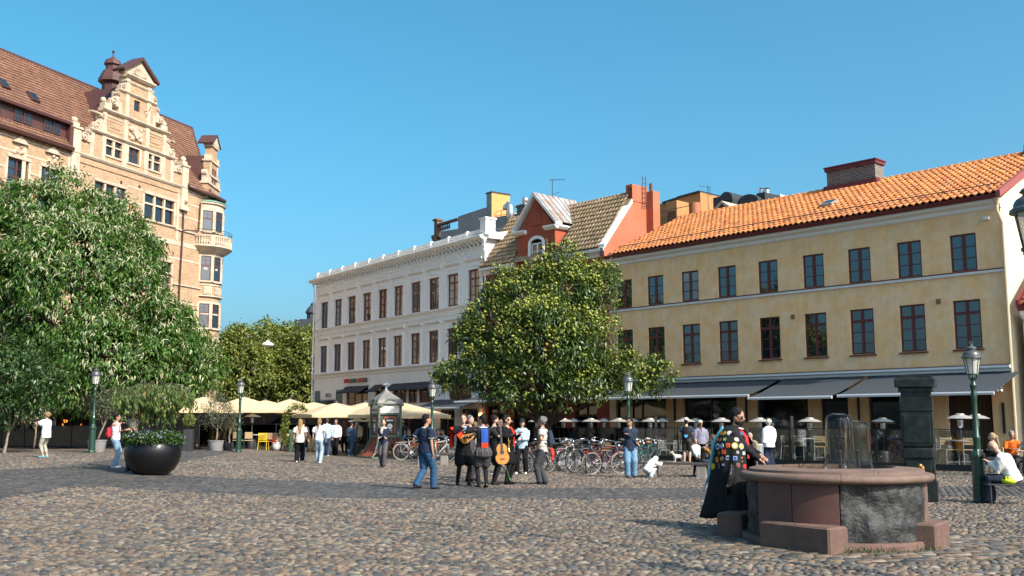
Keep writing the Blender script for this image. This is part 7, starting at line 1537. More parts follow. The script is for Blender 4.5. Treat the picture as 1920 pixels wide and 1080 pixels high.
# ================================================================== people
SKIN = mat('light skin', (.50, .29, .20), .55, .06, 8); SKIN2 = mat('tanned skin', (.38, .20, .125), .55, .06, 8); EYEW = mat('eye dark', (.02, .015, .012), .3); LIPS = mat('lips', (.33, .12, .10), .5)
_CM = {}
def cloth(col, rough=.85, var=.10): 
    k = (col, rough)
    if k not in _CM: _CM[k] = mat('cloth %.3f %.3f %.3f %.2f' % (*col, rough), col, rough, var, 9, .25, 45, spec=.18)
    return _CM[k]
def stripe_mat(name, cols, period):
    m = bpy.data.materials.new(name); m.use_nodes = True; nt = m.node_tree; L_ = nt.links; b = nt.nodes['Principled BSDF']; tc = _n(nt, 'ShaderNodeTexCoord'); sp = _n(nt, 'ShaderNodeSeparateXYZ'); L_.new(tc.outputs['Object'], sp.inputs[0])
    mu = _n(nt, 'ShaderNodeMath', operation='MULTIPLY'); mu.inputs[1].default_value = 1 / period; L_.new(sp.outputs[2], mu.inputs[0]); fr = _n(nt, 'ShaderNodeMath', operation='FRACT'); L_.new(mu.outputs[0], fr.inputs[0]); cr = _n(nt, 'ShaderNodeValToRGB'); cr.color_ramp.interpolation = 'CONSTANT'; L_.new(fr.outputs[0], cr.inputs[0]); el = cr.color_ramp.elements
    while len(el) > 1: el.remove(el[-1])
    el[0].position = 0; el[0].color = (*cols[0], 1)
    for i, c in enumerate(cols[1:], 1): el.new(i / len(cols)).color = (*c, 1)
    L_.new(cr.outputs[0], b.inputs['Base Color']); b.inputs['Roughness'].default_value = .85
    return m
JOBS = []
def job(mb, name, m, parent, vox, fold=0.0, extra=None, smooth=4):
    """queue a voxel-fused garment or body; converted in one go at the end"""
    me = mb.mesh(name, m); o = bpy.data.objects.new(name, me); COL.objects.link(o); r = o.modifiers.new('r', 'REMESH'); r.mode = 'VOXEL'; r.voxel_size = vox; r.use_smooth_shade = True
    s = o.modifiers.new('s', 'SMOOTH'); s.factor = .5; s.iterations = smooth; JOBS.append((o, name, m, parent, fold, extra))
def finish_jobs():
    dg = bpy.context.evaluated_depsgraph_get(); out = []
    for o, name, m, parent, fold, extra in JOBS:
        me = bpy.data.meshes.new_from_object(o.evaluated_get(dg)); out.append(me)
    for (o, name, m, parent, fold, extra), me in zip(JOBS, out):
        bpy.data.objects.remove(o); me.name = name
        if len(me.materials) == 0: me.materials.append(m)
        if fold:
            n = len(me.vertices); co = np.empty(n * 3, np.float32); me.vertices.foreach_get('co', co); no = np.empty(n * 3, np.float32); me.vertices.foreach_get('normal', no); co = co.reshape(-1, 3); no = no.reshape(-1, 3); ph = random.uniform(0, 9)
            d = np.sin(co[:, 2] * 31 + 6 * np.sin(co[:, 0] * 11 + ph) + 5 * np.sin(co[:, 1] * 13)) * np.sin(co[:, 0] * 17 + co[:, 1] * 15 + ph) + .6 * np.sin(co[:, 2] * 63 + co[:, 0] * 40 + ph); co += no * (d * fold)[:, None]; me.vertices.foreach_set('co', co.ravel())
        if extra is not None:
            bm = bmesh.new(); bm.from_mesh(me); em = extra.mesh('e', m); bm.from_mesh(em); bm.to_mesh(me); bm.free(); bpy.data.meshes.remove(em)
        me.shade_smooth(); me.update(); link(name, me, parent)
    JOBS.clear()
def ik(a, b, l1, l2, pole):
    a, b = Vector(a), Vector(b); d = b - a; L_ = d.length
    if L_ > (l1 + l2) * .995: b = a + d.normalized() * (l1 + l2) * .995; d = b - a; L_ = d.length
    x = (l1 * l1 - l2 * l2 + L_ * L_) / (2 * L_); h = math.sqrt(max(0, l1 * l1 - x * x)); dn = d.normalized(); p = Vector(pole); p = p - dn * p.dot(dn); p.normalize()
    return a + dn * x + p * h, b
def person(px, py, H, rz, label, top=None, bottom=None, shoe=(.03, .03, .03), hair=(.03, .02, .015), skin=SKIN, sleeve='long', legs='long', hem=.86, hips=None, lean=0.0, feet=None, hands=None, head=(0, 0), hairlen=0.0, hairstyle='short', loose=0.0, bulk=1.0, loc=None, seat=None, face=True, poles=None, beard=False, bald=False, glasses=False, hood=None, breeches=False, twist=0.0, topm=None, z=None, name='person', cap=None, fingers=True, knee_pole=None):
    """clothed figure. local +y = forward, +x = right hand side; targets in metres for a 1.75 m body"""
    P0 = Vector(loc) if loc is not None else gp(px, py)
    if z is not None: P0.z = z
    t = thing(name, P0, R(rz), label, 'person'); k = H / 1.75; t.scale = (k, k, k); vox = (.0125 + .00028 * P0.y) / k
    hp = Vector(hips) if hips else Vector((0, 0, .93)); cl, sl_ = math.cos(lean), math.sin(lean)
    def up(x, f, u): return hp + Vector((x, f * cl + u * sl_, u * cl - f * sl_))      # torso space: u above the hips
    f0 = feet or ((-.10, .02), (.10, -.02)); AN = []; KN = []; HJ = []
    for s, (fx, fy, *fz) in zip((-1, 1), f0):
        h = hp + Vector((s * .09, 0, -.03)); an = Vector((fx, fy, (fz[0] if fz else 0) + .085)); kn, an = ik(h, an, .435, .42, knee_pole or (s * .12, 1, 0)); HJ.append(h); KN.append(kn); AN.append(an)
    SH = [up(s * .185 * bulk ** .5, -.005, .485) for s in (-1, 1)]; EL = []; WR = []
    hd = hands or (None, None); pl_ = poles or ((-.5, -.9, -.2), (.5, -.9, -.2))
    for s, h, sh, po in zip((-1, 1), hd, SH, pl_):
        tgt = Vector(h) if h is not None else Vector((sh.x + s * .07, sh.y + .06, sh.z - .545)); e, w = ik(sh, tgt, .29, .255, po); EL.append(e); WR.append(w)
    hc = up(0, .025, .70); ya, pi_ = head; Hm = Matrix.Translation(hc - Vector((0, .02, .07))) @ Matrix.Rotation(R(ya), 4, 'Z') @ Matrix.Rotation(R(pi_) - lean * .6, 4, 'X') @ Matrix.Translation(Vector((0, .02, .07)))
    hh = lambda x, y, z_: Hm @ Vector((x, y, z_))
    # --- body
    b = MB(); tors = [(-.05, .150, .105), (.06, .150, .108), (.18, .128, .098), (.33, .148, .112), (.45, .145, .100), (.53, .07, .065)]
    b.tube([up(0, 0, u) for u, _, _ in tors], [(x * bulk, y * bulk) for _, x, y in tors], 14, up=(1, 0, 0)); b.tube([up(-.165, 0, .475), up(.165, 0, .475)], .058, 10); b.tube([up(0, -.005, .50), hh(0, -.005, -.06)], [.055, .052], 10)
    b.ball(hh(0, .0, .02), .1, 14, 10, (.78, .96, 1.16), Hm.to_3x3()); b.ball(hh(0, .03, -.045), .07, 12, 8, (.86, 1.0, .95), Hm.to_3x3())
    if face: b.tube([hh(0, .085, .035), hh(0, .112, -.005), hh(0, .092, -.02)], [.011, .019, .012], 6)
    for s in (-1, 1): b.ball(hh(s * .079, -.005, .0), .026, 7, 5, (.45, .8, 1.25), Hm.to_3x3())
    for s in (0, 1):
        b.tube([SH[s], SH[s].lerp(EL[s], .4), EL[s], EL[s].lerp(WR[s], .35), WR[s]], [.052 * bulk, .047 * bulk, .038, .040, .027], 9)
        b.tube([HJ[s], HJ[s].lerp(KN[s], .35), KN[s], KN[s].lerp(AN[s], .3), AN[s]], [.088 * bulk, .082 * bulk, .055, .056, .036], 10); fd = Vector((AN[s].x * .25, 1, 0)).normalized(); b.tube([AN[s] - fd * .04 - Vector((0, 0, .04)), AN[s] + fd * .06 - Vector((0, 0, .05)), AN[s] + fd * .15 - Vector((0, 0, .06))], [.04, .038, .028], 8, flat=.7)
    fx = MB()
    for s in (0, 1):
        d = (WR[s] - EL[s]).normalized(); sd = d.cross(Vector((0, 0, 1))); sd = sd.normalized() if sd.length > .2 else Vector((1, 0, 0)); nn = sd.cross(d).normalized(); kn = WR[s] + d * .085
        b.tube([WR[s], WR[s] + d * .03, kn], [(.024, .02), (.036, .018), (.04, .014)], 8, up=tuple(sd))
        if fingers:
            for q, (o_, ln) in enumerate(((-.030, .068), (-.010, .078), (.010, .074), (.029, .058))):
                a_ = kn - d * .01 + sd * o_; m_ = a_ + d * ln * .55 - nn * ln * .12; fx.tube([a_, m_, m_ + d * ln * .32 - nn * ln * .35], [.0095, .009, .007], 5)
            a_ = WR[s] + d * .03 + sd * (.032 if s == 0 else -.032); sg = 1 if s == 0 else -1; m_ = a_ + d * .025 + sd * .022 * sg; fx.tube([a_, m_, m_ + d * .03 - nn * .01], [.012, .011, .008], 5)
    job(b, 'body', skin, t, vox * .9, 0, fx)
    # --- clothes
    if top:
        g = MB(); e = .016 + loose; tp = [(hem - .93, .158, .116)] + [q for q in tors if q[0] > hem - .93 + .03][:-1] + [(.505, .085, .078)]; g.tube([up(0, 0, u) for u, _, _ in tp], [(x * bulk + e, y * bulk + e) for _, x, y in tp], 16, up=(1, 0, 0)); g.tube([up(-.165, 0, .478), up(.165, 0, .478)], .064 + e * .4, 10)
        if sleeve:
            for s in (0, 1):
                if sleeve == 'short': P = [SH[s], SH[s].lerp(EL[s], .7)]; rr = [.058 * bulk + e * .5, .060 * bulk + e]
                elif sleeve == 'mid': P = [SH[s], EL[s], EL[s].lerp(WR[s], .15)]; rr = [.058 * bulk + e * .5, .052 + e, .05 + e]
                else: P = [SH[s], SH[s].lerp(EL[s], .5), EL[s], WR[s].lerp(EL[s], .04)]; rr = [.058 * bulk + e * .5, .052 * bulk + e, .045 + e, .034 + e * .7]
                g.tube(P, rr, 10)
        job(g, 'top', topm or cloth(top), t, vox, .0035)
    if bottom:
        g = MB(); e = .012; g.tube([up(0, 0, -.10), up(0, 0, .0), up(0, 0, .10)], [(.150 * bulk + e, .108 * bulk + e), (.158 * bulk + e, .118 * bulk + e), (.146 * bulk + e, .106 * bulk + e)], 14, up=(1, 0, 0))
        for s in (0, 1):
            if breeches: g.tube([HJ[s], HJ[s].lerp(KN[s], .45), HJ[s].lerp(KN[s], .9), KN[s]], [.11, .135, .12, .062], 12)
            elif legs == 'long': g.tube([HJ[s], HJ[s].lerp(KN[s], .4), KN[s], KN[s].lerp(AN[s], .5), AN[s] + Vector((0, 0, -.03))], [.098 * bulk + e, .088 * bulk + e, .062 + e + loose, .056 + e + loose, .048 + e + loose * 1.3], 12)
            elif legs == 'crop': g.tube([HJ[s], HJ[s].lerp(KN[s], .4), KN[s], KN[s].lerp(AN[s], .75)], [.098 * bulk + e, .088 * bulk + e, .062 + e, .052 + e], 12)
            else: g.tube([HJ[s], HJ[s].lerp(KN[s], .5), HJ[s].lerp(KN[s], .95)], [.10 * bulk + e, .095 * bulk + e, .085 + e], 12)
        job(g, 'trousers' if not breeches else 'breeches', cloth(bottom), t, vox, .003)
        if breeches:
            for s in (0, 1):
                g = MB(); g.tube([KN[s] + Vector((0, 0, .05)), KN[s], KN[s].lerp(AN[s], .35), AN[s] + Vector((0, 0, -.02))], [.066, .060, .061, .042], 10); job(g, 'stocking', cloth((.012, .012, .014)), t, vox)
    for s in (0, 1):
        fd = Vector((AN[s].x * .25, 1, 0)).normalized(); g = MB(); zf = AN[s].z - .085
        g.tube([AN[s] - fd * .055 - Vector((0, 0, .045)), AN[s] + fd * .03 - Vector((0, 0, .038)), AN[s] + fd * .13 - Vector((0, 0, .055)), AN[s] + fd * .18 - Vector((0, 0, .062))], [(.042, .042), (.043, .046), (.046, .032), (.034, .024)], 10); job(g, 'shoe', cloth(shoe, .5), t, vox * .8)
    # --- head details
    if face:
        for s in (-1, 1): MB().ball(hh(s * .033, .083, .022), .0125, 8, 6, (1.25, .6, .75), Hm.to_3x3()).build('eye', EYEW, t, smooth=True)
        MB().ball(hh(0, .098, -.048), .014, 8, 5, (1.7, .5, .45), Hm.to_3x3()).build('mouth', LIPS, t, smooth=True)
        for s in (-1, 1): MB().ball(hh(s * .034, .088, .043), .012, 7, 4, (1.6, .5, .35), Hm.to_3x3()).build('eyebrow', cloth(hair, .8), t, smooth=True)
    if glasses:
        g = MB()
        for s in (-1, 1): g.ball(hh(s * .036, .092, .018), .027, 9, 6, (1.1, .35, .8), Hm.to_3x3()); g.tube([hh(s * .06, .085, .025), hh(s * .082, .0, .02)], .004, 4)
        g.build('sunglasses', mat('black lens', (.01, .01, .012), .15), t, smooth=True)
    hm = cloth(tuple(c * .6 for c in hair), .75, .3)
    if beard: g = MB(); g.ball(hh(0, .04, -.062), .073, 12, 8, (.92, 1.02, .75), Hm.to_3x3()); g.ball(hh(0, .1, -.032), .02, 8, 5, (1.8, .6, .5), Hm.to_3x3()); job(g, 'beard', hm, t, vox * .8, .002)
    if not bald:
        g = MB(); g.ball(hh(0, -.022, .052), .104, 14, 10, (.86, .98, 1.0), Hm.to_3x3()); g.ball(hh(0, -.05, -.005), .09, 12, 8, (.88, .75, 1.0), Hm.to_3x3())
        if hairstyle == 'curly':
            for q in range(26): a = random.uniform(0, 6.28); v = Vector((math.cos(a), math.sin(a) * .9 - .25, random.uniform(-.6, 1.0))).normalized(); g.ball(hh(v.x * .095, v.y * .105 - .02, .04 + v.z * .1), .034, 6, 5)
        if hairlen: g.tube([hh(0, -.07, .06), hh(0, -.10, -.05), up(0, -.125, .42), up(.01, -.135, .52 - hairlen)], [(.08, .05), (.085, .05), (.085, .04), (.05, .022)], 10, up=(1, 0, 0)); [g.tube([hh(s * .07, -.0, .06), hh(s * .085, -.03, -.05), up(s * .08, -.06, .45)], [.03, .032, .025], 7) for s in (-1, 1)]
        if hairstyle == 'pony': g.tube([hh(0, -.10, .06), hh(0, -.16, .02), hh(0, -.15, -.10), up(0, -.15, .36)], [.03, .036, .04, .018], 8)
        if hairstyle == 'bun': g.ball(hh(0, -.11, .09), .05, 9, 7)
        job(g, 'hair', hm, t, vox * .8, .003, smooth=3)
    if cap:
        g = MB(); Mc = Hm @ Matrix.Translation((0, -.01, .06)); g.lathe([(.105, -.02), (.108, .03), (.09, .075), (.04, .10), (0, .105)], 16, M=Mc @ Matrix.Diagonal((.85, 1.02, 1, 1))); g.box(-.06, .06, .06, .19, -.02, -.008, Mc @ Matrix.Rotation(R(-8), 4, 'X')); g.build('cap', cloth(cap), t, smooth='auto')
    if hood: g = MB(); g.ball(hh(0, -.012, .02), .125, 12, 9, (.95, 1.02, 1.12), Hm.to_3x3()); g.tube([hh(0, -.05, -.06), up(0, -.05, .48)], [.10, .12], 10); job(g, 'hood', cloth(hood), t, vox, .003)
    t['_k'] = k
    return dict(root=t, up=up, hh=hh, SH=SH, EL=EL, WR=WR, KN=KN, AN=AN, HJ=HJ, k=k, vox=vox, W=lambda v: Matrix.Translation(t.location) @ Matrix.Rotation(R(rz), 4, 'Z') @ (Vector(v) * k))
def backpack(P, col, label, w=.15, h=.42, side=-.2, low=.02):
    t = P['root']; o = thing('backpack', t.location, t.rotation_euler.z, label, 'backpack'); o.scale = t.scale; up = P['up']; g = MB(); g.tube([up(0, side, low + .03), up(0, side - .02, low + .12), up(0, side - .015, low + .30), up(0, side + .01, low + h)], [(w * .85, .05), (w, .085), (w * .95, .075), (w * .6, .04)], 12, up=(1, 0, 0)); job(g, 'bag', cloth(col), o, P['vox'], .003)
    for s in (-1, 1): MB().tube([up(s * .09, side + .05, low + .38), up(s * .11, -.02, .555), up(s * .11, .12, .43), up(s * .13, .12, .25), up(s * .15, side + .06, low + .1)], .016, 5, flat=.5).build('strap', cloth(col), o)
    g = MB(); g.tube([up(0, side - .09, low + .1), up(0, side - .095, low + .2)], [(w * .6, .02), (w * .6, .02)], 8, up=(1, 0, 0)); g.build('pocket', cloth(tuple(min(1, c * 1.3 + .01) for c in col)), o, smooth='auto')
    return o
def prop(P, name, label, cat): t = P['root']; o = thing(name, t.location, t.rotation_euler.z, label, cat); o.scale = t.scale; return o
BLK = (.006, .006, .007); JEAN = (.055, .11, .20); LJEAN = (.20, .30, .40); WH = (.72, .73, .74); NAVY = (.013, .021, .045)
# ---- left part
a = person(84, 858, 1.72, 80, 'curly blonde woman in white top raising a camera at the left', WH, (.34, .33, .26), (.15, .42, .45), (.36, .24, .12), SKIN, 'short', 'crop', hem=.76, hands=((-.10, .42, 1.33), (.10, .40, 1.35)), hairstyle='curly', loose=.03, bulk=1.1, head=(0, 8))
o = prop(a, 'camera', 'small camera held up by the curly blonde woman', 'camera'); MB().bbox(-.07, .07, .46, .52, 1.34, 1.43, .01).build('camera_body', M_BLACK, o); MB().tube([(0, .52, 1.385), (0, .58, 1.385)], .03, 10).build('lens', M_BLACK, o)
a = person(214, 878, 1.68, -75, 'woman in white sleeveless top and light jeans with hands at her chin', WH, LJEAN, (.70, .70, .70), (.018, .012, .012), SKIN2, None, hem=.90, hands=((-.02, .13, 1.45), (.04, .14, 1.42)), hairstyle='bun', bulk=1.06, head=(0, 4), loose=.012); backpack(a, (.45, .03, .05), 'small red backpack on the woman in white sleeveless top', .12, .36)
person(257, 878, 1.78, 172, 'man in grey green t-shirt with crossed arms behind the bowl planter', (.12, .125, .095), (.05, .05, .06), hair=(.03, .02, .015), skin=SKIN2, sleeve='short', hands=((.16, .22, 1.16), (-.16, .24, 1.19)), head=(0, 20), loc=(xat(257, 29.6), 29.6, .22))
a = person(561, 867, 1.70, 6, 'long-haired blonde woman in cream blouse and black trousers seen from behind', (.60, .54, .46), BLK, (.7, .7, .7), (.40, .25, .10), SKIN, 'short', hem=.80, hairlen=.32, feet=((-.09, -.12), (.10, .18)), face=False, loose=.03)
o = prop(a, 'handbag', 'black shoulder bag of the blonde woman in cream blouse', 'bag'); g = MB(); g.tube([(.27, .02, .60), (.28, .02, .78), (.27, .02, .92)], [(.10, .05), (.12, .06), (.09, .04)], 10, up=(0, 1, 0)); job(g, 'bag', cloth(BLK), o, .025, .003); MB().tube([(.27, -.06, .9), (.17, 0, 1.47), (.27, .08, .9)], .012, 5).build('strap', cloth(BLK), o)
a = person(597, 869, 1.74, -4, 'ponytail woman in white t-shirt and pale jeans seen from behind', WH, (.30, .38, .44), (.75, .75, .75), (.36, .22, .09), SKIN, 'short', hem=.90, hairstyle='pony', feet=((-.08, .12), (.09, -.10)), face=False, loose=.012, legs='long', hands=(None, (.26, .08, 1.05)))
o = prop(a, 'handbag', 'blue grey handbag on the ponytail woman', 'bag'); g = MB(); g.tube([(.27, -.0, .80), (.28, .0, .92), (.27, .0, 1.0)], [(.12, .06), (.14, .07), (.11, .05)], 10, up=(0, 1, 0)); job(g, 'bag', cloth((.06, .09, .11)), o, .025, .003)
person(572, 862, 1.72, 10, 'person in dark clothes walking between the two women', (.05, .05, .06), (.05, .07, .10), (.6, .6, .6), (.05, .03, .02), face=False, feet=((-.08, -.1), (.09, .15)), loc=(xat(572, 46), 46, 0))
person(616, 853, 1.80, 5, 'man in light blue shirt and dark jeans walking away', (.38, .52, .68), (.03, .05, .09), (.7, .7, .7), (.08, .07, .06), face=False, feet=((-.09, .15), (.10, -.12)), loose=.02, hem=.82, loc=(xat(616, 48.5), 48.5, 0))
person(632, 850, 1.74, 170, 'man in white shirt and dark jacket walking towards us', WH, BLK, BLK, (.10, .09, .085), SKIN2, head=(0, 5), feet=((-.08, .1), (.09, -.1)), loc=(xat(633, 49.5), 49.5, 0), loose=.02)
a = person(661, 853, 1.62, -30, 'woman in denim shirt and jeans with grey backpack', (.05, .09, .15), (.035, .075, .15), (.75, .75, .75), (.05, .03, .02), face=False, feet=((-.12, .18), (.10, -.2)), loose=.02, hem=.84, loc=(xat(661, 49.2), 49.2, 0)); backpack(a, (.04, .055, .075), 'grey backpack on the woman in denim shirt', .14, .40)
person(673, 843, 1.72, 160, 'bearded man in loose white shirt standing under the parasols', WH, (.06, .06, .07), BLK, (.25, .2, .14), legs='short', beard=True, loose=.03, hem=.80, loc=(xat(673, 52.6), 52.6, 0))
person(651, 843, 1.70, 175, 'person in patterned shirt under the parasols', (.16, .13, .10), BLK, BLK, (.3, .28, .26), loc=(xat(650, 53.4), 53.4, 0))
a = person(718, 876, 1.72, 178, 'woman in navy sweater and pale scarf walking in front of the kiosk', NAVY, (.075, .075, .08), (.03, .02, .015), (.04, .018, .012), SKIN, hands=((.06, .24, 1.10), (-.08, .25, 1.10)), feet=((-.05, .14), (.06, -.10)), hairstyle='bun', hem=.84, loose=.012, head=(0, 6))
o = prop(a, 'scarf', 'pale patterned scarf round the walking woman\'s neck', 'scarf'); g = MB(); g.tube([a['up'](.11 * math.cos(q), .02 + .12 * math.sin(q), .50) for q in [2 * math.pi * j / 12 for j in range(13)]], .045, 8); g.tube([a['up'](.03, .13, .50), a['up'](.06, .15, .38), a['up'](.05, .15, .28)], [.05, .06, .04], 8); job(g, 'wrap', mat('mottled scarf', (.42, .36, .33), .9, .6, 28), o, .018, .006)
a = person(752, 846, 1.75, -10, 'man with backpack standing beside the kiosk', (.03, .03, .035), (.06, .12, .20), (.5, .5, .5), (.22, .12, .05), face=False, legs='short', loc=(xat(752, 47.2), 47.2, 0), sleeve='short'); backpack(a, (.25, .26, .27), 'pale grey backpack on the man beside the kiosk', .14, .42)
for px, Y, rz, tp, hr, lab, sun in ((772, 45.5, 150, BLK, (.04, .03, .02), 'seated man in black t-shirt and sunglasses right of the kiosk', True), (822, 44, 190, (.02, .02, .022), (.03, .02, .015), 'seated man in black behind the navy polo man', False), (766, 46.8, 210, (.10, .25, .45), (.06, .04, .03), 'seated person in bright blue near the kiosk', False), (836, 44.5, 120, (.35, .35, .36), (.05, .03, .02), 'seated person in grey beside the first musician', False), (757, 48.2, 180, (.02, .02, .02), (.03, .02, .02), 'waiter in black standing behind the terrace tables', False)):
    st = 'waiter' in lab; person(px, 0, 1.75, rz, lab, tp, (.04, .045, .06), BLK, hr, SKIN2, 'short', hips=None if st else (0, 0, .50), feet=None if st else ((-.12, .46), (.12, .44)), hands=None if st else ((-.12, .40, .76), (.12, .42, .76)), loc=(xat(px, Y), Y, 0), glasses=sun, lean=0 if st else .12)
    if not st: X, Y2 = xat(px, Y), Y; q = put('wicker', (X + .0, Y2, 0), R(rz + 180), 'wicker chair under the ' + ' '.join(lab.split()[:11]), 'chair', G3)
# ---- centre group
a = person(797, 919, 1.80, -48, 'man in navy polo shirt and blue jeans striding to the right', NAVY, (.025, .075, .145), (.015, .015, .017), (.016, .012, .011), SKIN2, 'short', hem=.86, feet=((-.05, -.24, .05), (.06, .20)), hands=((-.22, -.10, .93), (.26, .02, .86)), bulk=1.2, loose=.014, face=True, head=(-20, 2))
g = MB(); g.tube([a['up'](.085 * math.cos(q), .0 + .085 * math.sin(q), .525) for q in [2 * math.pi * j / 12 for j in range(13)]], .013, 5); g.build('collar_trim', cloth(WH), a['root'])
for s in (0, 1): g = MB(); w = a['SH'][s].lerp(a['EL'][s], .68); g.tube([w, a['SH'][s].lerp(a['EL'][s], .74)], .082, 10); g.build('cuff_trim', cloth(WH), a['root'])
RED = (.62, .035, .012); SBLU = (.02, .07, .30)
def ribbon(P, pts, w, m, name, th=.012, up=(1, 0, 0)):
    g = MB(); g.tube([Vector(p) for p in pts], [(w / 2, th)] * len(pts), 8, up=up); return g.build(name, m, P['root'], smooth='auto')
a = person(868, 911, 1.82, -160, 'musician in black costume with red sash playing a small guitar', BLK, BLK, BLK, (.10, .05, .03), SKIN, breeches=True, hands=((-.03, .32, 1.22), (.10, .30, 1.45)), hem=.84, bulk=1.15, head=(-20, 6), feet=((-.14, .02), (.14, -.02)), poles=((-.8, -.3, -.5), (.8, -.2, -.6)))
up = a['up']; ribbon(a, [up(.23, -.09, .36), up(.23, .04, .50), up(.17, .15, .42), up(.06, .185, .28), up(.0, .19, .16)], .28, cloth(RED), 'sash'); ribbon(a, [up(-.20, -.09, .40), up(-.19, .02, .50), up(-.12, .14, .40), up(-.03, .175, .22)], .12, cloth(RED), 'sash'); ribbon(a, [up(.22, -.10, .44), up(.27, -.10, .25), up(.27, -.08, .02)], .12, cloth(RED), 'sash'); ribbon(a, [up(-.08, .02, .55), up(-.02, .12, .47), up(.06, .13, .42)], .03, cloth((.1, .25, .5)), 'medal_ribbon')
def guitar(name, loc, M_, label, L_=.48, w=.17, nk=.5, body=(.42, .17, .03)):
    t = thing(name, loc, 0, label, 'guitar'); t.matrix_world = Matrix.Translation(loc) @ M_; outl = []
    for k in range(28):
        a_ = 2 * math.pi * k / 28; c = math.cos(a_); yv = L_ / 2 * math.sin(a_); f = .83 if yv > 0 else 1.0; pin = 1 - .27 * math.exp(-((yv - .04 * L_) / (.13 * L_)) ** 2); outl.append((w * f * pin * (abs(c) ** .72) * (1 if c >= 0 else -1), yv))
    mw = mat('honey guitar wood', body, .35, .15, 6, coat=.3); MB().prism([(x, y) for x, y in outl], -.045, .045, 'z').build('guitar_body', mat('guitar side wood', (.13, .045, .02), .4, .2, 8), t); MB().prism([(x * 1.01, y * 1.01) for x, y in outl], .0455, .051, 'z').build('soundboard', mw, t)
    MB().lathe([(0, .0515), (.044, .0515), (.044, .053), (0, .053)], 18, (0, L_ * .08, 0)).build('sound_hole', M_BLACK, t); MB().lathe([(.045, .0515), (.055, .0515), (.055, .054), (.045, .054)], 18, (0, L_ * .08, 0)).build('rosette', M_BLACK, t); MB().box(-.06, .06, -L_ * .26, -L_ * .22, .051, .062).build('bridge', M_BLACK, t)
    MB().box(-.026, .026, L_ * .16, L_ / 2 + nk, .053, .066).build('fretboard', M_BLACK, t); MB().box(-.022, .022, L_ / 2 - .01, L_ / 2 + nk, .02, .052).build('neck', MATS['guitar side wood'], t); MB().box(-.036, .036, L_ / 2 + nk, L_ / 2 + nk + .16, .03, .06).build('headstock', mat('headstock', (.16, .06, .025), .4), t)
    for s in (-1, 1):
        for q in range(3): MB().tube([(s * .036, L_ / 2 + nk + .03 + q * .05, .045), (s * .06, L_ / 2 + nk + .03 + q * .05, .045)], .008, 5).build('tuning_peg', M_STEEL, t)
    for q in range(6): MB().box(-.019 + q * .0076, -.0182 + q * .0076, -L_ * .24, L_ / 2 + nk, .0675, .0685).build('string', M_STEEL, t)
    return t
p = a['W'](up(-.02, .25, .26)); guitar('small_guitar', p, Matrix.Rotation(R(-160), 4, 'Z') @ Matrix.Rotation(R(90), 4, 'X') @ Matrix.Rotation(R(180), 4, 'Y') @ Matrix.Rotation(R(-62), 4, 'Z'), 'small guitar played at the chest by the red sash musician', .38, .13, .30, (.46, .20, .04))
person(883, 905, 1.80, -110, 'grey-haired man standing hidden behind the red sash musician', (.05, .05, .055), (.05, .05, .05), BLK, (.20, .19, .18), loc=(xat(881, 28.5), 28.5, 0), head=(-10, 0))
person(890, 900, 1.62, 30, 'bare-legged person in grey skirt behind the musicians', (.22, .20, .17), (.10, .09, .08), BLK, (.22, .15, .08), legs='short', loc=(xat(891, 29.5), 29.5, 0), face=False)
a = person(905, 915, 1.80, 20, 'musician seen from behind with blue and red sash and puffed breeches', (.018, .017, .02), (.045, .042, .045), BLK, (.012, .010, .010), SKIN2, breeches=True, hands=((-.26, .26, 1.40), (.30, .12, 1.22)), hem=.90, head=(35, 0), feet=((-.08, .05), (.09, -.02)), bulk=1.08, face=True)
up = a['up']; ribbon(a, [up(.01, -.01, .56), up(.0, -.135, .44), up(.0, -.15, .28), up(.0, -.145, .16)], .17, cloth(SBLU), 'sash'); ribbon(a, [up(.0, -.146, .155), up(.0, -.147, .04)], .17, cloth(RED), 'sash_end'); ribbon(a, [up(-.09, .02, .54), up(-.03, -.09, .52), up(.08, -.06, .53)], .06, cloth(WH), 'collar')
g = MB()
for q in range(20): an = 2 * math.pi * q / 20; g.tube([up(.14 * math.cos(an), .11 * math.sin(an), .07), up(.20 * math.cos(an), .17 * math.sin(an), -.06), up(.19 * math.cos(an), .16 * math.sin(an), -.16), up(.14 * math.cos(an), .11 * math.sin(an), -.22)], [.02, .036, .036, .02], 6)
job(g, 'slashed_trunk_hose', cloth((.055, .05, .052)), a['root'], a['vox'], .002)
for q in range(10): an = 2 * math.pi * q / 10; g = MB(); g.tube([up(.165 * math.cos(an), .135 * math.sin(an), .05), up(.235 * math.cos(an), .205 * math.sin(an), -.07), up(.225 * math.cos(an), .195 * math.sin(an), -.16)], .012, 5); g.build('slash_stripe', cloth((.12, .10, .11)), a['root'])
a = person(926, 911, 1.80, -70, 'bearded musician in black with white collar reaching for the guitar neck', BLK, BLK, BLK, (.02, .014, .012), SKIN, breeches=True, hands=((-.1, .3, 1.12), (.16, .42, 1.26)), beard=True, bulk=1.05, loc=(xat(926, 26.9), 26.9, 0)); ribbon(a, [a['up'](.14, -.05, .53), a['up'](.09, .10, .46), a['up'](.0, .155, .28)], .10, cloth((.03, .16, .42)), 'sash'); ribbon(a, [a['up'](-.08, .05, .53), a['up'](0, .09, .51), a['up'](.08, .05, .53)], .06, cloth(WH), 'collar')
a = person(950, 909, 1.80, -120, 'curly-haired musician with patched cape and red sash', BLK, BLK, BLK, (.03, .018, .012), SKIN, breeches=True, hands=((-.10, .34, 1.30), (.12, .36, 1.27)), hairstyle='curly', feet=((-.12, .0), (.12, .04)), bulk=1.05, head=(-5, 6)); up = a['up']
ribbon(a, [up(-.13, .04, .53), up(-.12, .14, .40), up(-.10, .17, .20), up(-.08, .17, .05)], .08, cloth(RED), 'sash')
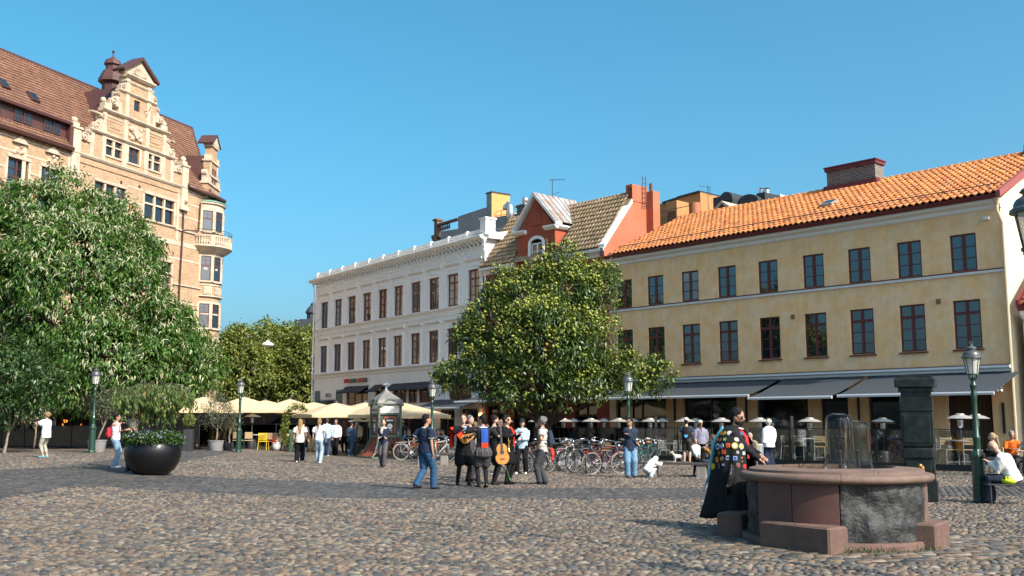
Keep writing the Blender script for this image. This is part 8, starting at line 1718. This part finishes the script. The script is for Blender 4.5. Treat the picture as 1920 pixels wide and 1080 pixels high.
PCOL = [(.50, .16, .015), (.50, .34, .02), (.45, .43, .4), (.02, .02, .022), (.10, .09, .08), (.5, .03, .03), (.03, .08, .30), (.03, .22, .10), (.45, .42, .38), (.25, .04, .05), (.60, .35, .05), (.12, .10, .10), (.68, .66, .62), (.20, .32, .45)]
def patch(parent, c, nrm, up_, r, kind, col, c2):
    n_ = Vector(nrm).normalized(); u_ = Vector(up_) - n_ * Vector(up_).dot(n_); u_.normalize(); x_ = u_.cross(n_); M_ = Matrix((x_, u_, n_)).transposed().to_4x4(); M_.translation = Vector(c)
    g = MB(); g.lathe([(r, -.006), (r, .004), (r * .9, .006), (0, .006)], 18 if kind == 0 else 4 if kind == 1 else 6, M=M_ @ Matrix.Rotation(R(45), 4, 'Z')); o = g.build('patch', cloth(col), parent); g = MB(); g.lathe([(r * .62, .0065), (r * .62, .008), (0, .008)], 14 if kind != 1 else 4, M=M_ @ Matrix.Rotation(R(45), 4, 'Z')); g.build('patch_emblem', cloth(c2), o)
for q in range(9): an = R(150 + (q % 3) * 22); patch(a['root'], up(.02 + .20 * math.cos(an) , .02 + .16 * math.sin(an), .46 - .09 * (q // 3)), (math.cos(an), math.sin(an), .2), (0, 0, 1), .04, q % 2, random.choice(PCOL), random.choice(PCOL))
p = Vector((xat(941, 25.9), 25.9, 0)); p.z = zat(851, 25.9); guitar('classical_guitar', p, Matrix.Rotation(R(14), 4, 'Z') @ Matrix.Rotation(R(90), 4, 'X') @ Matrix.Rotation(R(4), 4, 'Z'), 'honey coloured guitar held upright between the musicians', .52, .19, .42, (.50, .20, .035))
o = thing('cut_flower', (xat(952, 26.2), 26.2, zat(893, 26.2)), 0, 'long green flower stem hanging below the upright guitar', 'flower'); MB().tube([(-.06, 0, .25), (0, 0, .1), (.05, 0, -.05)], .008, 5).build('stem', mat('green stem', (.06, .16, .04), .6), o); MB().ball((.055, 0, -.08), .025, 8, 6, (1, 1, 1.6)).build('bud', MATS['green stem'], o)
o = thing('trumpet', (xat(953, 26.3), 26.3, zat(833, 26.3)), R(-60), 'brass trumpet hanging at the curly musician\'s side', 'trumpet'); mb = MB(); mb.tube([(0, 0, .18), (.02, 0, .05), (.03, 0, -.08), (.035, 0, -.16), (.04, 0, -.20)], [.008, .009, .014, .03, .058], 10); mb.build('bell_tube', mat('brass', (.55, .36, .12), .25, .1, 5, metal=.9), o, smooth=True)
for q in range(3): MB().tube([(.05, -.02 + q * .02, .0), (.05, -.02 + q * .02, .1)], .009, 6).build('valve', MATS['brass'], o)
person(979, 889, 1.70, 168, 'dark-haired woman in pale denim shirt looking at her phone', (.34, .46, .56), BLK, (.75, .75, .75), (.022, .013, .012), SKIN, hands=((-.05, .26, 1.13), (.08, .26, 1.12)), hairlen=.18, feet=((-.13, .0), (.16, .05)), loose=.02, head=(12, 14), cap=(.02, .02, .02), hem=.80)
a = person(1018, 909, 1.76, 78, 'grey-haired man in striped t-shirt with hands on hips and backpack', (.5, .45, .38), (.045, .047, .052), (.03, .03, .035), (.22, .21, .20), SKIN2, 'short', hem=.84, hands=((-.20, .10, 1.02), (.22, .06, 1.0)), poles=((-1, -.5, 0), (1, -.6, 0)), hairstyle='curly', loose=.014, bulk=1.08, topm=stripe_mat('striped knit', [(.55, .50, .43), (.55, .50, .43), (.13, .16, .20), (.52, .47, .40), (.42, .33, .22), (.52, .48, .42), (.30, .36, .42)], .155), feet=((-.10, .06), (.10, -.06))); backpack(a, (.025, .035, .055), 'navy backpack of the striped t-shirt man', .15, .46)
o = prop(a, 'red_jacket', 'red jacket tied to the striped t-shirt man\'s backpack', 'jacket'); g = MB(); g.tube([a['up'](.05, -.22, .02), a['up'](.08, -.25, -.14), a['up'](.06, -.22, -.32)], [(.07, .04), (.10, .05), (.06, .03)], 9, up=(1, 0, 0)); job(g, 'bundle', cloth((.6, .04, .03)), o, .02, .006)
a = person(1183, 896, 1.74, 176, 'man in navy jacket and blue jeans with sunglasses on his head', (.022, .032, .055), (.13, .24, .36), BLK, (.02, .015, .013), SKIN2, hands=((.10, .26, 1.28), (-.26, .16, .95)), loose=.022, bulk=1.08, hem=.80, head=(-40, 0), feet=((-.09, .0), (.10, .02)), glasses=True); backpack(a, (.02, .03, .05), 'dark shoulder bag behind the navy jacket man', .14, .40)
person(1214, 896, 1.15, -60, 'small child in white hooded jacket crouching at the bench', (.72, .72, .70), (.42, .46, .52), (.5, .45, .4), (.2, .12, .06), SKIN, hips=(0, -.05, .34), lean=.75, feet=((-.12, .10), (.12, .06)), hands=((-.05, .66, .60), (.12, .72, .66)), hood=(.74, .74, .72), bulk=1.15, loose=.02, fingers=False)
a = person(1284, 868, 1.76, -14, 'man in white cap and dark t-shirt with black backpack on the terrace', (.03, .045, .07), (.05, .042, .03), (.05, .04, .03), (.03, .02, .015), SKIN, 'short', legs='short', cap=(.7, .68, .62), face=False, loc=(xat(1284, 40.3), 40.3, 0)); backpack(a, (.012, .012, .014), 'black backpack of the white cap man', .16, .48); MB().lathe([(.07, 0), (.07, .012), (0, .014)], 14, M=Matrix.Translation(a['up'](0, -.30, .15)) @ Matrix.Rotation(R(90), 4, 'X')).build('round_badge', cloth((.10, .38, .62)), a['root'])
person(1310, 872, 1.66, 5, 'girl in white cap and lilac grey sweatshirt seen from behind', (.22, .22, .28), BLK, (.7, .7, .7), (.36, .20, .08), SKIN, cap=(.72, .7, .65), hairstyle='pony', face=False, loose=.04, hem=.82, loc=(xat(1310, 39.2), 39.2, 0))
person(1300, 896, 1.12, 200, 'little blond boy in grey top behind the bench', (.50, .53, .55), BLK, (.05, .05, .05), (.30, .20, .10), SKIN, hands=((-.08, .22, .92), (.1, .22, .9)), head=(0, 12), loc=(xat(1300, 31.4), 31.4, 0), bulk=1.1)
person(1333, 0, 1.66, 80, 'woman in mustard sweater sitting on the bench end', (.36, .16, .025), (.03, .035, .05), (.06, .12, .16), (.16, .09, .05), SKIN, hips=(0, 0, .50), feet=((-.10, .36), (.12, .42)), hands=((-.10, .34, .88), (.05, .38, .86)), lean=.15, glasses=True, loc=(xat(1340, 30.7), 30.7, 0), hairlen=.05, loose=.02)
a = person(1408, 0, 1.65, 120, 'elderly grey-haired person in beige jacket seated behind the well', (.24, .20, .13), (.1, .1, .1), BLK, (.45, .43, .40), SKIN, hips=(0, 0, .52), feet=((-.10, .4), (.12, .4)), lean=.3, loc=(xat(1410, 36.5), 36.5, 0), loose=.03, bulk=1.1, face=False, hands=((-.1, .35, .8), (.1, .36, .8)))
yput('grey', 1412, 8.2, 200, 'grey chair of the elderly person in beige jacket', 'chair', G1).location = (xat(1410, 36.5), 36.5, 0)
person(1437, 870, 1.72, 30, 'white-haired woman in white shirt standing behind the well', (.74, .75, .76), NAVY, BLK, (.72, .68, .60), SKIN, hairstyle='curly', face=False, loose=.045, hem=.72, loc=(xat(1437, 37.5), 37.5, 0), bulk=1.05)
# white dog on lead
d = thing('dog', (xat(1268, 40.5), 40.5, 0), R(200), 'small white dog behind the bench', 'dog'); b = MB(); b.tube([(-.20, 0, .27), (-.05, 0, .27), (.12, 0, .28), (.20, 0, .30)], [.075, .082, .092, .07], 10); b.tube([(.18, 0, .31), (.26, 0, .40)], [.055, .05], 8); b.ball((.28, 0, .43), .062, 9, 7); b.tube([(.30, 0, .42), (.38, 0, .405)], [.035, .024], 7); b.tube([(-.24, 0, .29), (-.32, 0, .38), (-.33, 0, .44)], [.02, .017, .01], 6)
for s in (-1, 1): b.tube([(.17, s * .05, .25), (.17, s * .05, .13), (.18, s * .05, .015)], [.035, .022, .02], 7); b.tube([(-.17, s * .05, .26), (-.12, s * .05, .16), (-.20, s * .05, .10), (-.18, s * .05, .015)], [.05, .032, .022, .02], 7); b.ball((.27, s * .05, .47), .026, 6, 5, (.7, .5, 1.3))
job(b, 'body', cloth((.62, .58, .52)), d, .014, .002); MB().ball((.385, 0, .41), .013, 6, 5).build('nose', M_BLACK, d, smooth=True); MB().tube([(.22, -.055, .36), (.25, 0, .33), (.22, .055, .36)], .01, 5).build('collar', cloth((.4, .03, .03)), d)
# ---- right edge
a = person(0, 0, 1.76, 62, 'bald bearded man in white shirt bent over his phone on the mesh bench', (.74, .73, .71), (.02, .025, .04), (.04, .03, .025), (.10, .07, .055), SKIN, hips=(0, 0, .50), feet=((-.10, .50), (.12, .42)), hands=((-.06, .42, .82), (.07, .42, .82)), lean=.38, head=(0, -18), bald=True, beard=True, glasses=True, bulk=1.16, loose=.03, loc=gp(1893, 946) + Vector((.10, .0, 0)))
o = prop(a, 'phone', 'dark phone held by the bald man', 'phone'); MB().bbox(-.035, .035, .50, .512, .84, .97, .004).build('phone_body', M_BLACK, o)
person(0, 0, 1.68, 60, 'blonde ponytail woman in black jacket and red top seated right of the lamp', BLK, (.03, .03, .035), BLK, (.55, .42, .22), SKIN, hips=(0, 0, .52), feet=((-.1, .42), (.1, .42)), hands=((-.1, .36, .78), (.1, .36, .78)), hairstyle='pony', loc=(xat(1856, 31.5), 31.5, 0), lean=.1)
person(0, 0, 1.75, 165, 'grey-haired man in orange top seated opposite the blonde woman', (.62, .13, .015), (.05, .05, .05), BLK, (.35, .33, .31), SKIN2, hips=(0, 0, .52), feet=((-.1, .42), (.1, .42)), hands=((-.1, .38, .78), (.1, .38, .78)), loc=(xat(1886, 33.0), 33.0, 0), lean=.1)
person(0, 0, 1.70, 120, 'seated person in beige at the far right edge', (.35, .28, .2), (.05, .05, .05), BLK, (.2, .16, .12), SKIN, hips=(0, 0, .52), feet=((-.1, .42), (.1, .42)), hands=((-.1, .38, .78), (.1, .38, .78)), loc=(xat(1916, 31.5), 31.5, 0), cap=(.25, .2, .12))
for X, Y, rz, lab in ((xat(1856, 31.5), 31.5, 240, 'dark chair under the blonde ponytail woman'), (xat(1886, 33.0), 33.0, 345, 'dark chair under the man in orange'), (xat(1916, 31.5), 31.5, 300, 'dark chair at the far right edge')): put('wicker', (X, Y, 0), R(rz), lab, 'chair', 'dark chairs at the right edge')
# ---- the caped man beside the well
CL_ = (xat(1374, 15.8), 15.8, 0)
a = person(0, 0, 1.84, -112, 'bearded man in sunglasses and a long black cape covered in patches', (.014, .014, .016), BLK, BLK, (.022, .016, .014), SKIN2, hands=((.0, .36, 1.08), (.10, .36, 1.02)), beard=True, glasses=True, head=(-12, -14), bulk=1.15, loc=CL_, feet=((-.12, .0), (.12, .05)))
T_ = a['root']; up = a['up']; g = MB(); NA, NZ = 44, 16; rowsC = []
def cape_pt(i, j, off=0.0):
    f = j / NZ; an = R(18 + 300 * i / NA); z_ = 1.50 - 1.27 * f; r_ = .105 + .165 * min(1, f * 5) ** .7 + .11 * f ** 1.3 + .012 * f * 3 * math.sin(an * 9 + 1.5 * f) + .10 * f * f * math.sin(an * 4 + .6) + off
    sw = .05 * f * f * max(0, math.cos(an - R(190)))     # blown out behind
    return Vector(((r_ * 1.12 + sw) * math.cos(an + R(90)) , (r_ * .92 + sw) * math.sin(an + R(90)) - .02, z_ + .05 * f * math.sin(an * 3)))
for j in range(NZ + 1): rowsC.append(g.pts([cape_pt(i, j) for i in range(NA + 1)]))
for j in range(NZ):
    for i in range(NA): g.face((rowsC[j][i], rowsC[j][i + 1], rowsC[j + 1][i + 1], rowsC[j + 1][i]))
cp_ = g.build('cape', cloth((.014, .014, .015)), T_, smooth=True); sm = cp_.modifiers.new('t', 'SOLIDIFY'); sm.thickness = .012
def cape_n(i, j): return (cape_pt(i + .5, j) - cape_pt(i - .5, j)).cross(cape_pt(i, j + .5) - cape_pt(i, j - .5))
k = 0
cam_l = Matrix.Rotation(R(112), 4, 'Z') @ Vector((0 - CL_[0], 0 - CL_[1], 0))
for jj, j in enumerate((1.3, 2.45, 3.6, 4.75, 5.9, 7.05)):
    for i in range(24 + jj % 2, NA + 1, 3 if jj else 4):
        c = cape_pt(i, j, .008); n_ = cape_n(i, j); n_ = n_ if n_.dot(Vector((c.x, c.y, 0))) > 0 else -n_
        if n_.normalized().dot(cam_l.normalized()) < -.05: continue
        if random.random() < .95: patch(T_, c, n_, (random.uniform(-.3, .3), 0, 1), random.uniform(.036, .049), random.choice((0, 1, 1, 2)), PCOL[k % len(PCOL)], random.choice(PCOL)); k += 1
ribbon(a, [cape_pt(24, .3, .03), cape_pt(23.5, 3, .04), cape_pt(23, 6, .05), cape_pt(23, 9, .06), cape_pt(23, 10.5, .07)], .085, cloth((.14, .55, .66)), 'blue_ribbon', th=.03); ribbon(a, [cape_pt(23, 8.6, .07), cape_pt(24, 10.5, .1), cape_pt(25, 11.6, .1)], .06, cloth((.66, .7, .74)), 'white_ribbon'); ribbon(a, [up(-.10, .06, .54), up(-.07, .16, .42), up(-.04, .18, .26), up(-.02, .18, .10)], .09, cloth((.6, .03, .03)), 'red_lapel'); ribbon(a, [up(.10, .06, .54), up(.08, .16, .42), up(.05, .18, .26)], .08, cloth((.6, .03, .03)), 'red_lapel'); ribbon(a, [up(-.09, .0, .56), up(-.04, .10, .53), up(.04, .10, .53), up(.09, .0, .56)], .05, cloth((.62, .66, .7)), 'shirt_collar')
g = MB(); g.tube([cape_pt(38, 7.2, .03), cape_pt(38, 9, .05), cape_pt(37, 11, .04), cape_pt(36, 12.6, .02)], [(.10, .02), (.15, .03), (.16, .03), (.05, .015)], 10, up=(1, 0, 0)); job(g, 'leather_flap', mat('shiny black leather', (.016, .016, .018), .3, .2, 14, .3, 20), T_, .016, .006)
finish_jobs()
